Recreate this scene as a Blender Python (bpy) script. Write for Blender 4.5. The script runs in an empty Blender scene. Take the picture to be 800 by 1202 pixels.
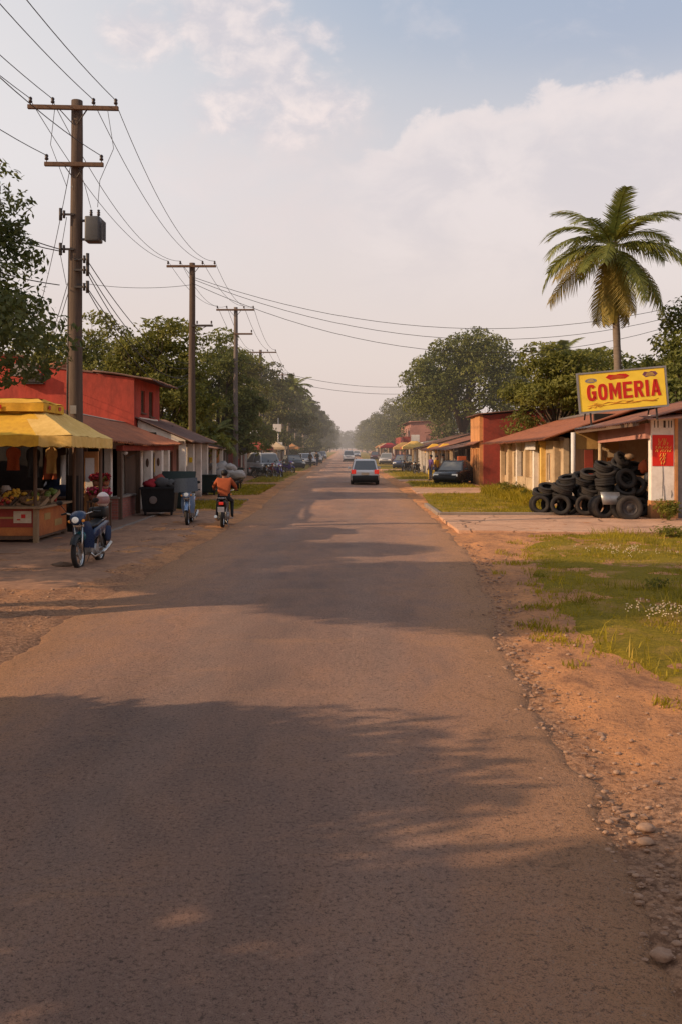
import bpy, bmesh, math, random
import numpy as np
from mathutils import Vector, Matrix, Euler, noise

SC = bpy.context.scene
COL = SC.collection
rnd = random.Random(11)
PI = math.pi
RAD = math.radians

# ------------------------------------------------------------------ camera
F_PX, W_PX = 1100.0, 800.0
CAM_H = 2.3
VPX, HZY = 405.0, 525.0
cam_d = bpy.data.cameras.new('camera')
cam = bpy.data.objects.new('camera', cam_d)
COL.objects.link(cam)
cam.location = (0, 0, CAM_H)
cam.rotation_euler = (PI / 2, 0, 0)
cam_d.sensor_fit = 'HORIZONTAL'
cam_d.sensor_width = 36
cam_d.lens = 36 * F_PX / W_PX
cam_d.shift_x = -(VPX - 400) / W_PX
cam_d.shift_y = -(601 - HZY) / W_PX
cam_d.clip_end = 6000
cam_d.clip_start = 0.1
SC.camera = cam


def at(x, y, Y):
    """The point that lies at depth Y on the line of sight of a photograph position."""
    return Vector(((x - VPX) * Y / F_PX, Y, CAM_H - (y - HZY) * Y / F_PX))


# ------------------------------------------------------------------ node helpers
class E:
    """A scalar socket with arithmetic that adds Math nodes."""
    def __init__(s, nt, k): s.nt, s.k = nt, k
    def op(s, name, *o, clamp=False):
        n = s.nt.nodes.new('ShaderNodeMath'); n.operation = name; n.use_clamp = clamp
        for i, v in enumerate((s,) + o):
            if isinstance(v, E): s.nt.links.new(v.k, n.inputs[i])
            else: n.inputs[i].default_value = v
        return E(s.nt, n.outputs[0])
    def __add__(s, o): return s.op('ADD', o)
    def __radd__(s, o): return s.op('ADD', o)
    def __sub__(s, o): return s.op('SUBTRACT', o)
    def __rsub__(s, o): return (s * -1.0) + o
    def __mul__(s, o): return s.op('MULTIPLY', o)
    def __rmul__(s, o): return s.op('MULTIPLY', o)
    def __truediv__(s, o): return s.op('DIVIDE', o)
    def clamp(s): return s.op('ADD', 0.0, clamp=True)
    def smooth(s, a, b):
        n = s.nt.nodes.new('ShaderNodeMapRange'); n.interpolation_type = 'SMOOTHSTEP'
        s.nt.links.new(s.k, n.inputs[0])
        n.inputs[1].default_value, n.inputs[2].default_value = a, b
        return E(s.nt, n.outputs[0])


def noise_of(nt, vec, scale, detail=4, rough=0.6, dist=0.0):
    n = nt.nodes.new('ShaderNodeTexNoise')
    n.inputs['Scale'].default_value = scale
    n.inputs['Detail'].default_value = detail
    n.inputs['Roughness'].default_value = rough
    n.inputs['Distortion'].default_value = dist
    nt.links.new(vec, n.inputs['Vector'])
    return E(nt, n.outputs[0])


def mixc(nt, fac, a, b, mode='MIX'):
    n = nt.nodes.new('ShaderNodeMix'); n.data_type = 'RGBA'; n.blend_type = mode
    for v, i in ((fac, 0), (a, 6), (b, 7)):
        if isinstance(v, E): nt.links.new(v.k, n.inputs[i])
        elif isinstance(v, bpy.types.NodeSocket): nt.links.new(v, n.inputs[i])
        elif i == 0: n.inputs[0].default_value = v
        else: n.inputs[i].default_value = (*v[:3], 1)
    return n.outputs[2]


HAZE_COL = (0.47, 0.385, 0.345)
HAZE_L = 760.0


def finish(nt, shader):
    """Painted haze: mixes a glowing haze colour into each surface by its distance down the road."""
    out = nt.nodes.new('ShaderNodeOutputMaterial')
    g = nt.nodes.new('ShaderNodeNewGeometry')
    sp = nt.nodes.new('ShaderNodeSeparateXYZ')
    nt.links.new(g.outputs['Position'], sp.inputs[0])
    y = E(nt, sp.outputs[1])
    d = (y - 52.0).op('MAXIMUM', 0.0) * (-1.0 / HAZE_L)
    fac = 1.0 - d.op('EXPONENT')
    em = nt.nodes.new('ShaderNodeEmission')  # haze painted as emission in the material, not a volume of air
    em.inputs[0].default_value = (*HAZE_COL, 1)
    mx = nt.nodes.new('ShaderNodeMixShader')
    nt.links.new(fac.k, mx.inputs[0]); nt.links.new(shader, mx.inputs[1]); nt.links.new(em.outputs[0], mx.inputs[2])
    nt.links.new(mx.outputs[0], out.inputs[0])


def new_mat(name):
    m = bpy.data.materials.new(name); m.use_nodes = True
    m.node_tree.nodes.clear()
    return m, m.node_tree


def pos_of(nt):
    g = nt.nodes.new('ShaderNodeNewGeometry')
    return g.outputs['Position']


def scaled(nt, vec, s):
    n = nt.nodes.new('ShaderNodeVectorMath'); n.operation = 'MULTIPLY'
    nt.links.new(vec, n.inputs[0]); n.inputs[1].default_value = s
    return n.outputs[0]


def comp(nt, vec, i):
    sp = nt.nodes.new('ShaderNodeSeparateXYZ'); nt.links.new(vec, sp.inputs[0])
    return E(nt, sp.outputs[i])


def bump_of(nt, h, strength, dist):
    b = nt.nodes.new('ShaderNodeBump')
    b.inputs['Strength'].default_value = strength; b.inputs['Distance'].default_value = dist
    nt.links.new(h.k, b.inputs['Height'])
    return b.outputs[0]


def mat(name, col, col2=None, scale=2.0, rough=0.8, bump=0.0, bscale=30.0, spec=0.3, grime=0.0, metal=0.0, stretch=(1, 1, 1),
        contrast=1.0, gcol=(0.10, 0.055, 0.035), gh=0.5, fine=0.35):
    m, nt = new_mat(name)
    p = scaled(nt, pos_of(nt), stretch)
    n1 = noise_of(nt, p, scale, 5, 0.65)
    n2 = noise_of(nt, p, scale * 8, 4, 0.6)
    c2 = col2 or tuple(min(1, c * 0.62) for c in col)
    f = ((n1 - 0.5) * (1.9 * contrast) + (n2 - 0.5) * (1.6 * fine) + 0.45).clamp()
    c = mixc(nt, f, col, c2)
    if grime:
        z = comp(nt, pos_of(nt), 2)
        g = ((1.0 - z.smooth(0.0, gh)) * 0.85 + (n1 - 0.5) * 0.9).clamp() * grime
        c = mixc(nt, g, c, gcol)
    b = nt.nodes.new('ShaderNodeBsdfPrincipled')
    nt.links.new(c, b.inputs['Base Color'])
    r = (n2 - 0.5) * 0.3 + rough
    nt.links.new(r.clamp().k, b.inputs['Roughness'])
    b.inputs['Metallic'].default_value = metal
    b.inputs['Specular IOR Level'].default_value = spec
    if bump:
        h = noise_of(nt, p, bscale, 5, 0.7)
        nt.links.new(bump_of(nt, h, bump, 0.02), b.inputs['Normal'])
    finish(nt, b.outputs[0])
    return m


def brick_mat(name, col, col2, mortar, sc=1.0):
    m, nt = new_mat(name)
    p = pos_of(nt)
    x, y, z = comp(nt, p, 0), comp(nt, p, 1), comp(nt, p, 2)
    cb = nt.nodes.new('ShaderNodeCombineXYZ')
    nt.links.new((x + y).k, cb.inputs[0]); nt.links.new(z.k, cb.inputs[1])
    br = nt.nodes.new('ShaderNodeTexBrick')
    nt.links.new(cb.outputs[0], br.inputs[0])
    br.inputs['Color1'].default_value = (*col, 1); br.inputs['Color2'].default_value = (*col2, 1); br.inputs['Mortar'].default_value = (*mortar, 1)
    br.inputs['Scale'].default_value = 1.0
    br.inputs['Brick Width'].default_value = 0.24 * sc; br.inputs['Row Height'].default_value = 0.08 * sc; br.inputs['Mortar Size'].default_value = 0.008 * sc
    n1 = noise_of(nt, p, 1.5, 5)
    c = mixc(nt, ((n1 - 0.4) * 1.4).clamp(), br.outputs[0], tuple(v * 0.5 for v in col))
    b = nt.nodes.new('ShaderNodeBsdfPrincipled'); nt.links.new(c, b.inputs['Base Color']); b.inputs['Roughness'].default_value = 0.9
    nt.links.new(bump_of(nt, E(nt, br.outputs[1]) * -1.0, 0.5, 0.01), b.inputs['Normal'])
    finish(nt, b.outputs[0])
    return m


def leaf_mat(name, dark, light, accent, acc=0.12, scale=0.9, trans=0.35, rough=0.55):
    m, nt = new_mat(name)
    p = pos_of(nt)
    n1 = noise_of(nt, p, scale, 4, 0.6)
    n2 = noise_of(nt, p, scale * 7, 2, 0.6)
    c = mixc(nt, ((n1 - 0.5) * 2.2 + (n2 - 0.5) * 1.6 + 0.5).clamp(), dark, light)
    n3 = noise_of(nt, p, scale * 2.3, 3, 0.6)
    c = mixc(nt, n3.smooth(0.68 - acc, 0.74), c, accent)
    b = nt.nodes.new('ShaderNodeBsdfPrincipled'); nt.links.new(c, b.inputs['Base Color'])
    b.inputs['Roughness'].default_value = rough; b.inputs['Specular IOR Level'].default_value = 0.35
    t = nt.nodes.new('ShaderNodeBsdfTranslucent'); nt.links.new(c, t.inputs[0])
    mx = nt.nodes.new('ShaderNodeMixShader'); mx.inputs[0].default_value = trans
    nt.links.new(b.outputs[0], mx.inputs[1]); nt.links.new(t.outputs[0], mx.inputs[2])
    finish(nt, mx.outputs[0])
    return m


def glass_mat(name, col=(0.02, 0.025, 0.03), rough=0.08):
    m, nt = new_mat(name)
    b = nt.nodes.new('ShaderNodeBsdfPrincipled'); b.inputs['Base Color'].default_value = (*col, 1)
    n = noise_of(nt, pos_of(nt), 6, 3)
    nt.links.new(((n - 0.5) * 0.2 + rough).clamp().k, b.inputs['Roughness'])
    b.inputs['Specular IOR Level'].default_value = 0.7
    finish(nt, b.outputs[0])
    return m


def lamp_mat(name, col, strength):
    m, nt = new_mat(name)
    b = nt.nodes.new('ShaderNodeBsdfPrincipled'); b.inputs['Base Color'].default_value = (*col, 1); b.inputs['Roughness'].default_value = 0.2
    b.inputs['Emission Color'].default_value = (*col, 1); b.inputs['Emission Strength'].default_value = strength
    finish(nt, b.outputs[0])
    return m


# ------------------------------------------------------------------ mesh helpers
class MB:
    def __init__(s): s.v, s.f, s.mi, s.sm = [], [], [], []

    def add(s, vs, fs, mi=0, smooth=False, M=None):
        k = len(s.v)
        if M is not None: vs = [M @ Vector(v) for v in vs]
        s.v += [tuple(v) for v in vs]
        for i, f in enumerate(fs):
            s.f.append(tuple(j + k for j in f)); s.mi.append(mi)
            s.sm.append(smooth[i] if isinstance(smooth, list) else smooth)
        return s

    def box(s, c, d, rz=0.0, mi=0, bev=0.0, M=None, rx=0.0, ry=0.0):
        T = Matrix.Translation(c) @ Euler((rx, ry, rz)).to_matrix().to_4x4()
        if M is not None: T = M @ T
        x, y, z = d[0] / 2, d[1] / 2, d[2] / 2
        if bev <= 0:
            vs = [(-x, -y, -z), (x, -y, -z), (x, y, -z), (-x, y, -z), (-x, -y, z), (x, -y, z), (x, y, z), (-x, y, z)]
            fs = [(0, 3, 2, 1), (4, 5, 6, 7), (0, 1, 5, 4), (1, 2, 6, 5), (2, 3, 7, 6), (3, 0, 4, 7)]
            return s.add(vs, fs, mi, False, T)
        b = min(bev, x * .9, y * .9, z * .9)
        bm = bmesh.new()
        bmesh.ops.create_cube(bm, size=1.0)
        for v in bm.verts: v.co = Vector((v.co.x * 2 * x, v.co.y * 2 * y, v.co.z * 2 * z))
        bmesh.ops.bevel(bm, geom=list(bm.edges), offset=b, segments=2, affect='EDGES', profile=0.6)
        bm.verts.index_update()
        s.add([v.co.copy() for v in bm.verts], [[v.index for v in f.verts] for f in bm.faces], mi, True if b > .04 else False, T)
        bm.free()
        return s

    def span(s, a, b, mi=0, bev=0.0):
        """An upright box between two opposite corners."""
        c = [(p + q) / 2 for p, q in zip(a, b)]; d = [abs(q - p) for p, q in zip(a, b)]
        return s.box(c, d, 0, mi, bev)

    def tube(s, pts, r, n=8, mi=0, caps=True, M=None):
        pts = [Vector(p) for p in pts]
        rs = list(r) if isinstance(r, (list, tuple)) else [r] * len(pts)
        vs, fs, sm = [], [], []
        up = Vector((0, 0, 1))
        prev = None
        for i, p in enumerate(pts):
            t = (pts[min(i + 1, len(pts) - 1)] - pts[max(i - 1, 0)])
            t = t.normalized() if t.length > 1e-9 else up
            if prev is None:
                a = t.orthogonal().normalized()
            else:
                a = prev - t * prev.dot(t)
                a = a.normalized() if a.length > 1e-6 else t.orthogonal().normalized()
            prev = a
            b = t.cross(a)
            for k in range(n):
                w = 2 * PI * k / n
                vs.append(p + (a * math.cos(w) + b * math.sin(w)) * rs[i])
        for i in range(len(pts) - 1):
            for k in range(n):
                k2 = (k + 1) % n
                fs.append((i * n + k, i * n + k2, (i + 1) * n + k2, (i + 1) * n + k)); sm.append(True)
        if caps:
            fs.append(tuple(range(n - 1, -1, -1))); sm.append(False)
            fs.append(tuple(range((len(pts) - 1) * n, len(pts) * n))); sm.append(False)
        return s.add(vs, fs, mi, sm, M)

    def bar(s, a, b, w, h, mi=0):
        """A square-cut bar from a to b."""
        a, b = Vector(a), Vector(b)
        d = b - a
        q = d.to_track_quat('Y', 'Z').to_matrix().to_4x4()
        T = Matrix.Translation((a + b) / 2) @ q
        return s.box((0, 0, 0), (w, d.length, h), 0, mi, 0, T)

    def lathe(s, prof, n=24, mi=0, M=None, smooth=True):
        vs, fs = [], []
        for r, z in prof:
            for k in range(n):
                w = 2 * PI * k / n
                vs.append((r * math.cos(w), r * math.sin(w), z))
        for i in range(len(prof) - 1):
            for k in range(n):
                k2 = (k + 1) % n
                fs.append((i * n + k, i * n + k2, (i + 1) * n + k2, (i + 1) * n + k))
        return s.add(vs, fs, mi, smooth, M)

    def ball(s, c, r, n=12, m=8, mi=0, M=None, wob=0.0, seed=0):
        rx, ry, rz = r if isinstance(r, (tuple, list)) else (r, r, r)
        T = Matrix.Translation(c)
        if M is not None: T = T @ M
        vs, fs = [], []
        for i in range(m + 1):
            a = PI * i / m
            for k in range(n):
                w = 2 * PI * k / n
                d = Vector((math.sin(a) * math.cos(w), math.sin(a) * math.sin(w), math.cos(a)))
                q = 1 + (wob * noise.noise(d * 1.7 + Vector((seed * 3.1, seed, 0))) if wob else 0)
                vs.append((d.x * rx * q, d.y * ry * q, d.z * rz * q))
        for i in range(m):
            for k in range(n):
                k2 = (k + 1) % n
                fs.append((i * n + k, (i + 1) * n + k, (i + 1) * n + k2, i * n + k2))
        return s.add(vs, fs, mi, True, T)

    def prism(s, poly, z0, z1, mi=0, M=None, smooth=False):
        n = len(poly)
        vs = [(p[0], p[1], z0) for p in poly] + [(p[0], p[1], z1) for p in poly]
        fs = [tuple(range(n - 1, -1, -1)), tuple(range(n, 2 * n))] + [(i, (i + 1) % n, n + (i + 1) % n, n + i) for i in range(n)]
        return s.add(vs, fs, mi, [False, False] + [smooth] * n, M)

    def loft(s, rings, mi=0, smooth=True, caps=True, M=None):
        n = len(rings[0]); vs = [p for r in rings for p in r]; fs = []
        for i in range(len(rings) - 1):
            for k in range(n):
                k2 = (k + 1) % n
                fs.append((i * n + k, i * n + k2, (i + 1) * n + k2, (i + 1) * n + k))
        sm = [smooth] * len(fs)
        if caps:
            fs += [tuple(range(n - 1, -1, -1)), tuple(range((len(rings) - 1) * n, len(rings) * n))]; sm += [False, False]
        return s.add(vs, fs, mi, sm, M)

    def sheet(s, a, b, c, d, thick=0.012, period=0.0, amp=0.018, mi=0, nv=6, sag=0.0, seed=1):
        """A roof sheet a-b (lower edge) to d-c (upper edge), corrugated down the slope when period > 0."""
        a, b, c, d = map(Vector, (a, b, c, d))
        L = (b - a).length
        nu = max(1, int(L / period * 6)) if period else 4
        nrm = (b - a).cross(d - a).normalized()
        if nrm.z < 0: nrm = -nrm
        top, bot = [], []
        for j in range(nv + 1):
            v = j / nv
            for i in range(nu + 1):
                u = i / nu
                p = a.lerp(b, u).lerp(d.lerp(c, u), v)
                w = amp * math.sin(u * L / period * 2 * PI) if period else 0
                w += 0.03 * noise.noise(Vector((u * L * .6 + seed, v * 2.5, seed)))
                p = p + nrm * w - Vector((0, 0, sag * 4 * u * (1 - u)))
                if j == 0: p -= (d - a).normalized() * (0.05 * noise.noise(Vector((int(u * L / .85) * 3.3, seed, 1.3))))
                top.append(p + nrm * thick); bot.append(p)
        k = (nu + 1) * (nv + 1)
        fs = []
        for j in range(nv):
            for i in range(nu):
                q = (j * (nu + 1) + i, j * (nu + 1) + i + 1, (j + 1) * (nu + 1) + i + 1, (j + 1) * (nu + 1) + i)
                fs.append(q); fs.append(tuple(k + x for x in q[::-1]))
        def rim(ids):
            for x, y in zip(ids, ids[1:]): fs.append((x, y, k + y, k + x))
        rim([i for i in range(nu + 1)]); rim([nv * (nu + 1) + i for i in range(nu + 1)])
        rim([j * (nu + 1) for j in range(nv + 1)]); rim([j * (nu + 1) + nu for j in range(nv + 1)])
        return s.add(top + bot, fs, mi, True)

    def wall(s, p0, p1, z0, z1, t, holes=(), mi=0):
        """A wall from p0 to p1 (its outer face), thickness t to the left of the run, with rectangular openings (a, b, lo, hi)."""
        p0, p1 = Vector((*p0, 0)), Vector((*p1, 0))
        L = (p1 - p0).length
        ang = math.atan2(p1.y - p0.y, p1.x - p0.x)
        T = Matrix.Translation(p0) @ Matrix.Rotation(ang, 4, 'Z')
        def seg(a, b, lo, hi):
            if b - a > 1e-4 and hi - lo > 1e-4:
                s.box(((a + b) / 2, t / 2, (lo + hi) / 2), (b - a, t, hi - lo), 0, mi, 0, T)
        cur = 0
        for a, b, lo, hi in sorted(holes):
            seg(cur, a, z0, z1); seg(a, b, z0, lo); seg(a, b, hi, z1); cur = b
        seg(cur, L, z0, z1)
        return T

    def build(s, name, mats, parent=None, shade=None):
        me = bpy.data.meshes.new(name)
        me.from_pydata(s.v, [], s.f)
        for m in (mats if isinstance(mats, (list, tuple)) else [mats]): me.materials.append(m)
        me.polygons.foreach_set('material_index', s.mi)
        me.polygons.foreach_set('use_smooth', s.sm if shade is None else [shade] * len(s.f))
        me.update()
        o = bpy.data.objects.new(name, me)
        COL.objects.link(o)
        if parent is not None: o.parent = parent
        return o


def np_mesh(name, verts, faces, m, parent=None, smooth=False):
    """verts (n,3), faces (k,4) or (k,3) arrays."""
    me = bpy.data.meshes.new(name)
    n, k = faces.shape
    me.vertices.add(len(verts)); me.vertices.foreach_set('co', np.ascontiguousarray(verts, dtype=np.float32).ravel())
    me.loops.add(n * k); me.loops.foreach_set('vertex_index', np.ascontiguousarray(faces, dtype=np.int32).ravel())
    me.polygons.add(n)
    me.polygons.foreach_set('loop_start', np.arange(0, n * k, k, dtype=np.int32))
    me.polygons.foreach_set('loop_total', np.full(n, k, dtype=np.int32))
    me.polygons.foreach_set('use_smooth', np.full(n, smooth))
    me.update(calc_edges=True); me.validate()
    me.materials.append(m)
    o = bpy.data.objects.new(name, me); COL.objects.link(o)
    if parent is not None: o.parent = parent
    return o


def tag(o, label=None, cat=None, group=None, kind=None):
    if label: o['label'] = label
    if cat: o['category'] = cat
    if group: o['group'] = group
    if kind: o['kind'] = kind
    return o


def thing(name, label, cat, loc=(0, 0, 0), rz=0.0, group=None):
    o = bpy.data.objects.new(name, None); COL.objects.link(o)
    o.location = loc; o.rotation_euler = (0, 0, rz)
    return tag(o, label, cat, group)


def dup(o, loc=None, rz=None, label=None, group=None, scale=None, parent=None, rot=None):
    c = o.copy(); COL.objects.link(c)
    if parent is not None: c.parent = parent
    for ch in o.children: dup(ch, parent=c)
    if loc is not None: c.location = loc
    if rz is not None: c.rotation_euler = (0, 0, rz)
    if rot is not None: c.rotation_euler = rot
    if scale is not None: c.scale = (scale,) * 3 if isinstance(scale, (int, float)) else scale
    if label: c['label'] = label
    if group: c['group'] = group
    return c


def lerp_table(tab, y):
    if y <= tab[0][0]: return tab[0][1]
    for (a, va), (b, vb) in zip(tab, tab[1:]):
        if y <= b: return va + (vb - va) * (y - a) / (b - a)
    return tab[-1][1]
SUN_EL_DEG, SUN_BACK_DEG, SKY_STRENGTH = 23.0, 18.0, 1.0
# ------------------------------------------------------------------ light and sky
SUN_EL, SUN_AZ = RAD(SUN_EL_DEG), RAD(SUN_BACK_DEG)
S = Vector((-math.cos(SUN_EL) * math.cos(SUN_AZ), -math.cos(SUN_EL) * math.sin(SUN_AZ), math.sin(SUN_EL)))
sun_d = bpy.data.lights.new('sun', 'SUN')
sun_d.energy = 4.7; sun_d.angle = RAD(0.6); sun_d.color = (1.0, 0.70, 0.43)
sun = bpy.data.objects.new('sun', sun_d); COL.objects.link(sun)
sun.rotation_euler = S.to_track_quat('Z', 'Y').to_euler()
sun.location = (-30, -5, 30)

world = bpy.data.worlds.new('World'); SC.world = world
world.use_nodes = True
nt = world.node_tree; nt.nodes.clear()
tc = nt.nodes.new('ShaderNodeTexCoord')
d = tc.outputs['Generated']
dx, dy, dz = comp(nt, d, 0), comp(nt, d, 1), comp(nt, d, 2)
az = dx.op('ARCTAN2', dy)
el = dz.op('ARCSINE')
ramp = nt.nodes.new('ShaderNodeValToRGB')
cr = ramp.color_ramp
stops = [(0.0, (.87, .71, .65)), (0.10, (.92, .78, .73)), (0.20, (.90, .79, .765)), (0.27, (.83, .77, .785)), (0.355, (.68, .69, .75)),
         (0.43, (.50, .575, .69)), (0.54, (.33, .40, .50)), (1.0, (.16, .215, .31))]
cr.elements[0].position = 0; cr.elements[1].position = 1
for p, c in stops[1:-1]: cr.elements.new(p)
for e, (p, c) in zip(cr.elements, stops): e.position = p; e.color = (*c, 1)
nt.links.new(((el + 0.02) / 1.1).clamp().k, ramp.inputs[0])
sky = nt.nodes.new('ShaderNodeTexSky'); sky.sky_type = 'NISHITA'; sky.sun_disc = False
sky.sun_elevation = SUN_EL; sky.sun_rotation = math.atan2(S.x, S.y)
sky.air_density = 1.5; sky.dust_density = 4.0; sky.ozone_density = 1.0
nsk = nt.nodes.new('ShaderNodeVectorMath'); nsk.operation = 'SCALE'; nt.links.new(sky.outputs[0], nsk.inputs[0]); nsk.inputs[3].default_value = 0.08
base = mixc(nt, 0.82, nsk.outputs[0], ramp.outputs[0])
# clouds, laid out by compass direction and height in the sky
cv = nt.nodes.new('ShaderNodeCombineXYZ')
nt.links.new((az * 1.0).k, cv.inputs[0]); nt.links.new((el * 1.5).k, cv.inputs[1])
n1 = noise_of(nt, cv.outputs[0], 9.0, 7, 0.58, 0.4)
n2 = noise_of(nt, cv.outputs[0], 26.0, 6, 0.6, 0.3)
nn = (n1 - 0.5) * 0.75 + (n2 - 0.5) * 0.4


def blob(a0, e0, ra, re):
    u = (az - a0) / ra; v = (el - e0) / re
    return 1.0 - (u * u + v * v)


def puff(fields, lo, hi):
    f = fields[0]
    for g in fields[1:]: f = f.op('MAXIMUM', g)
    return (f + nn * 3.2).smooth(lo, hi)


c1 = puff([blob(-.125, .425, .085, .045), blob(-.085, .395, .085, .045), blob(-.05, .36, .075, .055), blob(-.215, .405, .06, .035),
           blob(-.03, .415, .04, .028), blob(-.10, .345, .09, .04)], 0.0, 0.9)
c2 = puff([blob(-.03, .31, .10, .06), blob(-.06, .25, .11, .06), blob(-.14, .29, .07, .05)], -0.1, 1.8)
# a long bank to the right of the road, its top edge lit
edge = (az * 0.02) + 0.352 + (az.smooth(-.02, .12) - 1.0) * .05 + nn * 0.15
bank = (edge - el).smooth(-0.004, 0.03) * az.smooth(-0.03, 0.05) * el.smooth(0.10, 0.30)
rim = (edge - el).smooth(-0.004, 0.012) * (1.0 - (edge - el).smooth(0.012, 0.05)) * az.smooth(0.0, 0.06)
shade = n2.smooth(0.35, 0.7)
base = mixc(nt, az.smooth(-.06, 0.34) * el.smooth(0.30, 0.42) * 0.6, base, (.37, .43, .57))
base = mixc(nt, el.smooth(.36, .44) * az.smooth(-.16, .0) * .35, base, (.42, .49, .63))
base = mixc(nt, az.smooth(0.10, -0.42) * el.smooth(0.12, 0.3) * 0.75, base, (.84, .80, .80))
colr = mixc(nt, c2 * 0.5, base, (.82, .70, .68))
colr = mixc(nt, bank * 0.6, colr, mixc(nt, n1.smooth(.36, .62), (.72, .655, .675), (.90, .79, .765)))
colr = mixc(nt, rim * 0.45, colr, (.96, .83, .79))
ccol = mixc(nt, shade, (.68, .63, .67), (.98, .84, .80))
colr = mixc(nt, c1 * 0.65, colr, ccol)
# scattered thin cloud over the rest of the sky
thin = (n1.smooth(0.50, 0.75)) * el.smooth(0.1, 0.3) * 0.3
colr = mixc(nt, thin, colr, (.84, .76, .76))
# brighter, warmer air on the sun's side
colr = mixc(nt, dx.smooth(0.05, -0.9) * 0.0, colr, (.9, .7, .5))
bg = nt.nodes.new('ShaderNodeBackground'); bg.inputs[1].default_value = SKY_STRENGTH
nt.links.new(colr, bg.inputs[0])
wo = nt.nodes.new('ShaderNodeOutputWorld'); nt.links.new(bg.outputs[0], wo.inputs[0])

SC.view_settings.view_transform = 'Standard'; SC.view_settings.look = 'None'; SC.view_settings.exposure = 0
SC.render.engine = 'CYCLES'
SC.cycles.use_denoising = True
SC.cycles.max_bounces = 6; SC.cycles.diffuse_bounces = 3; SC.cycles.transmission_bounces = 4; SC.cycles.transparent_max_bounces = 6
SC.cycles.sample_clamp_indirect = 4.0

# ------------------------------------------------------------------ materials
M = {}
M['white_wall'] = mat('white plaster', (.86, .78, .69), (.64, .55, .46), 1.3, .9, .25, 25, grime=.8, contrast=.9)
M['cream_wall'] = mat('cream plaster', (.56, .42, .26), (.36, .25, .15), 1.2, .9, .25, 25, grime=.8)
M['grey_wall'] = mat('grey plaster', (.30, .27, .25), (.17, .15, .14), 1.2, .9, .25, 25, grime=.6)
M['red_wall'] = mat('red painted plaster', (.52, .070, .042), (.25, .045, .03), .8, .85, .4, 14, stretch=(1, 1, .45), contrast=1.15, grime=.5, gcol=(.16, .03, .02))
M['red_wall_b'] = mat('dull red plaster', (.34, .055, .035), (.16, .04, .03), .9, .85, .3, 18, grime=.5)
M['orange_wall'] = mat('orange plaster', (.60, .28, .105), (.38, .17, .065), .9, .85, .25, 20, grime=.7)
M['pink_wall'] = mat('pink plaster', (.46, .22, .17), (.32, .15, .12), 1.0, .88, .2, 20, grime=.7)
M['ochre_wall'] = mat('ochre plaster', (.48, .30, .10), (.32, .19, .07), 1.0, .88, .2, 20, grime=.7)
M['brown_wall'] = mat('brown boards', (.15, .085, .055), (.08, .05, .035), 2.5, .85, .3, 14, stretch=(6, 6, .5))
M['brick'] = brick_mat('clay brick', (.30, .10, .06), (.24, .085, .05), (.22, .17, .14))
M['brick_pale'] = brick_mat('worn clay brick', (.42, .13, .09), (.34, .10, .075), (.26, .17, .13))
M['tin_rust'] = mat('rusty roof sheet', (.30, .125, .075), (.15, .065, .045), 1.6, .75, .15, 30, spec=.3, stretch=(1, 1, 1), contrast=1.2)
M['tin_brown'] = mat('brown roof sheet', (.21, .115, .085), (.115, .065, .05), 1.4, .75, .15, 30, contrast=1.1)
M['tin_grey'] = mat('grey roof sheet', (.27, .25, .24), (.17, .11, .085), 1.1, .6, .1, 30, metal=.2, contrast=1.2)
M['tile'] = mat('clay roof tile', (.36, .125, .06), (.19, .075, .045), 3.0, .85, .3, 40, contrast=1.1)
M['wood'] = mat('weathered timber', (.16, .095, .06), (.085, .052, .035), 3, .85, .35, 30, stretch=(5, 5, .6))
M['wood_light'] = mat('pale timber', (.34, .22, .12), (.22, .14, .08), 3, .8, .3, 30, stretch=(3, 3, 1))
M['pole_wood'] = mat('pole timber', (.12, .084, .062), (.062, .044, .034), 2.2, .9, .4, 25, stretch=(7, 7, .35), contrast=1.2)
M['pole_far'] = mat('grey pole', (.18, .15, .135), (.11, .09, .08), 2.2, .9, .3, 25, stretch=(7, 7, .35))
M['tar'] = mat('dark pole foot', (.028, .022, .02), (.016, .013, .012), 3, .8, .3, 30)
M['dark'] = mat('dark interior', (.022, .016, .013), (.012, .009, .008), 2, .9)  # near-black colour puts indoor shade into walls, doorways and backdrops
M['black'] = mat('black plastic', (.018, .018, .019), (.010, .010, .011), 6, .45, .1, 60)
M['rubber'] = mat('tyre rubber', (.018, .016, .0155), (.034, .028, .025), 5, .78, .35, 70, contrast=1.0)
M['rubber_dusty'] = mat('dusty tyre rubber', (.048, .038, .032), (.022, .019, .018), 5, .85, .35, 70, contrast=1.0)
M['metal'] = mat('galvanised metal', (.36, .35, .34), (.24, .22, .21), 4, .45, .1, 40, metal=.7)
M['steel_dark'] = mat('dark steel', (.07, .06, .058), (.04, .033, .03), 4, .55, .1, 40, metal=.4)
M['chrome'] = mat('worn chrome', (.55, .54, .52), (.38, .36, .34), 6, .25, 0, metal=.95)
M['grey_paint'] = mat('grey enamel', (.085, .085, .088), (.06, .058, .058), 3, .5, .08, 40)
M['ceramic'] = mat('brown ceramic', (.045, .03, .026), None, 5, .3)
M['wire'] = mat('cable sheath', (.030, .027, .026), (.045, .04, .038), 3, .7)
M['yellow_cloth'] = mat('yellow awning cloth', (.74, .42, .035), (.50, .25, .03), 1.0, .88, .3, 18, contrast=1.15, fine=.6)
M['yellow_pale'] = mat('pale awning cloth', (.78, .52, .17), (.58, .35, .08), 1.1, .88, .3, 18, contrast=1.15, fine=.6)
M['yellow_paint'] = mat('yellow sign paint', (.88, .62, .06), (.80, .52, .04), 1.4, .55, .05, 40, fine=.2)
M['yellow_mid'] = mat('yellow awning far', (.72, .40, .04), (.55, .29, .03), 1.5, .85)
M['red_paint'] = mat('red sign paint', (.55, .018, .012), (.45, .02, .012), 3, .5, fine=.2)
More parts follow.
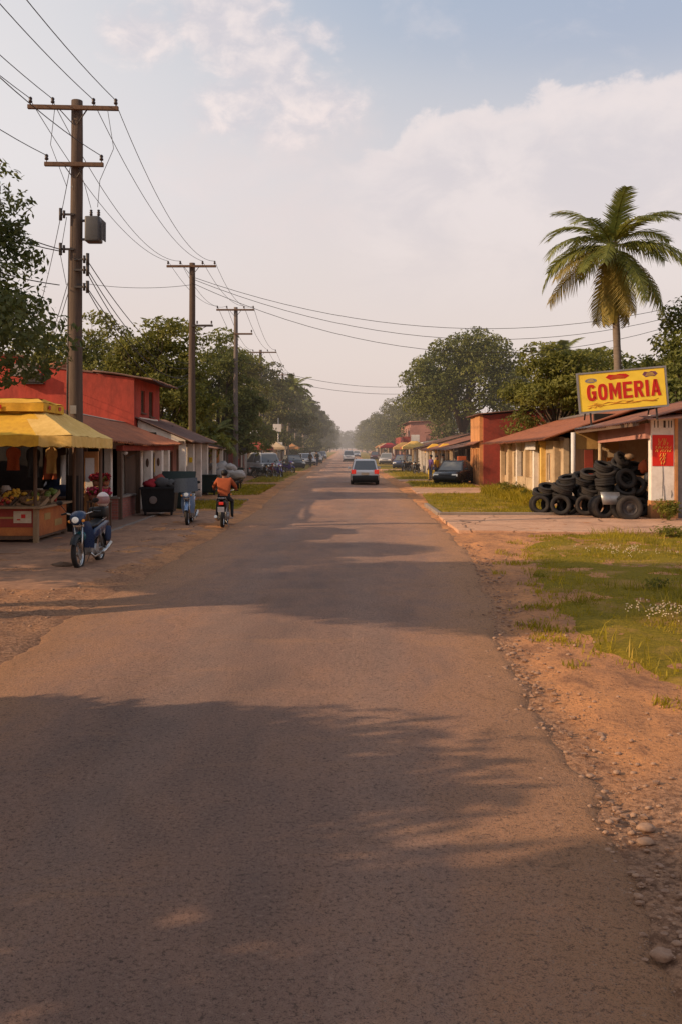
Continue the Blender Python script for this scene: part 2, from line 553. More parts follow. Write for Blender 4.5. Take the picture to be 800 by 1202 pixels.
M['red_bright'] = mat('red poster', (.72, .028, .012), (.60, .022, .012), 2.5, .6, fine=.2)
M['purple_paint'] = mat('faded purple print', (.20, .07, .12), None, 4, .6)
M['blue_grey'] = mat('blue grey print', (.24, .23, .26), None, 4, .6)
M['orange_print'] = mat('orange print', (.62, .22, .025), None, 4, .6)
M['poster_yellow'] = mat('poster yellow', (.95, .66, .12), None, 5, .6)
M['red_cloth'] = mat('red cloth', (.42, .03, .04), None, 4, .9)
M['pink_flower'] = mat('pink petals', (.62, .07, .15), (.42, .02, .05), 12, .7)
M['orange_cloth'] = mat('orange cloth', (.40, .095, .03), (.28, .06, .025), 3, .9, .2, 20)
M['orange_panel'] = mat('orange counter paint', (.50, .17, .045), (.33, .085, .03), 2.2, .7, .1, 30, grime=.5, gh=.4)
M['red_panel'] = mat('red counter paint', (.34, .05, .03), (.22, .035, .025), 2, .75, .1, 30, grime=.5, gh=.4)
M['cream_paper'] = mat('cream paper', (.62, .50, .36), (.45, .32, .2), 4, .8)
M['white_paint'] = mat('white paint', (.72, .68, .64), (.55, .50, .46), 3, .5, .05, 40)
M['white_car'] = mat('white car paint', (.66, .65, .65), (.58, .565, .555), 2, .28, 0, spec=.5, fine=.1, grime=.35, gh=.55)
M['silver_car'] = mat('silver car paint', (.42, .42, .43), None, 2, .3, 0, spec=.5, fine=.1, grime=.3)
M['dark_car'] = mat('black car paint', (.022, .022, .025), (.03, .028, .028), 2, .25, 0, spec=.5, fine=.1)
M['blue_car'] = mat('blue car paint', (.035, .05, .13), None, 2, .3, 0, spec=.5)
M['red_car'] = mat('red car paint', (.28, .025, .02), None, 2, .3, 0, spec=.5)
M['blue_bike'] = mat('blue fairing', (.010, .035, .10), (.010, .026, .07), 5, .3, 0, spec=.5, fine=.15)
M['teal_bike'] = mat('teal fairing', (.010, .12, .15), None, 5, .3, 0, spec=.5)
M['sky_bike'] = mat('blue white fairing', (.10, .22, .45), (.30, .38, .50), 5, .35, 0, spec=.5)
M['violet_bike'] = mat('violet fairing', (.09, .05, .25), None, 5, .35, 0, spec=.5)
M['helmet'] = mat('white helmet', (.70, .60, .56), (.60, .48, .45), 5, .3, 0, spec=.5, fine=.1)
M['visor'] = mat('pink tinted visor', (.34, .17, .15), (.26, .13, .12), 5, .25, 0, spec=.5)
M['grille'] = mat('tinted windscreen', (.075, .077, .08), (.055, .055, .06), 4, .3, spec=.5)
M['skin'] = mat('skin', (.24, .12, .075), (.19, .095, .06), 6, .6, fine=.15)
M['hair'] = mat('black hair', (.012, .010, .009), None, 20, .6)
M['denim'] = mat('blue denim', (.035, .05, .10), None, 9, .9)
M['trouser'] = mat('dark trousers', (.03, .028, .03), None, 6, .9)
M['purple_cloth'] = mat('violet shirt', (.16, .08, .24), None, 5, .9)
M['pale_cloth'] = mat('pale shirt', (.52, .45, .36), None, 5, .9)
M['green_bin'] = mat('dark green plastic', (.014, .030, .026), (.022, .030, .026), 3, .5, .05, 30)
M['sack'] = mat('woven sack', (.50, .45, .41), (.36, .31, .28), 3.5, .9, .3, 40)
M['tarp'] = mat('dusty tarpaulin', (.085, .08, .078), (.05, .048, .047), 3, .7, .2, 20)
M['concrete'] = mat('worn concrete', (.52, .35, .25), (.36, .22, .15), .7, .92, .35, 22, contrast=1.1)
M['kerb'] = mat('kerb concrete', (.32, .25, .20), (.20, .15, .115), 1.4, .92, .3, 30)
M['pavement'] = mat('pavement concrete', (.33, .19, .12), (.18, .105, .07), .9, .92, .35, 24)
M['stone'] = mat('river stone', (.40, .25, .165), (.24, .145, .10), 7, .9, .4, 40)
M['glass'] = glass_mat('window glass')
M['car_glass'] = glass_mat('car glass', (.115, .125, .13), .12)
M['glass_warm'] = glass_mat('dusty window', (.09, .06, .045), .3)
M['tail_red'] = lamp_mat('tail light', (.75, .035, .02), .35)
M['head_lamp'] = lamp_mat('headlamp glass', (.75, .72, .66), .15)
M['amber'] = lamp_mat('indicator glass', (.7, .25, .03), .1)
M['f_yellow'] = mat('yellow fruit', (.68, .42, .04), (.55, .28, .03), 9, .5)
M['f_orange'] = mat('orange fruit', (.62, .20, .03), None, 9, .55)
M['f_red'] = mat('red fruit', (.42, .035, .025), None, 9, .4)
M['f_green'] = mat('green fruit', (.16, .22, .04), None, 9, .5)
M['f_brown'] = mat('brown root vegetable', (.26, .15, .08), None, 9, .8)
M['bark'] = mat('tree bark', (.13, .095, .07), (.065, .048, .036), 3, .95, .5, 14, stretch=(4, 4, .8))
M['palm_bark'] = mat('palm bark', (.22, .175, .135), (.12, .09, .07), 3, .95, .5, 10, stretch=(1, 1, 5))
M['leaf_near'] = leaf_mat('near leaves', (.042, .058, .016), (.17, .185, .048), (.24, .19, .03), .06, .7, .5)
M['leaf_a'] = leaf_mat('broad leaves', (.040, .056, .012), (.200, .205, .036), (.18, .15, .025), .06, .55, .35)
M['leaf_b'] = leaf_mat('dark leaves', (.060, .078, .022), (.25, .255, .06), (.14, .12, .03), .05, .5, .5)
M['leaf_c'] = leaf_mat('olive leaves', (.080, .090, .020), (.30, .29, .06), (.22, .16, .03), .08, .5, .5)
M['leaf_d'] = leaf_mat('hazy leaves', (.050, .058, .020), (.185, .175, .045), (.14, .12, .03), .04, .35, .3)
M['frond'] = leaf_mat('palm fronds', (.075, .092, .018), (.23, .24, .045), (.32, .26, .05), .06, .6, .35)
M['frond_olive'] = leaf_mat('ageing palm fronds', (.15, .125, .020), (.38, .28, .045), (.16, .15, .025), .1, .8, .4)
M['frond_dry'] = leaf_mat('dry palm frond', (.22, .12, .035), (.40, .21, .04), (.18, .10, .04), .1, .8, .35)
M['weed'] = leaf_mat('weed leaves', (.075, .09, .012), (.26, .23, .028), (.28, .20, .04), .08, 1.5, .4)
M['blade'] = leaf_mat('grass blades', (.15, .135, .008), (.46, .34, .020), (.56, .38, .07), .13, .8, .45, .6)
M['petal'] = mat('dry white flower heads', (.66, .54, .38), (.46, .34, .20), 9, .8)


def road_mat():
    m, nt = new_mat('dusty asphalt')
    p = pos_of(nt)
    at_ = nt.nodes.new('ShaderNodeAttribute'); at_.attribute_name = 'edge'
    e = E(nt, at_.outputs['Fac'])
    big = noise_of(nt, scaled(nt, p, (1, .35, 1)), .55, 4, .6)
    mid = noise_of(nt, scaled(nt, p, (1, .45, 1)), 3.2, 6, .7, .3)
    fine = noise_of(nt, p, 38, 6, .75)
    grit = noise_of(nt, p, 130, 3, .7)
    vo = nt.nodes.new('ShaderNodeTexVoronoi'); vo.inputs['Scale'].default_value = 38; nt.links.new(p, vo.inputs['Vector'])
    cell = E(nt, vo.outputs['Distance'])
    vc = comp(nt, vo.outputs['Color'], 0)
    dust = (e.op('POWER', 2.0) * .75 + (big - .5) * 1.5 + (mid - .5) * 1.0 + .40).clamp()
    side = (e.smooth(.40, .98) * .9 + (big - .5) * 1.3 + (mid - .5) * 1.1 - .08).clamp()
    c = mixc(nt, dust, (.315, .212, .178), (.63, .350, .232))
    c = mixc(nt, side * .85, c, (.66, .335, .165))
    x_ = comp(nt, p, 0)
    trk = ((x_ + .2 + (big - .5) * .8) * 3.5).op('SINE').smooth(.1, 1.0) * (1.0 - e.smooth(.6, .9))
    c = mixc(nt, trk * .16, c, (.50, .37, .31))
    old = noise_of(nt, scaled(nt, p, (1, .5, 1)), .9, 3, .5, .8)
    c = mixc(nt, old.smooth(.50, .66) * .20, c, (.17, .125, .108))
    drift = noise_of(nt, scaled(nt, p, (.35, 1.3, 1)), 1.1, 6, .72, .4)
    c = mixc(nt, drift.smooth(.54, .70) * .36, c, (.66, .36, .20))
    c = mixc(nt, mid.smooth(.56, .74) * .45, c, (.20, .145, .12))
    c = mixc(nt, (e.smooth(.72, 1.0) * .8 + (mid - .5) * e).clamp() * .8, c, (.55, .29, .15))
    crk = crack_of(nt, p, .75, .016) * (e.smooth(.45, .95) * .7 + .05) * mid.smooth(.46, .58)
    pebble = (1.0 - cell.smooth(.12, .32)) * vc.smooth(.45, .9)
    c = mixc(nt, pebble * .55, c, (.55, .40, .32))
    c = mixc(nt, fine.smooth(.48, .36) * .7, c, (.10, .068, .056))
    c = mixc(nt, fine.smooth(.54, .68) * .6, c, (.62, .42, .31))
    c = mixc(nt, grit.smooth(.48, .34) * .7, c, (.085, .058, .046))
    c = mixc(nt, crk * .5, c, (.10, .06, .045))
    b = nt.nodes.new('ShaderNodeBsdfPrincipled'); nt.links.new(c, b.inputs['Base Color'])
    b.inputs['Roughness'].default_value = .88; b.inputs['Specular IOR Level'].default_value = .22
    h = fine * 1.0 + grit * .5 + pebble * .5 + mid * 1.2
    nt.links.new(bump_of(nt, h, 1.0, .06), b.inputs['Normal'])
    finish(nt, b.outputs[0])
    return m


def crack_of(nt, p, scale, width, seed=0.0):
    nz = nt.nodes.new('ShaderNodeTexNoise'); nz.inputs['Scale'].default_value = scale * 2.2; nz.inputs['Detail'].default_value = 5; nt.links.new(p, nz.inputs['Vector'])
    v = nt.nodes.new('ShaderNodeVectorMath'); v.operation = 'MULTIPLY_ADD'; nt.links.new(nz.outputs['Color'], v.inputs[0]); v.inputs[1].default_value = (.5 / scale,) * 3; nt.links.new(p, v.inputs[2])
    vo = nt.nodes.new('ShaderNodeTexVoronoi'); vo.feature = 'DISTANCE_TO_EDGE'; vo.inputs['Scale'].default_value = scale; nt.links.new(v.outputs[0], vo.inputs['Vector'])
    return 1.0 - E(nt, vo.outputs['Distance']).smooth(0.0, width)


def concrete_mat():
    m, nt = new_mat('cracked concrete')
    p = pos_of(nt)
    big = noise_of(nt, p, .6, 5, .65); mid = noise_of(nt, p, 3.5, 6, .7); fine = noise_of(nt, p, 24, 5, .7)
    c = mixc(nt, ((big - .5) * 2.0 + (mid - .5) * 1.2 + .45).clamp(), (.64, .385, .245), (.42, .225, .135))
    c = mixc(nt, mid.smooth(.56, .72) * .6, c, (.60, .30, .14))
    c = mixc(nt, fine.smooth(.47, .33) * .5, c, (.17, .10, .065))
    cr_ = crack_of(nt, p, .42, .016)
    c = mixc(nt, cr_ * .8, c, (.10, .055, .035))
    b = nt.nodes.new('ShaderNodeBsdfPrincipled'); nt.links.new(c, b.inputs['Base Color']); b.inputs['Roughness'].default_value = .92; b.inputs['Specular IOR Level'].default_value = .2
    nt.links.new(bump_of(nt, fine * .6 + mid - cr_ * 1.0, .8, .03), b.inputs['Normal'])
    finish(nt, b.outputs[0])
    return m


def dirt_mat():
    m, nt = new_mat('red dirt')
    p = pos_of(nt)
    big = noise_of(nt, p, .35, 5, .62)
    mid = noise_of(nt, scaled(nt, p, (1, .6, 1)), 2.3, 6, .7, .2)
    fine = noise_of(nt, p, 20, 6, .75)
    vo = nt.nodes.new('ShaderNodeTexVoronoi'); vo.inputs['Scale'].default_value = 26; nt.links.new(p, vo.inputs['Vector'])
    cell = E(nt, vo.outputs['Distance']); vc = comp(nt, vo.outputs['Color'], 0)
    c = mixc(nt, ((big - .5) * 1.8 + (mid - .5) * 1.4 + .5).clamp(), (.68, .31, .125), (.33, .155, .080))
    pebble = (1.0 - cell.smooth(.1, .34)) * vc.smooth(.55, .9)
    at_ = nt.nodes.new('ShaderNodeAttribute'); at_.attribute_name = 'gravelly'
    gr_ = (E(nt, at_.outputs['Fac']) * 1.25 + (mid - .5) * 1.3 - .12).clamp() * .85
    gcol = mixc(nt, fine.smooth(.40, .60), (.135, .085, .062), (.40, .235, .15))
    c = mixc(nt, gr_, c, gcol)
    c = mixc(nt, pebble * .6, c, (.34, .215, .145))
    c = mixc(nt, fine.smooth(.47, .36) * .6, c, (.17, .082, .045))
    c = mixc(nt, mid.smooth(.53, .66) * .6, c, (.22, .105, .058))
    b = nt.nodes.new('ShaderNodeBsdfPrincipled'); nt.links.new(c, b.inputs['Base Color'])
    b.inputs['Roughness'].default_value = .95; b.inputs['Specular IOR Level'].default_value = .15
    nt.links.new(bump_of(nt, fine + pebble * .6 + mid * 1.5, .9, .04), b.inputs['Normal'])
    finish(nt, b.outputs[0])
    return m


def lawn_mat():
    m, nt = new_mat('grassy soil')
    p = pos_of(nt)
    big = noise_of(nt, p, .6, 5, .62)
    fine = noise_of(nt, p, 16, 6, .75)
    c = mixc(nt, ((fine - .5) * 2.4 + .5).clamp(), (.12, .10, .012), (.34, .235, .022))
    c = mixc(nt, big.smooth(.50, .64) * .8, c, (.42, .235, .085))
    b = nt.nodes.new('ShaderNodeBsdfPrincipled'); nt.links.new(c, b.inputs['Base Color'])
    b.inputs['Roughness'].default_value = .95; b.inputs['Specular IOR Level'].default_value = .1
    nt.links.new(bump_of(nt, fine, 1.0, .05), b.inputs['Normal'])
    finish(nt, b.outputs[0])
    return m


M['road'], M['dirt'], M['lawn'], M['concrete'] = road_mat(), dirt_mat(), lawn_mat(), concrete_mat()
M['apron'] = mat('compacted earth', (.42, .22, .125), (.20, .11, .070), .9, .95, .6, 20, contrast=1.2, fine=.6)

# ------------------------------------------------------------------ ground, road, verges
XR = [(0, 1.55), (4.4, 1.6), (6.75, 1.75), (10.3, 1.85), (11.8, 2.0), (15.5, 2.4), (19.5, 2.75), (26.6, 2.95), (42, 3.1), (2000, 3.1)]
XL = [(0, -3.6), (12, -3.8), (20, -3.6), (34, -3.3), (50, -3.6), (2000, -3.6)]


def n2d(x, y, s=0.0): return noise.noise(Vector((x, y, s)))


def ground_z(x, y):
    l, r = lerp_table(XL, y), lerp_table(XR, y)
    near = max(0.0, min(1.0, (70 - y) / 40))
    z = (0.030 * n2d(x * .8, y * .6, 3) + 0.032 * n2d(x * 2.6, y * 2.0, 5) + 0.020 * n2d(x * 7, y * 6, 8)) * near
    inside = min(x - l, r - x)
    k = max(0.0, min(1.0, (inside - 0.05) / 0.45))
    z = z * (1 - k) - 0.12 * k
    if inside < 0: z += 0.03 * min(1.0, -inside / 0.5)
    if -0.9 < x - r < 0.6 and y < 30: z -= 0.03 * math.exp(-((x - r - .12) / .18) ** 2)
    return z


def axis(fine_a, fine_b, step, far_lo, far_hi):
    pts = list(np.arange(fine_a, fine_b + 1e-6, step))
    s, x = step, fine_b
    while x < far_hi: s *= 1.22; x += s; pts.append(min(x, far_hi))
    s, x = step, fine_a
    while x > far_lo: s *= 1.22; x -= s; pts.insert(0, max(x, far_lo))
    return pts


gx = axis(-9.0, 9.0, .11, -2500, 2500)
gy = axis(2.5, 34.0, .16, -300, 4500)
gv = np.array([(x, y, ground_z(x, y) if (-12 < x < 12 and 0 < y < 75) else (-0.12 if (-3.2 < x < 2.6 and y > -300) else 0.0)) for y in gy for x in gx])
nx_, ny_ = len(gx), len(gy)
ii = np.arange(nx_ - 1)[None, :] + (np.arange(ny_ - 1) * nx_)[:, None]
gf = np.stack([ii, ii + 1, ii + 1 + nx_, ii + nx_], -1).reshape(-1, 4)
def gravelly(x, y):
    r = lerp_table(XR, y)
    near = math.exp(-max(0.0, x - r + .1) / (.30 if y > 8 else .30 + .35 * (8 - y) / 4)) * max(0.0, min(1.0, (26 - y) / 14)) * .85
    left = .25 * math.exp(-max(0.0, lerp_table(XL, y) - x) / .8) * max(0.0, min(1.0, (40 - y) / 20))
    return max(near, left, .9 * max(0.0, min(1.0, (7.4 - y) / 1.5)))


gnd = np_mesh('ground', gv, gf, M['dirt'], None, True)
ga = gnd.data.attributes.new('gravelly', 'FLOAT', 'POINT')
ga.data.foreach_set('value', np.array([gravelly(p[0], p[1]) if (-12 < p[0] < 12 and 0 < p[1] < 60) else 0.0 for p in gv], dtype=np.float32))
tag(gnd, kind='structure')

ry = list(np.arange(1.0, 40, .14)) + list(np.arange(40, 110, .6)) + list(np.geomspace(110, 1500, 60))
rt = sorted(set([round(v, 4) for v in list(np.linspace(-1, -.86, 12)) + list(np.linspace(-.86, .86, 42)) + list(np.linspace(.86, 1, 12))]))
rv, re_ = [], []
for y in ry:
    l, r = lerp_table(XL, y), lerp_table(XR, y)
    k = 1 if y < 60 else .6
    l += k * (.30 * n2d(y * .35, 1.1) + .16 * n2d(y * 1.3, 2.2) + .10 * n2d(y * 4.2, 3.3))
    r += k * (.20 * n2d(y * .40, 4.1) + .15 * n2d(y * 1.5, 5.2) + .11 * n2d(y * 4.6, 6.3))
    for t in rt:
        x = (l + r) / 2 + t * (r - l) / 2
        z = 0.055 * (1 - t * t) - 0.004 + .008 * n2d(x * 1.6, y * 1.2, 9) + .005 * n2d(x * 6, y * 5, 4)
        e = max(0.0, (abs(t) - .93) / .07)
        z -= .06 * e ** 1.5
        rv.append((x, y, z)); re_.append(abs(t))
nr, nrow = len(rt), len(ry)
ii = np.arange(nr - 1)[None, :] + (np.arange(nrow - 1) * nr)[:, None]
road = np_mesh('road', np.array(rv), np.stack([ii, ii + 1, ii + 1 + nr, ii + nr], -1).reshape(-1, 4), M['road'], None, True)
a_ = road.data.attributes.new('edge', 'FLOAT', 'POINT'); a_.data.foreach_set('value', np.array(re_, dtype=np.float32))
tag(road, kind='structure')


def patch(name, tab_in, tab_out, y0, y1, m, z=0.05, step=.25, rag=.25, bumps=.03, seed=0, nx=26, edge_drop=.09):
    """A strip of ground cover between two ragged borders."""
    ys = np.arange(y0, y1 + 1e-6, step)
    vs = []
    for y in ys:
        a, b = lerp_table(tab_in, y), lerp_table(tab_out, y)
        a += rag * (n2d(y * .5, seed + .3) + .6 * n2d(y * 1.9, seed + 7.7) + .35 * n2d(y * 5.3, seed + 2))
        for i in range(nx + 1):
            u = i / nx
            uu = u * u if i else 0
            x = a + (b - a) * uu
            ends = min((y - y0), (y1 - y)) / .5
            zz = z + bumps * n2d(x * 1.3, y * 1.3, seed) + bumps * .5 * n2d(x * 4, y * 4, seed)
            zz -= edge_drop * max(0, 1 - abs(x - a) / .3) + (edge_drop * max(0, 1 - ends))
            vs.append((x, y + (.25 * rag * n2d(x * 2, seed + 9) if (y == ys[0] or y == ys[-1]) else 0), zz))
    n, k = nx + 1, len(ys)
    ii = np.arange(n - 1)[None, :] + (np.arange(k - 1) * n)[:, None]
    return tag(np_mesh(name, np.array(vs), np.stack([ii, ii + 1, ii + 1 + n, ii + n], -1).reshape(-1, 4), m, None, True), kind='structure')


L1_IN = [(6.5, 4.2), (7.6, 3.5), (8.6, 3.1), (10, 2.75), (11.5, 2.65), (14, 2.85), (17, 3.2), (19.5, 3.6), (21.5, 4.1), (23, 4.6), (24, 5.3), (25, 6.2)]
patch('lawn', L1_IN, [(0, 14.0), (50, 14.0)], 6.5, 24.6, M['lawn'], .05, .2, .22, .04, 3, 44)
L2_IN = [(30, 3.25), (35, 3.25), (42, 3.5), (46, 3.7)]
patch('lawn', L2_IN, [(0, 8.25), (99, 8.25)], 31.2, 45.5, M['lawn'], .07, .3, .06, .03, 13, 24, .0)
patch('lawn', [(50, 3.6), (62, 3.7)], [(0, 7.6), (99, 7.6)], 52.5, 62, M['lawn'], .06, .4, .15, .03, 23, 16)
patch('lawn', [(60, 3.5), (100, 3.6)], [(0, 7.0), (199, 7.0)], 66, 92, M['lawn'], .06, .6, .2, .03, 33, 14)
patch('lawn', [(60, 3.5), (100, 3.5)], [(0, 9.6), (299, 9.6)], 97, 460, M['lawn'], .06, 1.2, .2, .03, 43, 10)
patch('roadside', [(12, -3.7), (16, -3.9), (20, -3.7), (26, -3.9), (33, -3.8)], [(0, -6.6), (14.5, -8.2), (19, -7.5), (24, -6.4), (99, -6.4)], 14.6, 33.5, M['apron'], .055, .18, .55, .045, 91, 40)
# left side, mirrored runs (inner border nearer the road)
patch('lawn', [(30, -3.9), (34, -3.7), (40, -4.2)], [(0, -6.4), (99, -6.4)], 34.2, 39.5, M['lawn'], .05, .25, .2, .03, 53, 18)
patch('lawn', [(40, -4.1), (60, -4.2)], [(0, -6.8), (99, -6.8)], 44.5, 56.5, M['lawn'], .06, .3, .2, .03, 63, 18)
patch('lawn', [(50, -4.1), (120, -3.9)], [(0, -6.5), (299, -6.5)], 60.5, 84, M['lawn'], .06, .5, .2, .03, 73, 14)
patch('lawn', [(80, -4.0), (220, -3.9)], [(0, -9.3), (299, -9.3)], 89, 460, M['lawn'], .06, 1.0, .2, .03, 83, 10)


def slab(name, poly, z, m, thick=.12, rot=0):
    b = MB(); b.prism(poly, z - thick, z, 0); o = b.build(name, m)
    return tag(o, kind='structure')


# concrete forecourts and kerbs on the right, pavement on the left
slab('driveway', [(3.05, 25.3), (6.3, 24.7), (12.5, 24.5), (12.5, 29.4), (9.55, 29.45), (9.45, 34.9), (8.3, 35.3), (8.3, 31.0), (5.8, 31.0), (3.05, 30.9)], .06, M['concrete'])
slab('driveway', [(3.5, 45.7), (8.2, 45.7), (8.2, 52.2), (3.6, 52.2)], .05, M['concrete'])
slab('driveway', [(3.6, 62.3), (7.2, 62.3), (7.2, 65.7), (3.6, 65.7)], .05, M['concrete'])
slab('driveway', [(3.6, 92.5), (7.0, 92.5), (7.0, 96.5), (3.6, 96.5)], .05, M['concrete'])
kb = MB()
kb.span((3.1, 31.02, -.05), (8.25, 31.2, .14), 0, .02)
kb.span((3.06, 31.21, -.05), (3.22, 36.5, .13), 0, .02)
tag(kb.build('kerb', M['kerb']), kind='structure')
kb = MB()
for a, b in ((24.45, 30.2), (30.25, 33.6)): kb.span((-6.32, a, -.05), (-6.2, b, .075 + .02 * rnd.random()), 0, .03)
kb.span((-6.3, 39.8, -.05), (-4.1, 39.95, .10), 0, .02); kb.span((-6.3, 56.8, -.05), (-4.2, 56.95, .10), 0, .02)
tag(kb.build('kerb', M['kerb']), kind='structure')
slab('pavement', [(-13, 19.5), (-6.9, 19.8), (-6.5, 21), (-6.42, 24.3), (-6.33, 24.44), (-6.33, 33.6), (-7.0, 38), (-7.0, 55), (-13, 55)], .06, M['pavement'])


def blades(n, region, h, w, seed, clump=.0, dens=None):
    g = np.random.default_rng(seed)
    pts = []
    while len(pts) < n:
        x, y = region(g)
        if dens is not None and g.random() > dens(x, y): continue
        pts.append((x, y))
    P = np.array(pts); k = len(P)
    hh = h * g.uniform(.45, 1.25, k); a = g.uniform(0, 2 * PI, k); ww = w * g.uniform(.6, 1.3, k)
    lean = g.uniform(.1, .9, k) * hh; la = g.uniform(0, 2 * PI, k)
    dx, dy = np.cos(a) * ww, np.sin(a) * ww
    lx, ly = np.cos(la) * lean, np.sin(la) * lean
    z0 = np.full(k, .02)
    V = np.stack([np.stack([P[:, 0] - dx, P[:, 1] - dy, z0], 1), np.stack([P[:, 0] + dx, P[:, 1] + dy, z0], 1),
                  np.stack([P[:, 0] + dx * .7 + lx * .35, P[:, 1] + dy * .7 + ly * .35, z0 + hh * .6], 1),
                  np.stack([P[:, 0] - dx * .7 + lx * .35, P[:, 1] - dy * .7 + ly * .35, z0 + hh * .6], 1),
                  np.stack([P[:, 0] + lx, P[:, 1] + ly, z0 + hh], 1)], 1).reshape(-1, 3)
    q = np.arange(k)[:, None] * 5
    Fq = q + np.array([[0, 1, 2, 3]]); Ft = q + np.array([[3, 2, 4, 4]])
    return V, Fq, q + np.array([[3, 2, 4]])


def grass_field(n, region, h, w, seed, dens=None, m=None, name='grass'):
    V, Fq, Ft = blades(n, region, h, w, seed, dens=dens)
    me_f = np.concatenate([np.concatenate([Fq[:, [0, 1, 2]], Fq[:, [0, 2, 3]]]), Ft])
    return tag(np_mesh(name, V, me_f, m or M['blade']), kind='stuff')


def reg(tab, xo, y0, y1, inset=.05, bias=1.6):
    def f(g):
        y = y0 + (y1 - y0) * g.random()
        a = lerp_table(tab, y) + inset
        return a + (xo - a) * g.random() ** bias, y
    return f


def dens1(x, y):
    e = x - lerp_table(L1_IN, y)
    d0 = .50 + 1.15 * n2d(x * .7, y * .7, 20) + .5 * n2d(x * 2.6, y * 2.6, 21)
    return max(.06, d0) * min(1, .12 + e / .5)


grass_field(52000, reg(L1_IN, 10.6, 6.8, 24.5, .0, 1.0), .068, .0075, 5, dens1)
grass_field(1400, reg(L1_IN, 10.6, 8.0, 24.5, .2, 1.0), .24, .008, 6, lambda x, y: max(0, n2d(x * .5, y * .5, 31) * 1.6 - .1))
def dens_edge(x, y): return max(0, n2d(x * 1.4, y * 1.4, 60) * 1.8 - .25)
grass_field(1500, lambda g: (lambda y: (lerp_table(L1_IN, y) - .55 + .7 * g.random(), y))(7.0 + 17 * g.random()), .07, .008, 15, dens_edge)
grass_field(12000, reg(L2_IN, 8.2, 31.4, 45.3, .1, .8), .12, .012, 7)
grass_field(5000, reg([(0, 6.6), (99, 6.6)], 8.1, 35.5, 46.5, .0, .7), .45, .016, 8, lambda x, y: max(0, .4 + n2d(x * .8, y * .5, 41)))
grass_field(6000, reg([(0, 4.1), (99, 4.1)], 7.4, 52.6, 91, .0, 1.0), .16, .02, 9, lambda x, y: 0 if 62 < y < 66 else 1)
grass_field(5000, reg([(0, -6.4), (99, -6.4)], -4.1, 34.3, 56.4, .0, 1.0), .13, .016, 10, lambda x, y: 0 if 39.5 < y < 44.5 else 1)
grass_field(4000, reg([(0, -6.3), (99, -6.3)], -4.4, 60.6, 100, .0, 1.0), .16, .022, 14, lambda x, y: 0 if 84 < y < 89 else 1)


def flower_patch(n, cx, cy, r, seed):
    g = np.random.default_rng(seed)
    b = MB()
    for i in range(n):
        x, y = cx + g.normal() * r, cy + g.normal() * r * .8
        h = .10 + .12 * g.random()
        b.tube([(x, y, .02), (x + .02, y, h)], .003, 3, 1, False)
        for k in range(3):
            b.ball((x + g.normal() * .03, y + g.normal() * .03, h + .016 * k), (.012, .012, .009), 5, 3, 0)
    return tag(b.build('wildflowers', [M['petal'], M['weed']]), kind='stuff')


flower_patch(48, 4.35, 12.4, .30, 2)
flower_patch(34, 5.4, 12.0, .45, 6)
flower_patch(44, 5.7, 19.6, .45, 3)
# loose stones: gravel as a mass, the big ones one by one
g_ = np.random.default_rng(3)
# crumbs of asphalt broken off along the edge
cb_ = MB()
for i in range(650):
    y = 4.2 + 18 * g_.random() ** 1.4; x = lerp_table(XR, y) + g_.normal() * .16 + .02
    s = .006 + .024 * g_.random() ** 3
    cb_.ball((x, y, max(ground_z(x, y), -.02) + s * .3 + .012), (s * 1.4, s, s * .5), 5, 3, 0, None, .8, i)
for f_ in range(len(cb_.sm)): cb_.sm[f_] = False
tag(cb_.build('asphalt_rubble', mat('asphalt crumbs', (.36, .215, .14), (.19, .115, .08), 9, .95, .5, 40)), kind='stuff')

gb = MB()
for i in range(1300):
    y = 3.6 + 16 * g_.random() ** 1.6
    r_ = lerp_table(XR, y)
    x = r_ + abs(g_.normal()) * .5 - .18 if g_.random() < .8 else r_ - abs(g_.normal()) * .5
    s = .005 + .022 * g_.random() ** 4
    gb.ball((x, y, max(ground_z(x, y), -.03) + s * .35 + (0.02 if x < r_ else 0)), (s * (1 + .5 * g_.random()), s, s * .65), 6, 4, 0, None, .4, i)
for i in range(500):
    y = 12 + 16 * g_.random(); x = -4.0 - 2.2 * g_.random()
    s = .008 + .018 * g_.random() ** 2
    gb.ball((x, y, ground_z(x, y) + s * .3), (s * 1.3, s, s * .6), 6, 4, 0, None, .4, i)
tag(gb.build('gravel', M['stone']), kind='stuff')
for (px, py, s, lab) in ((758, 974, .045, 'upper of two rounded brown stones close together on the dirt verge'), (757, 990, .040, 'lower, flatter of two rounded brown stones close together on the dirt verge'),
                         (776, 1124, .046, 'flat round stone lying alone at the broken road edge nearest the viewer')):
    Y = 2.3 * F_PX / (py - HZY)
    b = MB(); b.ball((0, 0, s * .22), (s * 1.2, s * .9, s * .55), 14, 9, 0, None, .35, px)
    o = b.build('stone', M['stone']); o.location = ((px - VPX) * Y / F_PX, Y, 0.0)
    tag(o, lab, 'stone')
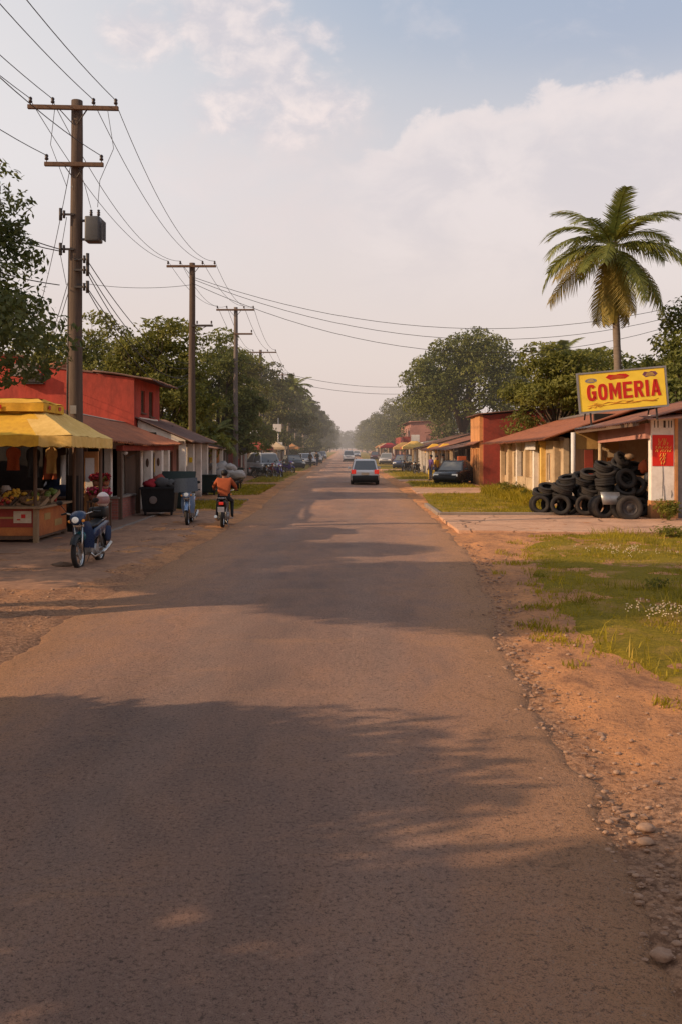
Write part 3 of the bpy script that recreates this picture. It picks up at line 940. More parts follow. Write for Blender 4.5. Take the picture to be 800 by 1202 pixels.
# ------------------------------------------------------------------ trees
def crown_np(seed, lobes, n, size, asp=.5, droop=.15, shell=.5):
    g = np.random.default_rng(seed)
    Lc = np.array([l[0] for l in lobes]); Lr = np.array([l[1] for l in lobes])
    w = (Lr[:, 0] * Lr[:, 1] + Lr[:, 0] * Lr[:, 2]); w = w / w.sum()
    idx = g.choice(len(lobes), n, p=w)
    d = g.normal(size=(n, 3)); d /= np.linalg.norm(d, axis=1)[:, None]
    d[:, 2] = np.where((d[:, 2] < -.35) & (g.random(n) < .6), -d[:, 2], d[:, 2])
    # clumps: leaves gather round twig ends on each lobe's shell
    tw = g.normal(size=(len(lobes), 26, 3)); tw /= np.linalg.norm(tw, axis=2)[:, :, None]
    pick = tw[idx, g.integers(0, 26, n)]
    d = d * .42 + pick * (g.random(n)[:, None] * .5 + .7); d /= np.linalg.norm(d, axis=1)[:, None]
    rad = shell + (1.12 - shell) * g.random(n) ** .6
    p = Lc[idx] + d * Lr[idx] * rad[:, None]
    nrm = d * .5 + g.normal(size=(n, 3)) * .55 + np.array([0, 0, .45])
    nrm /= np.linalg.norm(nrm, axis=1)[:, None]
    t = np.cross(nrm, g.normal(size=(n, 3))); t /= np.linalg.norm(t, axis=1)[:, None]
    t[:, 2] -= droop; t /= np.linalg.norm(t, axis=1)[:, None]
    b = np.cross(nrm, t)
    s = size * g.uniform(.6, 1.35, n)[:, None]
    V = np.stack([p - t * s * .5, p + b * s * asp * .5 + nrm * s * .08, p + t * s * .5, p - b * s * asp * .5 + nrm * s * .08], 1).reshape(-1, 3)
    F = np.arange(n)[:, None] * 4 + np.array([[0, 1, 2, 3]])
    return V, F


def lobes_for(seed, cr, z0, z1, k, flat=.55, top=.9):
    """Lobes of foliage spread over an uneven dome between heights z0 and z1."""
    g = random.Random(seed)
    out = []
    for i in range(k):
        a = i * 2.39996 + g.uniform(-.4, .4)
        q = math.sqrt((i + .5) / k)
        rr = cr * q * g.uniform(.72, 1.0) * .86
        hgt = z0 + (z1 - z0) * (1 - .75 * q * q) * g.uniform(.55, 1.0) * top
        r = cr * g.uniform(.22, .36) * (1.15 - .35 * q)
        out.append(((rr * math.cos(a), rr * math.sin(a), hgt), (r * g.uniform(.9, 1.3), r * g.uniform(.9, 1.3), r * flat * g.uniform(.8, 1.25))))
    return out


def make_tree(name, label, loc, h, cr, base, seed, leaf, n=6000, size=.3, k=18, flat=.6, group=None, trunk_r=.22, asp=.5, low=False, shell=.5, kink=0.0):
    t = thing(name, label, 'tree', loc, 0, group)
    g = random.Random(seed * 7 + 1)
    lob = lobes_for(seed, cr, base + (h - base) * .12, h, k, flat)
    if low:
        lob += [((c[0] * 1.02, c[1] * 1.02, base + (h - base) * g.uniform(.02, .4)), (r[0] * 1.05, r[1] * 1.05, r[2] * 1.1)) for c, r in lob[k // 3:]]
    b = MB()
    fork = Vector((kink, .1, base * .72))
    b.tube([(0, 0, -.1), (.02, 0, .12), (kink * .3, .05, base * .35), fork], [trunk_r * 1.55, trunk_r * 1.15, trunk_r * .95, trunk_r * .85], 10)
    limbs = lob[:k] if k <= 12 else [lob[i] for i in range(0, k, max(1, k // 11))]
    for c, r in limbs:
        c = Vector(c); mid = fork.lerp(c, .5) + Vector((g.uniform(-.2, .2), g.uniform(-.2, .2), g.uniform(-.1, .35))) * cr * .25
        q = fork.lerp(mid, .5) + Vector((0, 0, .12 * cr))
        b.tube([fork - Vector((0, 0, .15)), q, mid, mid.lerp(c, .6), c], [trunk_r * .6, trunk_r * .42, trunk_r * .3, trunk_r * .18, trunk_r * .06], 6)
        for _ in range(3):
            e = c + Vector((g.uniform(-1, 1) * r[0], g.uniform(-1, 1) * r[1], g.uniform(-.4, .8) * r[2])) * .9
            b.tube([mid.lerp(c, .55), mid.lerp(e, .7), e], [trunk_r * .14, trunk_r * .09, trunk_r * .03], 4)
    b.build('trunk', M['bark'], t)
    V, F = crown_np(seed, lob, n, size, asp, .15, shell)
    np_mesh('crown', V, F, leaf, t)
    return t


def frond_mb(L, arch, width, seed, nl=34, mi=0, droop=.5, side_droop=.55):
    """A pinnate palm leaf that starts at the origin and runs out along +X, arching down."""
    g = random.Random(seed)
    b = MB()
    pts = []
    ang, p = 0.0, Vector((0, 0, 0))
    N = 12
    for i in range(N + 1):
        pts.append(p.copy())
        ang -= arch / N * (.4 + 1.2 * i / N)
        p = p + Vector((math.cos(ang), 0, math.sin(ang))) * (L / N)
    b.tube(pts, [.035 * (1 - .85 * i / N) + .004 for i in range(N + 1)], 5)
    for i in range(nl):
        u = .12 + .87 * i / (nl - 1)
        f = u * N; k = min(int(f), N - 1)
        o = pts[k].lerp(pts[k + 1], f - k)
        tan = (pts[k + 1] - pts[k]).normalized()
        ln = width * (math.sin(PI * min(1, u * .80 + .14)) ** .7) * g.uniform(.8, 1.1)
        for s in (-1, 1):
            out = (Vector((0, s, 0)) + tan * (.55 + .5 * u) + Vector((0, 0, g.uniform(-.15, .1)))).normalized()
            m_ = o + out * ln * .5 + Vector((0, 0, -ln * .10 * side_droop))
            e = o + out * ln * .85 + Vector((0, 0, -ln * side_droop * g.uniform(.6, 1.0)))
            w = tan * .048
            b.add([o - w, o + w, m_ + w * .9, m_ - w * .9, e], [(0, 1, 2, 3), (3, 2, 4)], mi)
    return b


def make_palm(name, label, loc, h, seed, L=3.0, trunk_r=.13, lean=(0, 0), skirt=True, group=None):
    t = thing(name, label, 'palm tree', loc, 0, group)
    g = random.Random(seed)
    b = MB()
    N = 26
    pts = [Vector((lean[0] * (i / N) ** 2, lean[1] * (i / N) ** 2, h * i / N - .1)) for i in range(N + 1)]
    b.tube(pts, [trunk_r * (1.25 - .35 * i / N) * (1.0 + .05 * (i % 2)) for i in range(N + 1)], 10)
    b.build('trunk', M['palm_bark'], t)
    top = Vector((lean[0], lean[1], h - .1))
    hb = MB()
    for i in range(18):
        a = i * 2.4
        hb.tube([top + Vector((0, 0, -.25)), top + Vector((.14 * math.cos(a), .14 * math.sin(a), .1)), top + Vector((.3 * math.cos(a), .3 * math.sin(a), .30))], [.05, .045, .02], 5)
    hb.build('heart', M['palm_bark'], t)
    cb = None
    for i in range(7):
        a = i * .9 + g.random()
        cb = MB(); cb.ball((0, 0, 0), (.10, .10, .13), 8, 6)
        o = cb.build('coconut', M['f_green'], t); o.location = top + Vector((.22 * math.cos(a), .22 * math.sin(a), -.12 - .12 * g.random()))
    spec = []
    # (elevation, arch, length factor, material): an erect heart, a spreading middle, a hanging skirt
    for i in range(4): spec.append((RAD(g.uniform(52, 66)), RAD(g.uniform(50, 80)), .92, 'frond'))
    for i in range(8): spec.append((RAD(g.uniform(28, 54)), RAD(g.uniform(75, 105)), 1.0, 'frond'))
    for i in range(8): spec.append((RAD(g.uniform(2, 24)), RAD(g.uniform(60, 90)), 1.0, 'frond'))
    if skirt:
        for i in range(7): spec.append((RAD(g.uniform(-40, -10)), RAD(g.uniform(35, 55)), 1.0, 'frond_olive' if i % 3 else 'frond'))
        for i in range(7): spec.append((RAD(g.uniform(-76, -50)), RAD(g.uniform(10, 24)), .95, 'frond_olive'))
    for i, (el_, ar, lf, mk) in enumerate(spec):
        f = frond_mb(L * lf * g.uniform(.92, 1.05), ar, L * .29, seed * 50 + i, 36, 0, side_droop=.38 if el_ > RAD(25) else .62)
        o = f.build('frond', M[mk], t)
        o.location = top + Vector((0, 0, .1))
        o.rotation_euler = Euler((g.uniform(-.25, .25), -el_, i * 2.39996 + g.uniform(-.25, .25)), 'XYZ')
    return t


# near trees on the left whose shade falls over the road; unseen ones are placed for it
make_tree('tree', 'big leafy tree overhanging the yellow awning at the picture edge', (-6.95, 11.9, 0), 7.0, 3.5, 2.6, 3, M['leaf_near'], 70000, .105, 28, .62, trunk_r=.26, asp=.45)
make_tree('tree', 'small round tree standing out of frame beside the near road', (-7.5, 4.45, 0), 3.45, 2.7, 1.0, 5, M['leaf_near'], 9500, .24, 20, .6, trunk_r=.2, low=True)
make_tree('tree', 'low bushy shade tree at the road edge out of frame', (-6.6, -.5, 0), 6.2, 3.7, 2.0, 6, M['leaf_near'], 11000, .30, 22, .6, trunk_r=.22)
make_tree('tree', 'dense round tree added for shade out of frame beside the leafy tree', (-12.4, 10.9, 0), 8.4, 3.8, 5.0, 14, M['leaf_near'], 20000, .25, 24, .6)
make_tree('tree', 'low bushy tree added for shade out of frame behind the fruit stall', (-14.6, 20.5, 0), 5.9, 4.0, 1.2, 8, M['leaf_b'], 9000, .3, 20, .6, low=True)
make_tree('tree', 'low bushy tree added for shade out of frame behind the kiosk', (-15.6, 27.0, 0), 5.0, 3.6, 1.2, 9, M['leaf_b'], 9000, .3, 20, .6, low=True)
make_tree('tree', 'round tree added for shade out of frame beyond the leafy tree over the awning', (-12.9, 16.6, 0), 6.7, 4.2, 2.2, 12, M['leaf_near'], 14000, .25, 20, .6)
# trees behind the left row of houses
lt = [
    ((-15.6, 57, 0), 11.6, 4.2, 2.6, 21, 'leaf_c', 'olive tree behind the tall end of the red house, left of the transformer pole'),
    ((-10.4, 52, 0), 10.9, 4.0, 2.2, 22, 'leaf_c', 'broad tree rising straight behind the flat roof corner of the red house'),
    ((-8.6, 63, 0), 11.0, 3.4, 2.0, 23, 'leaf_b', 'dark tree between the second and third power poles'),
    ((-9.2, 82, 0), 12.4, 3.9, 2.0, 24, 'leaf_c', 'rounded olive tree behind the third power pole'),
]
for loc, h, cr, base, sd, lm, lab in lt:
    make_tree('tree', lab, loc, h, cr, base, sd, M[lm], 16000, .27, 26, .62, trunk_r=.24, low=True)
make_tree('tree', 'dark low-crowned tree filling the gap behind the white houses', (-12.6, 62, 0), 9.4, 4.6, 1.2, 28, M['leaf_b'], 12000, .30, 24, .6, low=True)
make_tree('tree', 'tall olive tree far behind the roof of the yellow stall', (-22.5, 64, 0), 11.0, 4.6, 2.4, 29, M['leaf_c'], 9000, .30, 20, .6, low=True)
far_a = make_tree('tree', 'hazy tree behind the fourth power pole', (-8.9, 104, 0), 13.2, 4.7, 1.6, 31, M['leaf_d'], 12000, .36, 24, .62, low=True)
far_b = make_tree('tree', 'hazy spreading tree beyond the motorbikes parked on the grass', (-8.6, 128, 0), 14.2, 4.9, 1.6, 32, M['leaf_d'], 11000, .40, 22, .6, low=True)
hz = 'hazy trees lining the far left side of the road'
for i, (x, Y, s) in enumerate(((-9.5, 146, 1.0), (-8.4, 162, 1.04), (-9.4, 184, 1.08), (-8.0, 206, 1.1), (-9.2, 236, 1.12), (-7.9, 268, 1.12), (-8.6, 305, 1.15), (-7.6, 350, 1.18), (-8.0, 405, 1.2), (-7.6, 470, 1.25))):
    dup((far_a, far_b)[i % 2], (x, Y, 0), i * 1.7, 'hazy tree of the row lining the far left side of the road', hz, s)
# right side
make_tree('tree', 'big spreading tree with open limbs behind the yellow awnings', (11.9, 90, 0), 14.2, 6.9, 5.2, 41, M['leaf_a'], 30000, .32, 36, .5, trunk_r=.38, kink=-.7, low=True)
make_tree('tree', 'olive bushy tree overhanging the dull red house', (12.0, 53, 0), 9.0, 3.4, 3.3, 42, M['leaf_c'], 13000, .25, 24, .62, low=True)
make_tree('tree', 'dense tree between the sign and the olive tree', (14.8, 56, 0), 8.6, 3.6, 2.6, 43, M['leaf_c'], 11000, .27, 24, .62, low=True)
make_tree('tree', 'tall dark tree at the picture edge beyond the palm', (17.6, 45, 0), 11.2, 3.9, 3.0, 44, M['leaf_a'], 18000, .24, 28, .6, low=True, trunk_r=.28)
make_tree('tree', 'dark tree between the palm trunk and the tyre shop roof', (15.6, 50.5, 0), 7.6, 3.2, 2.2, 45, M['leaf_b'], 12000, .25, 22, .6, low=True)
make_tree('tree', 'low tree behind the tyre shop roof under the tall dark tree', (14.6, 40.5, 0), 7.0, 2.6, 2.0, 46, M['leaf_a'], 10000, .22, 20, .6, low=True)
far_c = make_tree('tree', 'rounded hazy tree behind the two-storey balcony house', (11.2, 125, 0), 11.8, 4.6, 1.4, 51, M['leaf_d'], 9000, .33, 24, .62, low=True)
far_d = make_tree('tree', 'taller hazy tree just past the balcony house', (11.0, 160, 0), 12.8, 4.8, 1.4, 52, M['leaf_d'], 8000, .36, 22, .6, low=True)
hz = 'hazy trees lining the far right side of the road'
for i, (x, Y, s) in enumerate(((11.8, 142, 1.0), (11.2, 180, 1.04), (10.2, 204, 1.06), (10.8, 232, 1.1), (9.0, 262, 1.1), (9.6, 300, 1.12), (8.2, 345, 1.16), (9.0, 400, 1.2), (8.2, 470, 1.22))):
    dup((far_c, far_d)[i % 2], (x, Y, 0), i * 2.3, 'hazy tree of the row lining the far right side of the road', hz, s)
make_tree('tree', 'hazy tree behind the white blank board by the balcony house', (12.4, 105, 0), 9.4, 4.4, 1.6, 55, M['leaf_d'], 8000, .33, 22, .6, low=True)
hz = 'hazy trees closing the far end of the road'
for i, x in enumerate((-15, -10, -6, -2.5, 1, 4.5, 8, 12, 19)):
    dup((far_a, far_c)[i % 2], (x, 640 + 12 * (i % 3), 0), i * 1.1, 'greyish tree closing the view at the far end of the road', hz, 1.05 + .12 * (i % 3))
hz = 'trees far off on the flat land'
for i, (x, Y) in enumerate(((-34, 110), (-26, 90), (-42, 140), (30, 90), (36, 120), (24, 75), (-30, 66), (27, 58))):
    dup((far_a, far_b, far_c, far_d)[i % 4], (x, Y, 0), i * .9, 'far-off tree seen only as a scrap of green over the roofs', hz, .8)

make_palm('palm_tree', 'tall coconut palm with a skirt of yellowing fronds behind the yellow sign', (13.35, 45.6, 0), 12.1, 4, 4.0, .17, (-.35, .1))
make_palm('palm_tree', 'small far palm showing above the olive tree', (16.3, 73, 0), 9.2, 9, 3.0, .15, (.2, 0), False)
make_palm('palm_tree', 'second small palm beside the sign, half hidden in the trees', (17.3, 66, 0), 8.2, 12, 2.8, .15, (0, 0), False)
p0 = make_palm('palm_tree', 'hazy palm leaning over the left row of poles', (-6.9, 112, 0), 9.2, 15, 3.0, .16, (.5, 0), False)
dup(p0, (-6.7, 152, 0), 2.0, 'smaller hazy palm farther along the left row of trees', None, .98)
make_palm('palm_tree', 'young palm with arching yellow-green fronds beside the roofed post', (-8.1, 57, 0), 2.8, 17, 2.0, .12, (0, 0), False)

# ------------------------------------------------------------------ power poles and lines
INS = {}


def insulator(b, c, s=1.0):
    x, y, z = c
    b.lathe([(.012, 0), (.012, .06), (.05, .06), (.055, .10), (.032, .12), (.05, .15), (.045, .185), (.02, .21), (.0, .215)], 8, 0, Matrix.Translation(c) @ Matrix.Scale(s, 4))


def make_pole(label, loc, h, arms, r0=.17, mats='pole_wood', foot=True, tilt=0.0, small=False):
    t = thing('utility_pole', label, 'power pole', loc)
    t.rotation_euler = (0, tilt, 0)
    b = MB()
    N = 10
    b.tube([(0.012 * math.sin(i * .9), 0, -.15 + (h + .15) * i / N) for i in range(N + 1)], [r0 * (1 - .26 * i / N) for i in range(N + 1)], 12)
    b.build('shaft', M[mats], t)
    if foot:
        f = MB(); f.lathe([(r0 * 1.012, -.1), (r0 * 1.004, .9), (r0 * .985, 1.55)], 14); f.build('dark_foot', M['tar'], t)  # near-black sleeve round the bottom of the shaft
    tips = []
    for (z, w, off, slant, ninx) in arms:
        a = MB()
        y = -r0 - .04
        T = Matrix.Translation((off, y, z)) @ Matrix.Rotation(slant, 4, 'Y')
        a.box((0, 0, 0), (w, .10, .11), 0, 0, .012, T)
        o = a.build('crossarm', M['wood'], t)
        if abs(off) < .2:
            for s in (-1, 1):
                q = MB(); q.bar((s * .38 * min(1, w / 2.2) + off, y + .02, z - .02), (s * .06, -r0 * .8, z - .40 * min(1, w / 2)), .035, .02)
                q.build('brace', M['steel_dark'], t)
        for u in ninx:
            i_ = MB(); insulator(i_, (0, 0, 0), 1.0)
            oo = i_.build('insulator', M['ceramic'], o)
            p = T @ Vector((u * w / 2, 0, .055)); oo.location = p
            tips.append(Vector(loc) + p + Vector((0, 0, .2)))
    return t, tips


P1, t1 = make_pole('nearest tall timber power pole, carrying a grey transformer by the yellow awning', (-7.2, 25, 0), 11.55,
                   [(11.28, 2.4, -.03, .017, (-.94, -.45, .45, .94)), (9.78, 1.56, 0, .008, (-.93, .93))], .20, tilt=0.004)
tr = MB()
tr.box((0.47, -.02, 8.10), (.40, .40, .68), 0, 0, .05)
tb = tr.build('transformer', M['grey_paint'], P1)
q = MB()
for z in (7.85, 8.35):
    q.box((.22, 0, z), (.18, .10, .05))
for i in range(6): q.box((.735, -.17 + i * .065, 8.08), (.03, .02, .52))
q.build('cooling_fins', M['grey_paint'], tb)
for dx_ in (-.1, .1):
    q = MB(); q.lathe([(.02, 0), (.05, .03), (.03, .06), (.05, .09), (.03, .12), (.04, .16), (0, .18)], 8, 0, Matrix.Translation((.5 + dx_, -.02, 8.47))); q.build('bushing', M['ceramic'], tb)
for z, s in ((8.47, -1), (7.28, 1), (7.0, 1), (6.55, 1), (7.55, -1)):
    q = MB(); q.bar((0, -.18, z), (s * .36, -.2, z), .05, .05)
    q.tube([(s * .36, -.2, z - .16), (s * .36, -.2, z + .16)], .045, 8)
    q.tube([(s * .27, -.2, z - .10), (s * .27, -.2, z + .10)], .035, 8)
    q.build('line_bracket', M['steel_dark'], P1)
for z in (9.2, 6.6, 5.2, 3.6):
    q = MB(); q.lathe([(.195 - z * .0046, z), (.195 - z * .0046, z + .05)], 14); q.build('steel_band', M['steel_dark'], P1)
q = MB(); q.tube([(-.24, .05, 0.2), (-.235, .05, 4), (-.20, .05, 7.6)], .03, 6); q.build('conduit', M['steel_dark'], P1)
for a_ in (((.12, -.2, 9.7), (.30, -.25, 9.2), (.42, -.1, 8.65)), ((-.5, -.3, 11.2), (-.62, -.25, 10.3), (-.2, -.2, 9.2)), ((.9, -.3, 11.2), (1.05, -.25, 10.2), (.65, -.1, 9.4), (.58, -.05, 8.7)), ((-.2, -.2, 8.4), (-.35, -.25, 7.4), (-.2, -.2, 6.6))):
    q = MB(); q.tube(a_, .009, 4); q.build('jumper_wire', M['wire'], P1)
q = MB(); q.box((-.0, -.215, 3.3), (.16, .012, .22)); q.build('number_plate', M['metal'], P1)

P2, t2 = make_pole('second tall timber power pole with a dark foot, behind the blue scooter', (-7.5, 46, 0), 11.35, [(11.15, 2.42, 0, 0, (-.94, -.45, .45, .94))], .19)
q = MB(); q.bar((0, -.2, 8.25), (1.05, -.22, 8.25), .08, .10)
for u in (.28, .98): insulator(q, (u, -.22, 8.30), .9)
q.bar((.1, -.2, 7.9), (.75, -.22, 8.22), .03, .03)
q.build('side_arm', M['steel_dark'], P2)
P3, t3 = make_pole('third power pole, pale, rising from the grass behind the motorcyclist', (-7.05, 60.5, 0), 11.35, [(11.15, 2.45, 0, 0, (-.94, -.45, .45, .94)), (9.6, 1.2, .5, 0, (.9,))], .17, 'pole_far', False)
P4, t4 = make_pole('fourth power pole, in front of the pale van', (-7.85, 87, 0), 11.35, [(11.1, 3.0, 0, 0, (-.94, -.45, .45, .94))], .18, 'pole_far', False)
polesF = [t1, t2, t3, t4]
gp = 'power poles receding along the left verge'
for i, (x, Y, s) in enumerate(((-7.6, 114, 1.0), (-7.4, 140, 1.0), (-7.6, 168, .95), (-7.3, 205, 1), (-7.4, 250, 1))):
    c = dup(P4, (x, Y, 0), 0, ['fifth power pole, with a small white sign at its side', 'sixth power pole along the left verge', 'seventh power pole, thin in the haze', 'thin hazy pole far along the left verge', 'thin hazy pole far along the left verge'][i], gp, (1, 1, s))
    polesF.append([v + Vector((x + 7.85, Y - 87, 0)) for v in t4])
for P in (P1, P2, P3, P4): P['group'] = gp
P0, t0 = make_pole('power pole standing out of frame beside the road', (-7.3, 1.5, 0), 11.5, [(11.28, 2.4, 0, 0, (-.94, -.45, .45, .94)), (9.78, 1.56, 0, 0, (-.93, .93))], .19)

# a lean street light pole with a lamp head and plain white board
t = thing('sign_post', 'thin post carrying two small plain white boards among the far poles', 'sign post', (-7.05, 99, 0))
b = MB(); b.tube([(0, 0, 0), (0, 0, 5.4)], .05, 8); b.build('post', M['metal'], t)
for z, s in ((4.35, .85), (2.5, .7)):
    b = MB(); b.box((-.12 if z > 4 else .1, -.08, z), (s, .04, s * .95), 0, 0, .01); b.build('board', M['white_paint'], t)


def wire(a, b, sag, r=.012, label='', group='', N=22, name='power_line'):
    a, b = Vector(a), Vector(b)
    m = MB()
    m.tube([a.lerp(b, i / N) - Vector((0, 0, sag * 4 * (i / N) * (1 - i / N))) for i in range(N + 1)], r, 5, 0, False)
    return tag(m.build(name, M['wire']), label, 'cable', group)


for k in range(4):
    wire(t0[k], t1[k], .75, .011, 'taut black line running overhead from the first crossarm towards the viewer', 'lines overhead before the transformer pole')
for k in range(2):
    wire(t0[4 + k], t1[4 + k], .9, .011, 'lower black line running overhead to the short second crossarm', 'lines to the short second crossarm')
for i in range(len(polesF) - 1):
    a, b = polesF[i], polesF[i + 1]
    lab = ('thin line strung between the first and second power poles', 'thin line strung between the second and third power poles', 'thin line strung between the third and fourth power poles')[i] if i < 3 else 'hair-thin line strung between the far hazy poles'
    for k in range(4):
        wire(a[k], b[k if k < len(b) else -1], .55 + .25 * (k % 2) + (.3 if i == 0 else 0), .010 if i < 2 else .013, lab, 'top lines, ' + lab)
L1p, L2p = Vector((-7.2, 24.8, 0)), Vector((-7.5, 45.8, 0))
for k, (z, s, e) in enumerate(((7.28, .7, 6.4), (7.05, .9, 6.2), (6.95, 1.1, 5.9), (6.55, .8, 5.7), (6.5, 1.15, 5.5))):
    wire(L1p + Vector((.36, 0, z)), L2p + Vector((-.1, 0, e)), s, .013, 'thick sagging cable dropping from the nearest pole bracket towards the second pole', 'sagging cables between the first two poles')
for k, (z, e) in enumerate(((7.55, 7.9), (7.5, 7.2), (6.6, 6.7))):
    wire((-7.9, 1.5, e), L1p + Vector((-.36, 0, z)), .8, .014, 'sagging cable entering at the side and reaching the nearest pole', 'cables entering beside the leafy tree')
for k, (z, e) in enumerate(((6.9, 4.4), (6.6, 4.1), (9.75, 5.9))):
    wire(L1p + Vector((-.1, 0.1, z)), (-13.0, 38.6, e + .9), .5, .010, 'service wire from the nearest pole down to the red house', 'service wires to the red house')
for k, (z, e, s) in enumerate(((9.05, 10.3, 1.9), (8.95, 9.9, 2.1), (8.75, 9.5, 2.4))):
    wire(L2p + Vector((0, 0, z + 1.6)), (17.5, 47 + k, e - .7), s, .013, 'long line crossing high over the road to the trees behind the palm', 'lines crossing high over the road')
wire((-12, 42, 9.7), L2p + Vector((0, 0, 10.25)), .2, .011, 'short line reaching the second pole from the trees', 'lines reaching the second pole from the trees')
wire(Vector((-7.05, 60.5, 8.0)), Vector((12.5, 78, 8.7)), 1.6, .014, 'lower faint line crossing the road to the big spreading tree', 'lower lines crossing the road')
wire(Vector((-7.05, 60.5, 7.4)), Vector((12.5, 80, 8.0)), 1.4, .014, 'lower faint line crossing the road to the big spreading tree', 'lower lines crossing the road')
# ------------------------------------------------------------------ right side: the tyre shop
def part(name, mats, parent, fn, label=None):
    b = MB(); fn(b)
    o = b.build(name, mats, parent)
    if label: o['label'] = label
    return o


def window(parent, T, a, b, lo, hi, t, frame='wood', glass='glass', bars=1, shutter=None):
    """Frame, pane and glazing bars in an opening of a wall (local x along the wall, y into it)."""
    f = MB(); w = .05
    for x0, x1, z0, z1 in ((a, b, lo, lo + w), (a, b, hi - w, hi), (a, a + w, lo + w, hi - w), (b - w, b, lo + w, hi - w)):
        f.box(((x0 + x1) / 2, t * .45, (z0 + z1) / 2), (x1 - x0, .07, z1 - z0), 0, 0, 0, T)
    for k in range(bars):
        x = a + (b - a) * (k + 1) / (bars + 1)
        f.box((x, t * .45, (lo + hi) / 2), (.035, .05, hi - lo - 2 * w), 0, 0, 0, T)
    f.box(((a + b) / 2, -.03, lo - .03), (b - a + .12, .12, .05), 0, 0, 0, T)
    o = f.build('window', M[frame], parent)
    g = MB(); g.box(((a + b) / 2, t * .55, (lo + hi) / 2), (b - a - .02, .015, hi - lo - .02), 0, 0, 0, T); g.build('pane', M[glass], o)
    return o


def door(parent, T, a, b, hi, t, m='wood', panels=True):
    f = MB()
    f.box(((a + b) / 2, t * .5, hi / 2), (b - a, .05, hi), 0, 0, 0, T)
    if panels:
        for z0, z1 in ((.15, .9), (1.0, hi - .15)):
            f.box(((a + b) / 2, t * .5 - .032, (z0 + z1) / 2), ((b - a) * .7, .02, z1 - z0), 0, 0, .008, T)
    o = f.build('door', M[m], parent)
    h = MB(); h.ball(T @ Vector((b - .1, t * .5 - .07, 1.0)), .03, 8, 6); h.build('handle', M['metal'], o)
    return o


shop = thing('tyre_shop', 'open-fronted tyre repair shop with rusty tin roof and white corner wall', 'shop', (10.5, 32, 0))
OFF = Vector((10.5, 32, 0))


def sh(name, mats, fn, label=None):
    b = MB(); fn(b); b.v = [tuple(Vector(v) - OFF) for v in b.v]
    o = b.build(name, mats, shop)
    if label: o['label'] = label
    return o


# corner wall that faces the viewer (white above, ochre dado), back and side walls
sh('corner_wall', M['white_wall'], lambda b: (b.span((9.62, 29.5, .62), (10.36, 29.78, 3.32), 0, .012)))
sh('dado', M['orange_wall'], lambda b: (b.span((9.605, 29.48, 0), (10.375, 29.80, .62), 0, .01)))
sh('corner_trim', M['orange_wall'], lambda b: (b.span((10.363, 29.46, 0), (10.46, 29.80, 3.3), 0, .01)), 'orange brick edge of the corner wall')
sh('side_wall', M['grey_wall'], lambda b: (b.span((10.465, 30.0, 0), (15.4, 30.2, 3.3))))
sh('shutter', M['metal'], lambda b: [b.span((10.9, 29.965, .05 + k * .115), (13.2, 29.995, .155 + k * .115), 0, .008) for k in range(21)])
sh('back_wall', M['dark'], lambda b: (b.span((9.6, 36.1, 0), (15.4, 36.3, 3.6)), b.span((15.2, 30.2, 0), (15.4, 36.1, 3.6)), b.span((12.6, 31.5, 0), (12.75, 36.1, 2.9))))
sh('beam', M['pink_wall'], lambda b: (b.bar((9.55, 29.6, 2.82), (9.42, 34.7, 2.70), .16, .48)))
sh('front_wall', [M['ochre_wall'], M['brown_wall'], M['red_wall_b']], lambda b: (
    b.span((8.46, 34.86, 2.24), (9.45, 35.02, 2.86), 0), b.span((8.55, 35.40, 0), (9.34, 35.48, 2.4), 1), b.span((9.02, 35.33, 0), (9.33, 35.39, 2.2), 2)))
sh('post', M['white_paint'], lambda b: b.tube([(8.45, 34.78, 0), (8.45, 34.78, 2.85)], .085, 12))
sh('post', M['cream_wall'], lambda b: b.tube([(9.40, 34.66, 0), (9.42, 34.66, 2.9)], .07, 12))
sh('post', M['wood'], lambda b: b.tube([(12.1, 29.9, 0), (12.1, 29.9, 3.1)], .07, 12))
sh('roof', M['tin_rust'], lambda b: (b.sheet((8.55, 36.0, 2.92), (8.98, 28.9, 3.08), (12.9, 28.8, 4.12), (12.9, 36.4, 4.05), .012, .19, .02, 0, 8, .02, 2), b.sheet((15.8, 28.8, 3.3), (15.8, 36.4, 3.3), (12.9, 36.4, 4.05), (12.9, 28.8, 4.12), .012, .19, .02, 0, 5, 0, 3)))
sh('rafter', M['wood'], lambda b: b.bar((8.62, 35.9, 2.86), (9.05, 29.0, 3.02), .07, .12))
sh('fascia', M['tin_rust'], lambda b: b.sheet((9.3, 28.72, 3.14), (10.75, 28.5, 3.22), (10.7, 29.3, 3.36), (9.2, 29.4, 3.28), .015, .0, 0, 0, 3))
sh('roof_patch', M['tin_grey'], lambda b: b.sheet((8.48, 37.4, 2.93), (8.60, 33.8, 3.0), (10.9, 33.6, 3.40), (10.9, 37.5, 3.36), .01, .19, .02, 0, 5, 0, 8), 'grey sheet lapped over the roof corner')
# bits of shelving and boards inside
sh('shelf', M['wood'], lambda b: [b.span((10.0, 35.6, z), (12.4, 36.05, z + .05)) for z in (1.2, 1.9)])
sh('wall_board', M['orange_print'], lambda b: b.span((9.9, 35.45, 1.72), (10.9, 35.5, 1.92)))
sh('wall_board', M['ochre_wall'], lambda b: b.span((9.85, 35.5, 2.2), (10.35, 35.55, 2.5)))
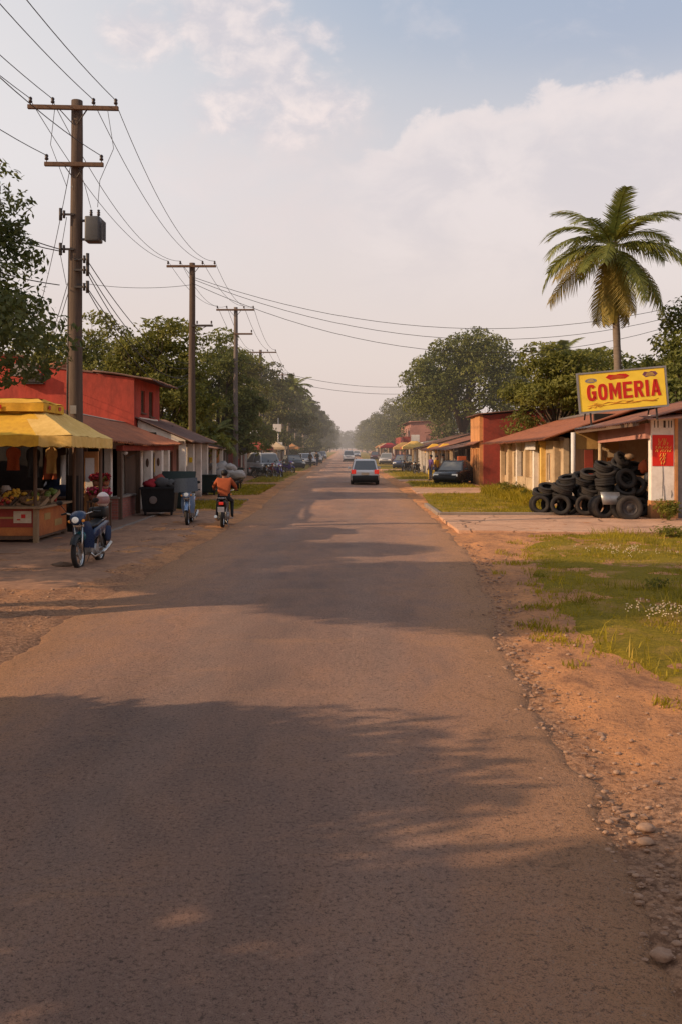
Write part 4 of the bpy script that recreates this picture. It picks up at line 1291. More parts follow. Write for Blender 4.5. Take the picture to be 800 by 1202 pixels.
# drips of grime and a cable on the corner wall
sh('stencil_mark', M['steel_dark'], lambda b: [b.span((9.72 + .17 * k, 29.494, 2.92), (9.72 + .17 * k + w, 29.50, 3.14)) for k, w in ((0, .025), (.6, .03), (1.7, .07), (2.6, .03), (3.1, .03))])
sh('rust_streak', M['steel_dark'], lambda b: [b.tube([(x, 29.495, z1), (x + .015, 29.495, (z0 + z1) / 2), (x - .005, 29.495, z0)], [.004, .012, .003], 4) for x, z0, z1 in ((9.98, .75, 1.9), (10.03, .3, 1.1), (10.26, .7, .95))])

# the red poster with its yellow lettering strokes
sh('shade_planks', M['wood'], lambda b: (b.span((8.40, 35.62, .16), (8.47, 39.2, 2.45))), 'dark planks standing for the shaded recess near the tyres')  # dark planks paint the shade of the opening behind the pillars
for Y_, m_ in ((37.9, 'orange_wall'), (36.9, 'brown_wall')): sh('board', M[m_], lambda b: b.span((8.33, Y_, .17), (8.39, Y_ + .28, 2.1)))
po = thing('poster', 'red poster with yellow lettering pasted on the white corner wall', 'poster', (9.99, 29.49, 2.2))
b = MB(); b.box((0, 0, 0), (.665, .012, .98), 0, 0, .003); b.build('sheet', M['red_bright'], po)
b = MB()
g = random.Random(4)
for row, (z, n, hh) in enumerate(((.32, 4, .12), (.22, 5, .10), (.10, 7, .09), (.0, 7, .09), (-.14, 3, .11), (-.26, 3, .1), (-.38, 2, .12))):
    for i in range(n):
        x = (i - (n - 1) / 2) * .075 + g.uniform(-.015, .015)
        b.bar((x - .02, -.009, z - hh / 2), (x + g.uniform(-.02, .04), -.009, z + hh / 2), .030, .006)
        if g.random() < .6: b.bar((x - .025, -.0095, z + g.uniform(-.03, .03)), (x + .035, -.0095, z + g.uniform(-.03, .03)), .018, .006)
b.build('lettering', M['poster_yellow'], po)

# ------------------------------------------------------------------ GOMERIA sign
sg = thing('shop_sign', 'yellow painted board reading GOMERIA in red above the tyre shop', 'sign', (8.03, 27.95, 3.93))
sg.location = at(730.2, 457.5, 28.6)
sg.rotation_euler = (RAD(1), RAD(-4.9), RAD(-3))
SW, SHT = 2.66, 1.20
b = MB(); b.box((0, .03, 0), (SW - .07, .05, SHT - .07)); b.build('board', M['yellow_paint'], sg)
b = MB()
for x in (-SW / 2, SW / 2): b.box((x, .03, 0), (.05, .09, SHT + .05))
for z in (-SHT / 2, SHT / 2): b.box((0, .03, z), (SW - .05, .09, .05))
b.build('frame', M['metal'], sg)
def text_obj(s, parent, m, width, height, loc, bold=.018, name='lettering'):
    cu = bpy.data.curves.new('lettering', 'FONT'); cu.body = s; cu.size = 1.0; cu.offset = bold; cu.extrude = .006
    cu.align_x = 'CENTER'; cu.align_y = 'CENTER'; cu.space_character = 1.06
    o = bpy.data.objects.new('temp', cu); COL.objects.link(o)
    me = bpy.data.meshes.new_from_object(o.evaluated_get(bpy.context.evaluated_depsgraph_get()))
    bpy.data.objects.remove(o); bpy.data.curves.remove(cu)
    co = np.array([v.co[:] for v in me.vertices]); mn, mx_ = co.min(0), co.max(0)
    cx, cy = (mn[0] + mx_[0]) / 2, (mn[1] + mx_[1]) / 2
    for v in me.vertices:
        x, y, z = v.co
        X = (x - cx) * width / (mx_[0] - mn[0]); Z = (y - cy) * height / (mx_[1] - mn[1])
        v.co = (X, -z, Z)
    me.materials.clear(); me.materials.append(m)
    t = bpy.data.objects.new(name, me); COL.objects.link(t); t.parent = parent; t.location = loc
    return t
def block_letters(word, parent, m, width, height, loc, stroke):
    """Heavy sign-writer's capitals, cut as flat shapes."""
    W_ = {'I': .42, 'M': 1.28}
    gap = .20; unit = width / (sum(W_.get(c, 1.0) for c in word) + gap * (len(word) - 1))
    x = -width / 2; h = height; b = MB(); t = stroke
    T0 = Matrix.Translation((0, 0, 0))
    def poly(pts): b.prism([(p[0], p[1]) for p in pts], -.006, .006, 0, Matrix.Rotation(PI / 2, 4, 'X'))
    def ring(x0, w, a0, a1, n=22):
        for k in range(n):
            q0, q1 = a0 + (a1 - a0) * k / n, a0 + (a1 - a0) * (k + 1) / n
            def P_(a, rx, ry): 
                c_, s_ = math.cos(a), math.sin(a)
                return (x0 + w / 2 + rx * abs(c_) ** .75 * (1 if c_ > 0 else -1), ry * abs(s_) ** .75 * (1 if s_ > 0 else -1))
            poly([P_(q0, w / 2, h / 2), P_(q1, w / 2, h / 2), P_(q1, w / 2 - t, h / 2 - t * .85), P_(q0, w / 2 - t, h / 2 - t * .85)])
    for c in word:
        w = unit * W_.get(c, 1.0); lo, hi = -h / 2, h / 2; r = x + w
        if c == 'O': ring(x, w, 0, 2 * PI, 32)
        elif c == 'G':
            ring(x, w, RAD(38), RAD(330), 28); poly([(x + w * .52, -.09 * h), (r, -.09 * h), (r, .09 * h), (x + w * .52, .09 * h)]); poly([(r - t, -h * .36), (r, -h * .42), (r, -.085 * h), (r - t, -.085 * h)])
        elif c == 'I': poly([(x + (w - t) / 2, lo), (x + (w + t) / 2, lo), (x + (w + t) / 2, hi), (x + (w - t) / 2, hi)])
        elif c == 'E':
            poly([(x, lo), (x + t, lo), (x + t, hi), (x, hi)])
            for z0 in (lo, -t * .42, hi - t * .85): poly([(x + t, z0), (r - (.08 * w if abs(z0) < .1 * h else 0), z0), (r - (.08 * w if abs(z0) < .1 * h else 0), z0 + t * .85), (x + t, z0 + t * .85)])
        elif c == 'M':
            for z in (x, r - t): poly([(z, lo), (z + t, lo), (z + t, hi), (z, hi)])
            cx_ = x + w / 2
            poly([(x + t, hi), (x + t, hi - h * .42), (cx_, lo + h * .12), (cx_, lo + h * .55)]); poly([(r - t, hi), (cx_, lo + h * .55), (cx_, lo + h * .12), (r - t, hi - h * .42)])
        elif c == 'A':
            poly([(x - .04 * w, lo), (x + t * .98 - .04 * w, lo), (x + w / 2 + t * .36, hi), (x + w / 2 - t * .5, hi)]); poly([(r + .04 * w, lo), (x + w / 2 + t * .5, hi), (x + w / 2 - t * .36, hi), (r - t * .98 + .04 * w, lo)])
            poly([(x + w * .24, lo + h * .20), (r - w * .24, lo + h * .20), (r - w * .30, lo + h * .36), (x + w * .30, lo + h * .36)])
        elif c == 'R':
            poly([(x, lo), (x + t, lo), (x + t, hi), (x, hi)])
            cy_, ry = hi - h * .27, h * .27
            poly([(x + t, hi), (x + t, hi - t * .85), (r - w * .34, hi - t * .85), (r - w * .34, hi)]); poly([(x + t, hi - 2 * ry), (r - w * .34, hi - 2 * ry), (r - w * .34, hi - 2 * ry + t * .85), (x + t, hi - 2 * ry + t * .85)])
            for k in range(10):
                a0, a1 = -PI / 2 + PI * k / 10, -PI / 2 + PI * (k + 1) / 10
                X0 = r - w * .34; f = lambda a, rx, rz: (X0 + rx * math.cos(a), cy_ + rz * math.sin(a))
                poly([f(a0, w * .34, ry), f(a1, w * .34, ry), f(a1, w * .34 - t * .95, ry - t * .85), f(a0, w * .34 - t * .95, ry - t * .85)])
            poly([(x + w * .36, hi - 2 * ry + .01), (x + w * .36 + t, hi - 2 * ry + .01), (r + .03 * w, lo), (r + .03 * w - t, lo)])
        x = r + gap * unit
    o = b.build('lettering', m, parent); o.location = loc
    return o
block_letters('GOMERIA', sg, M['red_paint'], 2.22, .50, (0.03, -.002, -.01), .098)
def emblem(kind, cx, cz, w, h, m):
    b = MB()
    if kind == 0:
        poly = [(w / 2 * math.cos(a), h / 2 * math.sin(a)) for a in [2 * PI * k / 20 for k in range(20)]]
    else:
        poly = [(-w / 2, 0), (-w * .36, h * .5), (-w * .1, h * .38), (w * .1, h * .5), (w * .36, h * .42), (w / 2, 0), (w * .3, -h * .45), (0, -h * .36), (-w * .3, -h * .5)]
    b.prism(poly, 0, .008, 0, Matrix.Translation((cx, .008, cz)) @ Matrix.Rotation(PI / 2, 4, 'X'))
    o = b.build('emblem', M[m], sg)
    b = MB()
    for k in range(3): b.box((cx, -.003, cz + (k - 1) * h * .2), (w * (.6 - .1 * k), .004, h * .07))
    b.build('stripe', M['orange_print' if m == 'red_paint' else 'yellow_paint'], o)
emblem(0, -.93, .36, .36, .14, 'blue_grey'); emblem(1, -.12, .415, .72, .17, 'red_paint'); emblem(1, .86, .41, .46, .17, 'purple_paint')
b = MB()
for k, (x0, x1, z) in enumerate(((-1.1, 1.0, -.42), (-.9, .3, -.37), (-.2, 1.05, -.40), (-1.1, -.6, -.47))):
    b.tube([(x0 + (x1 - x0) * i / 14, .004, z + .02 * math.sin(i * 1.3 + k) + .03 * (i / 14)) for i in range(15)], [.004 + .012 * abs(math.sin(i * .8 + k)) for i in range(15)], 4)
b.build('underline_script', M['orange_print'], sg)
for x in (-1.0, 1.0):
    b = MB(); b.bar((x, .09, .3), (x, .12, -1.0), .05, .05); b.bar((x, .12, .2), (x, 1.1, -.82), .04, .04); b.build('support', M['steel_dark'], sg)

# ------------------------------------------------------------------ tyres
def tyre_mesh(name, R=.335, w=.20, mat_='rubber'):
    b = MB()
    prof = []
    r_in = R * .60
    pts = [(r_in, -w * .36), (R * .72, -w * .47), (R * .86, -w * .5), (R * .95, -w * .46), (R * .985, -w * .40), (R, -w * .30),
           (R, -w * .17), (R * .965, -w * .15), (R * .965, -w * .11), (R, -w * .09), (R, w * .09), (R * .965, w * .11), (R * .965, w * .15), (R, w * .17), (R, w * .30),
           (R * .985, w * .40), (R * .95, w * .46), (R * .86, w * .5), (R * .72, w * .47), (r_in, w * .36), (r_in * .97, w * .30), (R * .74, w * .40), (R * .88, w * .38),
           (R * .90, 0), (R * .88, -w * .38), (R * .74, -w * .40), (r_in * .97, -w * .30), (r_in, -w * .36)]
    b.lathe(pts, 36)
    # tread blocks on the shoulders
    for k in range(48):
        a = 2 * PI * k / 48
        for s in (-1, 1):
            b.box((0, 0, 0), (.012, R * .075, w * .13), 0, 0, 0, Matrix.Rotation(a + s * .03, 4, 'Z') @ Matrix.Translation((R * .995, 0, s * w * .34)))
    return b


TY = tyre_mesh('tyre').build('tyre', M['rubber'])
TY_me = TY.data
bpy.data.objects.remove(TY)
TYD_me = TY_me.copy(); TYD_me.materials.clear(); TYD_me.materials.append(M['rubber_dusty'])


def tyre(p, axis, label, group=None, s=1.0, dusty=False, wide=1.0):
    o = bpy.data.objects.new('tyre', TYD_me if dusty else TY_me); COL.objects.link(o)
    o.location = p; o.scale = (s, s, s * wide)
    o.rotation_mode = 'QUATERNION'
    q = Vector(axis).normalized().to_track_quat('Z', 'Y')
    o.rotation_quaternion = q
    return tag(o, label, 'tyre', group)


g = random.Random(21)
# three low columns on the left: a standing tyre in front of each, tyres lying and leaning above
cols = [(6.62, 31.5), (7.15, 31.2), (7.88, 31.1)]
names = ['worn tyre heaped in the low pile nearest the house', 'worn tyre heaped in the middle pile on the forecourt', 'worn tyre heaped in the tall pile before the red panel']
for ci, (x, Y) in enumerate(cols):
    ax = (-.35 + .1 * ci, -1, .06)
    tyre((x - .12 + .06 * ci, Y - .32, .40), ax, ['tyre standing on edge at the left end of the pile', 'tyre standing on edge, second in the front row', 'tyre standing on edge, third in the front row'][ci], 'tyres standing in the front row of the pile', 1.0 if ci else .9, ci == 2, 1.35)
    tyre((x + .28, Y - .05, .38), (-.2, -1, .1), names[ci], 'tyres of ' + names[ci][16:], 1.0, False, 1.2)
    top = (3, 4, 5)[ci]
    for k in range(top):
        z = .76 + k * .165
        if ci == 0 and k > 1: break
        tyre((x + .08 + g.uniform(-.14, .18), Y - .02 + g.uniform(-.14, .1), z), (g.uniform(-.3, .3), -.40 + g.uniform(-.25, .25), 1), names[ci], 'tyres of ' + names[ci][16:], g.uniform(.94, 1.06), k % 3 == 1)
    tyre((x + .42, Y + .30, .70), (g.uniform(-.4, .4), -.8, .5), names[ci], 'tyres of ' + names[ci][16:], 1.0)
    tyre((x + .0, Y + .55, .35), (0.1, -1, .05), names[ci], 'tyres of ' + names[ci][16:], 1.0)
    if ci: tyre((x + .45, Y + .5, 1.05), (g.uniform(-.3, .3), -.5, .8), names[ci], 'tyres of ' + names[ci][16:], 1.0)
# the big heap under the roof
tyre((8.17, 29.75, .40), (.25, -1, .10), 'wheel standing on edge at the foot of the big heap, grey cover leaning on it', None, 1.08, True, 1.3)
tyre((8.12, 30.02, .40), (.25, -1, .10), 'tyre standing directly behind the wheel with the grey cover', None, 1.05, False, 1.1)
f1 = tyre((8.88, 29.30, .40), (-.05, -1, .06), 'largest front tyre with a steel rim, standing before the white corner wall', None, 1.16, True, 1.25)
tyre((8.76, 29.58, .40), (-.05, -1, .06), 'tyre standing directly behind the rimmed front tyre', None, 1.14, False, 1.1)
heap = 'worn tyre tumbled in the big heap under the shop roof'
hg = 'tyres of the big heap under the shop roof'
pts = []
for k in range(6): pts.append(((9.30 + g.uniform(-.10, .20), 30.55 + g.uniform(-.12, .06), .62 + k * .19 + (.1 if k > 3 else 0)), (g.uniform(-.4, .4), g.uniform(-.55, .0), 1)))
for k in range(5): pts.append(((9.95 + g.uniform(-.08, .12), 30.7 + g.uniform(-.1, .2), .50 + k * .21), (g.uniform(-.5, .5), g.uniform(-.6, 0), .8)))
pts += [((9.86, 30.25, 1.28), (.25, -1, .35)), ((10.25, 30.35, 1.02), (-.75, -.7, .5)), ((10.35, 30.3, .62), (-.5, -.8, .3)), ((9.80, 30.15, .90), (.1, -.6, .9)),
        ((10.02, 30.9, 1.62), (.3, -.75, .6)), ((9.62, 31.0, 1.60), (-.2, -.5, .9)), ((10.45, 30.8, 1.36), (-.3, -.9, .2)), ((9.92, 31.0, 1.78), (-.3, -.55, .7)), ((10.7, 30.9, .9), (0, -.9, .4)),
        ((10.6, 30.7, .36), (0, -1, .05)), ((9.75, 30.3, .40), (.2, -1, .05)), ((10.25, 30.1, .38), (.35, -1, .05)), ((10.5, 31.2, 1.6), (.2, -.5, .8)), ((9.65, 31.6, .9), (.1, -.4, .9)), ((10.3, 31.5, 1.2), (-.1, -.4, .9)), ((9.9, 31.5, .4), (0, -1, 0)), ((10.8, 31.6, .5), (.2, -1, .2))]
pts = [((p[0] - .78, p[1] + .1, p[2]), a) for p, a in pts]
for i, (p, a) in enumerate(pts): tyre(p, a, heap, hg, g.uniform(.88, 1.02), i % 4 == 0, g.uniform(1.0, 1.25))
tyre((9.05, 30.75, 1.92), (.5, -.6, .5), 'pale dusty tyre lying on the very top of the big heap', None, .8, True)
# rim in the front tyre, cover, scraps
rim = MB()
for s in (-1,):
    rim.lathe([(.0, -.03), (.07, -.035), (.085, -.02), (.15, .01), (.205, -.03), (.232, -.05), (.236, -.03)], 24)
    for k in range(6):
        a = 2 * PI * k / 6
        rim.box((.12 * math.cos(a), .12 * math.sin(a), -.012), (.05, .035, .02), a)
o = rim.build('wheel_rim', M['steel_dark']); o.location = f1.location + Vector((0, -.06, 0)); o.rotation_mode = 'QUATERNION'; o.rotation_quaternion = Vector((.05, 1, -.06)).to_track_quat('Z', 'Y')
tag(o, 'dented steel rim inside the largest front tyre', 'wheel rim')
b = MB(); b.loft([[(x * .62 - .05 * k, -.01 * k + .02 * math.sin(x * 5), -.02 + .40 * k) for x in (-.5, -.25, 0, .25, .5)] + [(x * .62 - .05 * k, .02 - .01 * k, -.02 + .40 * k) for x in (.5, .25, 0, -.25, -.5)] for k in (0, .5, 1)], 0, True)
o = b.build('metal_cover', M['metal']); o.location = (8.38, 29.42, .52); o.rotation_euler = (RAD(-14), 0, .1)
tag(o, 'bent grey sheet leaning on the standing wheel', 'metal sheet')
b = MB(); b.ball((0, 0, 0), (.16, .14, .10), 12, 8, 0, None, .5, 3)
o = b.build('stuffed_sack', M['wood_light']); o.location = (9.32, 30.8, 1.98); tag(o, 'crumpled tan sack on top of the tyre heap', 'sack')
b = MB(); b.ball((0, 0, 0), (.13, .12, .17), 12, 8, 0, None, .5, 5)
o = b.build('stuffed_sack', M['tarp']); o.location = (9.78, 30.3, 1.30); tag(o, 'grey sack wedged between heap and corner wall', 'sack')
b = MB(); b.ball((0, 0, 0), (.16, .10, .2), 12, 8, 0, None, .5, 8)
o = b.build('folded_rag', M['orange_cloth']); o.location = (9.70, 30.5, 1.66); tag(o, 'orange rag thrown on the tyre heap', 'rag')

# weeds at the corner wall and along the house
def shrub(name, label, loc, h, r, n, seed, m='weed', lf=.22):
    g = np.random.default_rng(seed); t = thing(name, label, 'plant', loc)
    b = MB(); tips = []
    for k in range(9):
        a = g.uniform(0, 2 * PI); q = r * g.uniform(.2, 1)
        e = Vector((q * math.cos(a), q * math.sin(a), h * g.uniform(.5, 1)))
        b.tube([(0, 0, 0), e * .5 + Vector((0, 0, .1 * h)), e], [.012, .008, .003], 4); tips.append(e)
    b.build('stem', M['weed'], t)
    V, F = crown_np(seed, [((e.x * .8, e.y * .8, e.z * .75), (r * .42, r * .42, h * .32)) for e in tips], n, lf, .28, .3, .1)
    np_mesh('leaves', V, F, M[m], t)
    return t


shrub('weed_clump', 'bushy green weed growing at the foot of the white corner wall', (9.95, 28.9, 0), .7, .5, 620, 3, 'weed', .15)
shrub('weed_clump', 'tall weeds against the long low house, near the kerbed lawn corner', (7.6, 42.5, 0), .7, .6, 420, 4, 'weed', .16)
shrub('weed_clump', 'weeds at the base of the yellow post by the tyres', (7.8, 38.6, 0), .6, .5, 500, 5, 'weed', .18)
shrub('weed_clump', 'broad weeds growing below the end window of the low house', (7.5, 46.0, 0), .6, .7, 420, 6, 'weed', .16)
shrub('weed_clump', 'small weed on the lawn close to the dirt verge', (5.0, 15.0, 0), .22, .22, 120, 7, 'weed', .09)
shrub('weed_clump', 'low weeds on the lawn beside the forecourt', (8.3, 23.6, 0), .32, .6, 420, 8, 'weed', .12)

# ------------------------------------------------------------------ long low house, red house
def house(name, label, cat='house'): return thing(name, label, cat)


hb = house('row_house', 'long low house with clay roof and worn cream front beside the tyre shop')
w = MB()
ho = [(.5, 1.5, 0, 2.15), (2.3, 3.0, .9, 2.05), (3.7, 4.5, 0, 2.1), (5.2, 6.0, .85, 2.05), (6.7, 7.3, .85, 2.05), (8.2, 8.9, 0, 2.1), (9.7, 10.5, .85, 2.05), (11.3, 12.0, .85, 2.05), (12.8, 13.5, .85, 2.05)]
T = w.wall((8.5, 50.0), (8.5, 35.6), 0, 2.65, -.22, [(14.4 - b_, 14.4 - a_, lo, hi) for a_, b_, lo, hi in ho])

for yy in (35.8, 50.0): w.prism([(8.74, 0), (13.0, 0), (13.0, 3.3), (11.6, 3.62), (8.74, 2.80)], 0, .2, 0, Matrix.Translation((0, yy, 0)) @ Matrix.Rotation(PI / 2, 4, 'X'))
w.span((12.8, 35.8, 0), (13.0, 49.8, 3.2))
w.build('wall', M['cream_wall'], hb)
Ti = Matrix.Translation((8.5, 50.0, 0)) @ Matrix.Rotation(-PI / 2, 4, 'Z') @ Matrix.Scale(-1, 4, (0, 1, 0))
for i, (a_, b_, lo, hi) in enumerate(ho):
    a2, b2 = 14.4 - b_, 14.4 - a_
    if lo > 0: window(hb, Ti, a2, b2, lo, hi, .22, 'white_paint' if i % 2 else 'wood', 'glass_warm', 1)
    else: door(hb, Ti, a2, b2, hi, .22, 'brown_wall')
for Y, m_ in ((36.4, 'cream_wall'), (38.9, 'yellow_pale'), (40.4, 'white_wall'), (42.3, 'cream_wall'), (44.4, 'white_wall'), (46.7, 'cream_wall'), (48.9, 'cream_wall')):
    b = MB(); b.span((8.08, Y - .13, 0), (8.32, Y + .13, 2.42), 0, .015); b.span((8.04, Y - .17, 2.42), (8.36, Y + .17, 2.55), 0, .01); b.build('pillar', M[m_], hb)
part('porch_slab', M['concrete'], hb, lambda b: b.span((7.95, 35.6, 0), (8.48, 50, .16), 0, .02))
part('porch_wall', M['cream_wall'], hb, lambda b: (b.span((8.1, 40.55, .16), (8.3, 42.15, .95), 0, .01), b.span((8.1, 42.45, .16), (8.3, 44.25, .95), 0, .01)))
part('beam', M['wood'], hb, lambda b: b.span((8.12, 35.5, 2.555), (8.28, 50.1, 2.70)))
part('roof', M['tile'], hb, lambda b: (b.sheet((7.35, 50.6, 2.46), (7.5, 35.2, 2.60), (11.6, 35.2, 3.95), (11.6, 50.6, 3.75), .03, .26, .03, 0, 10, .03, 4), b.sheet((15.2, 35.2, 2.8), (15.2, 50.6, 2.6), (11.6, 50.6, 3.75), (11.6, 35.2, 3.95), .03, .26, .03, 0, 6)))
part('ridge_cap', M['tin_grey'], hb, lambda b: b.tube([(11.6, 35.1, 3.98), (11.6, 42, 3.90), (11.6, 50.7, 3.78)], .10, 8))
part('notice_board', M['white_paint'], hb, lambda b: b.box((7.98, 40.5, 2.36), (.04, 2.2, .34), 0, 0, .01))

rh = house('red_house', 'dull red flat-roofed house with a sunlit orange front beyond the low house')
w = MB()
ho = [(.35, .75, .0, 2.2), (1.2, 1.75, .0, 2.2), (2.3, 2.8, .9, 2.2), (3.2, 3.6, .9, 2.2)]
T = w.wall((8.25, 60.2), (8.25, 56.2), 0, 4.25, -.22, ho)
w.build('front_wall', M['orange_wall'], rh, None)['label'] = 'sunlit orange front wall'  # sunlit orange put into the colour; the other walls get darker red
Ti = Matrix.Translation((8.25, 60.2, 0)) @ Matrix.Rotation(-PI / 2, 4, 'Z') @ Matrix.Scale(-1, 4, (0, 1, 0))
for a_, b_, lo, hi in ho:
    if lo > 0: window(rh, Ti, a_, b_, lo, hi, .22, 'white_paint', 'glass_warm', 1)
    else: door(rh, Ti, a_, b_, hi, .22, 'red_wall_b')
w = MB(); w.prism([(8.25, 0), (14.5, 0), (14.5, 4.78), (8.25, 4.2)], 0, .2, 0, Matrix.Translation((0, 56.2, 0)) @ Matrix.Rotation(PI / 2, 4, 'X'))
w.span((8.5, 60.0, 0), (14.5, 60.2, 4.2)); w.span((14.3, 56.21, 0), (14.5, 60, 4.4)); w.build('wall', M['red_wall_b'], rh)
part('roof', M['tin_brown'], rh, lambda b: b.sheet((7.75, 60.6, 4.22), (7.85, 55.75, 4.26), (14.8, 55.75, 4.90), (14.8, 60.6, 4.90), .04, .25, .02, 0, 6))
part('pilaster', M['orange_wall'], rh, lambda b: [b.span((8.10, Y - .1, 0), (8.245, Y + .1, 2.5), 0, .01) for Y in (56.35, 57.9, 59.3)])
part('canopy', M['tin_rust'], rh, lambda b: b.sheet((7.6, 60.3, 2.42), (7.6, 56.1, 2.46), (8.24, 56.1, 2.72), (8.24, 60.3, 2.70), .02, .2, .015))

# ------------------------------------------------------------------ plain shops, used for both far rows
def row_shop(side, label, y0, y1, X, h, depth, wallm, roofm, seed, roof_rise=.9, over=1.0, sign=None, storeys=1, name='small_shop', posts=True, rail=False):
    """A one- or two-storey shop whose front stands at X on SIDE (+1 right, -1 left) of the road."""
    g = random.Random(seed)
    t = thing(name, label, 'shop', (side * X, (y0 + y1) / 2, 0))
    o = t.location.copy(); L = y1 - y0
    def add(nm, m, fn):
        b = MB(); fn(b)
        b.v = [(side * v[0], v[1], v[2]) for v in b.v]
        return b.build(nm, m, t)
    H = h * storeys
    holes = []; s = .4
    while s + 1.0 < L:
        kind = g.choice('dwd'); wd = g.uniform(.85, 1.3)
        if s + wd > L - .25: break
        holes.append((s, s + wd, 0 if kind == 'd' else .9, 2.15)); s += wd + g.uniform(.45, .9)
    if storeys > 1:
        up = [(a, b, h + .75, h + 1.95) for a, b, lo, hi in holes]
    else: up = []
    b = MB()
    # local frame: x into the building, y along the road
    def seg(a, c, lo, hi): 
        if c - a > 1e-4 and hi - lo > 1e-4: b.span((0, a - L / 2, lo), (.2, c - L / 2, hi))
    for base, top, hs in ((0, h, holes), (h, H, up)):
        if top - base < .1: continue
        cur = 0
        for a, c, lo, hi in hs:
            seg(cur, a, base, top); seg(a, c, base, lo); seg(a, c, hi, top); cur = c
        seg(cur, L, base, top)
    b.span((.2, -L / 2, 0), (depth, -L / 2 + .2, H)); b.span((.2, L / 2 - .2, 0), (depth, L / 2, H)); b.span((depth - .2, -L / 2 + .2, 0), (depth, L / 2 - .2, H))
    if roof_rise > .25:
        for yy in (-L / 2, L / 2 - .2):
            b.prism([(.2, H), (depth, H), (depth, H + roof_rise * .9)], 0, .2, 0, Matrix.Translation((0, yy + .2, 0)) @ Matrix.Rotation(PI / 2, 4, 'X'))
    b.v = [(side * v[0], v[1], v[2]) for v in b.v]; b.build('wall', M[wallm], t)
    add('roof', M[roofm], lambda q: q.sheet((-over, -L / 2 - .25, H - .12 - over * .18), (-over, L / 2 + .25, H - .1 - over * .18), (depth + .2, L / 2 + .25, H + roof_rise), (depth + .2, -L / 2 - .25, H + roof_rise), .025, .3, .022, 0, 6, .03, seed))
    for a, c, lo, hi in holes + up:
        if lo == 0:
            dd = add('door', M[g.choice(['brown_wall', 'wood', 'red_wall_b'])], lambda q: q.span((.1, a - L / 2, 0), (.15, c - L / 2, hi)))
        else:
            f = add('window', M[g.choice(['white_paint', 'wood'])], lambda q: (q.span((.04, a - L / 2, lo), (.12, a - L / 2 + .07, hi)), q.span((.04, c - L / 2 - .07, lo), (.12, c - L / 2, hi)), q.span((.04, a - L / 2 + .07, hi - .07), (.12, c - L / 2 - .07, hi)), q.span((.04, a - L / 2 + .07, lo), (.12, c - L / 2 - .07, lo + .07)), q.span((.05, (a + c) / 2 - L / 2 - .025, lo + .07), (.11, (a + c) / 2 - L / 2 + .025, hi - .07))))
            b = MB(); b.span((.13, a - L / 2 + .01, lo + .01), (.15, c - L / 2 - .01, hi - .01)); b.v = [(side * v[0], v[1], v[2]) for v in b.v]; b.build('pane', M['glass'], f)
    if posts and over > .6:
        n = max(2, int(L / 2.6) + 1)
        for k in range(n):
            y = -L / 2 + .2 + (L - .4) * k / (n - 1)
            add('post', M[g.choice(['wood', 'white_wall', 'cream_wall'])], lambda q: q.span((-over + .12, y - .09, 0), (-over + .30, y + .09, H - .16 - over * .16 + .04)))
    if rail:
        add('balcony', M['red_wall_b'], lambda q: (q.span((-.9, -L / 2, h - .1), (0, L / 2, h + .05)), q.span((-.9, -L / 2, h + .05), (-.82, L / 2, h + .85)), q.span((-.82, -L / 2, h + .05), (0, -L / 2 + .08, h + .85)), q.span((-.82, L / 2 - .08, h + .05), (0, L / 2, h + .85))))
    if sign:
        sm, a, c, lo, hi = sign
        add('sign_board', M[sm], lambda q: q.box((-over * .5, (a + c) / 2 - L / 2, (lo + hi) / 2), (.06, c - a, hi - lo), 0, 0, .01))
    return t


RS = [
    (62.0, 71.0, 8.5, 2.55, 4.5, 'brown_wall', 'tin_brown', 'brown shop with a long low tin roof beyond the orange front', .9, 1.7),
    (71.5, 83.0, 8.3, 2.5, 4, 'grey_wall', 'tin_rust', 'grey shop under a rusty roof behind the twin yellow awnings', 1.2, 1.8),
    (83.5, 95.0, 8.0, 2.6, 3.2, 'cream_wall', 'tin_brown', 'cream shop with a deep brown porch roof past the awnings', 1.0, 1.6),
    (97.0, 108.0, 8.0, 2.8, 5, 'white_wall', 'tin_grey', 'pale shop under a grey roof next to the balcony house', .9, 1.2),
    (140, 152, 8.2, 2.7, 5, 'pink_wall', 'tin_rust', 'hazy pink shop just past the balcony house', .8, 1.2),
    (154, 168, 8.0, 2.6, 5, 'brick_pale', 'tile', 'hazy brick shop with tiled roof on the right row', .8, 1.2),
    (170, 188, 8.2, 2.7, 5, 'cream_wall', 'tin_rust', 'hazy cream shop far along the right row', .8, 1.2),
    (192, 215, 8.2, 2.7, 5, 'pink_wall', 'tile', 'hazy pink tiled house near the end of the right row', .8, 1.0),
    (220, 250, 8.2, 2.7, 5, 'white_wall', 'tin_rust', 'last hazy white house of the right row', .8, 1.0),
]
for i, (y0, y1, X, h, dp, wm, rm, lab, rise, ov) in enumerate(RS):
    row_shop(1, lab, y0, y1, X, h, dp, wm, rm, 60 + i, rise, ov)
row_shop(1, 'two-storey pink house with a red balcony and pale roof edge', 114, 134, 7.9, 2.75, 5.5, 'pink_wall', 'tin_rust', 77, .25, .5, None, 2, 'balcony_house', False, True)
bb = thing('blank_board', 'blank white board on two posts beside the balcony house', 'board', (9.0, 112, 0))
b = MB(); b.box((-.65, 0, 3.05), (1.0, .05, 1.5), 0, 0, .01); b.build('panel', M['white_paint'], bb)
for x in (-1.1, -.2):
    b = MB(); b.tube([(x, .08, 0), (x, .08, 3.8)], .05, 8); b.build('post', M['wood'], bb)
bb = thing('wall_panel', 'pinkish gable board behind the blank white board', 'board', (9.4, 109.5, 0))
b = MB(); b.prism([(0, 0), (1.6, 0), (1.6, 3.9), (.9, 4.1), (0, 3.7)], 0, .1, 0, Matrix.Rotation(PI / 2, 4, 'X')); b.build('gable', M['pink_wall'], bb)
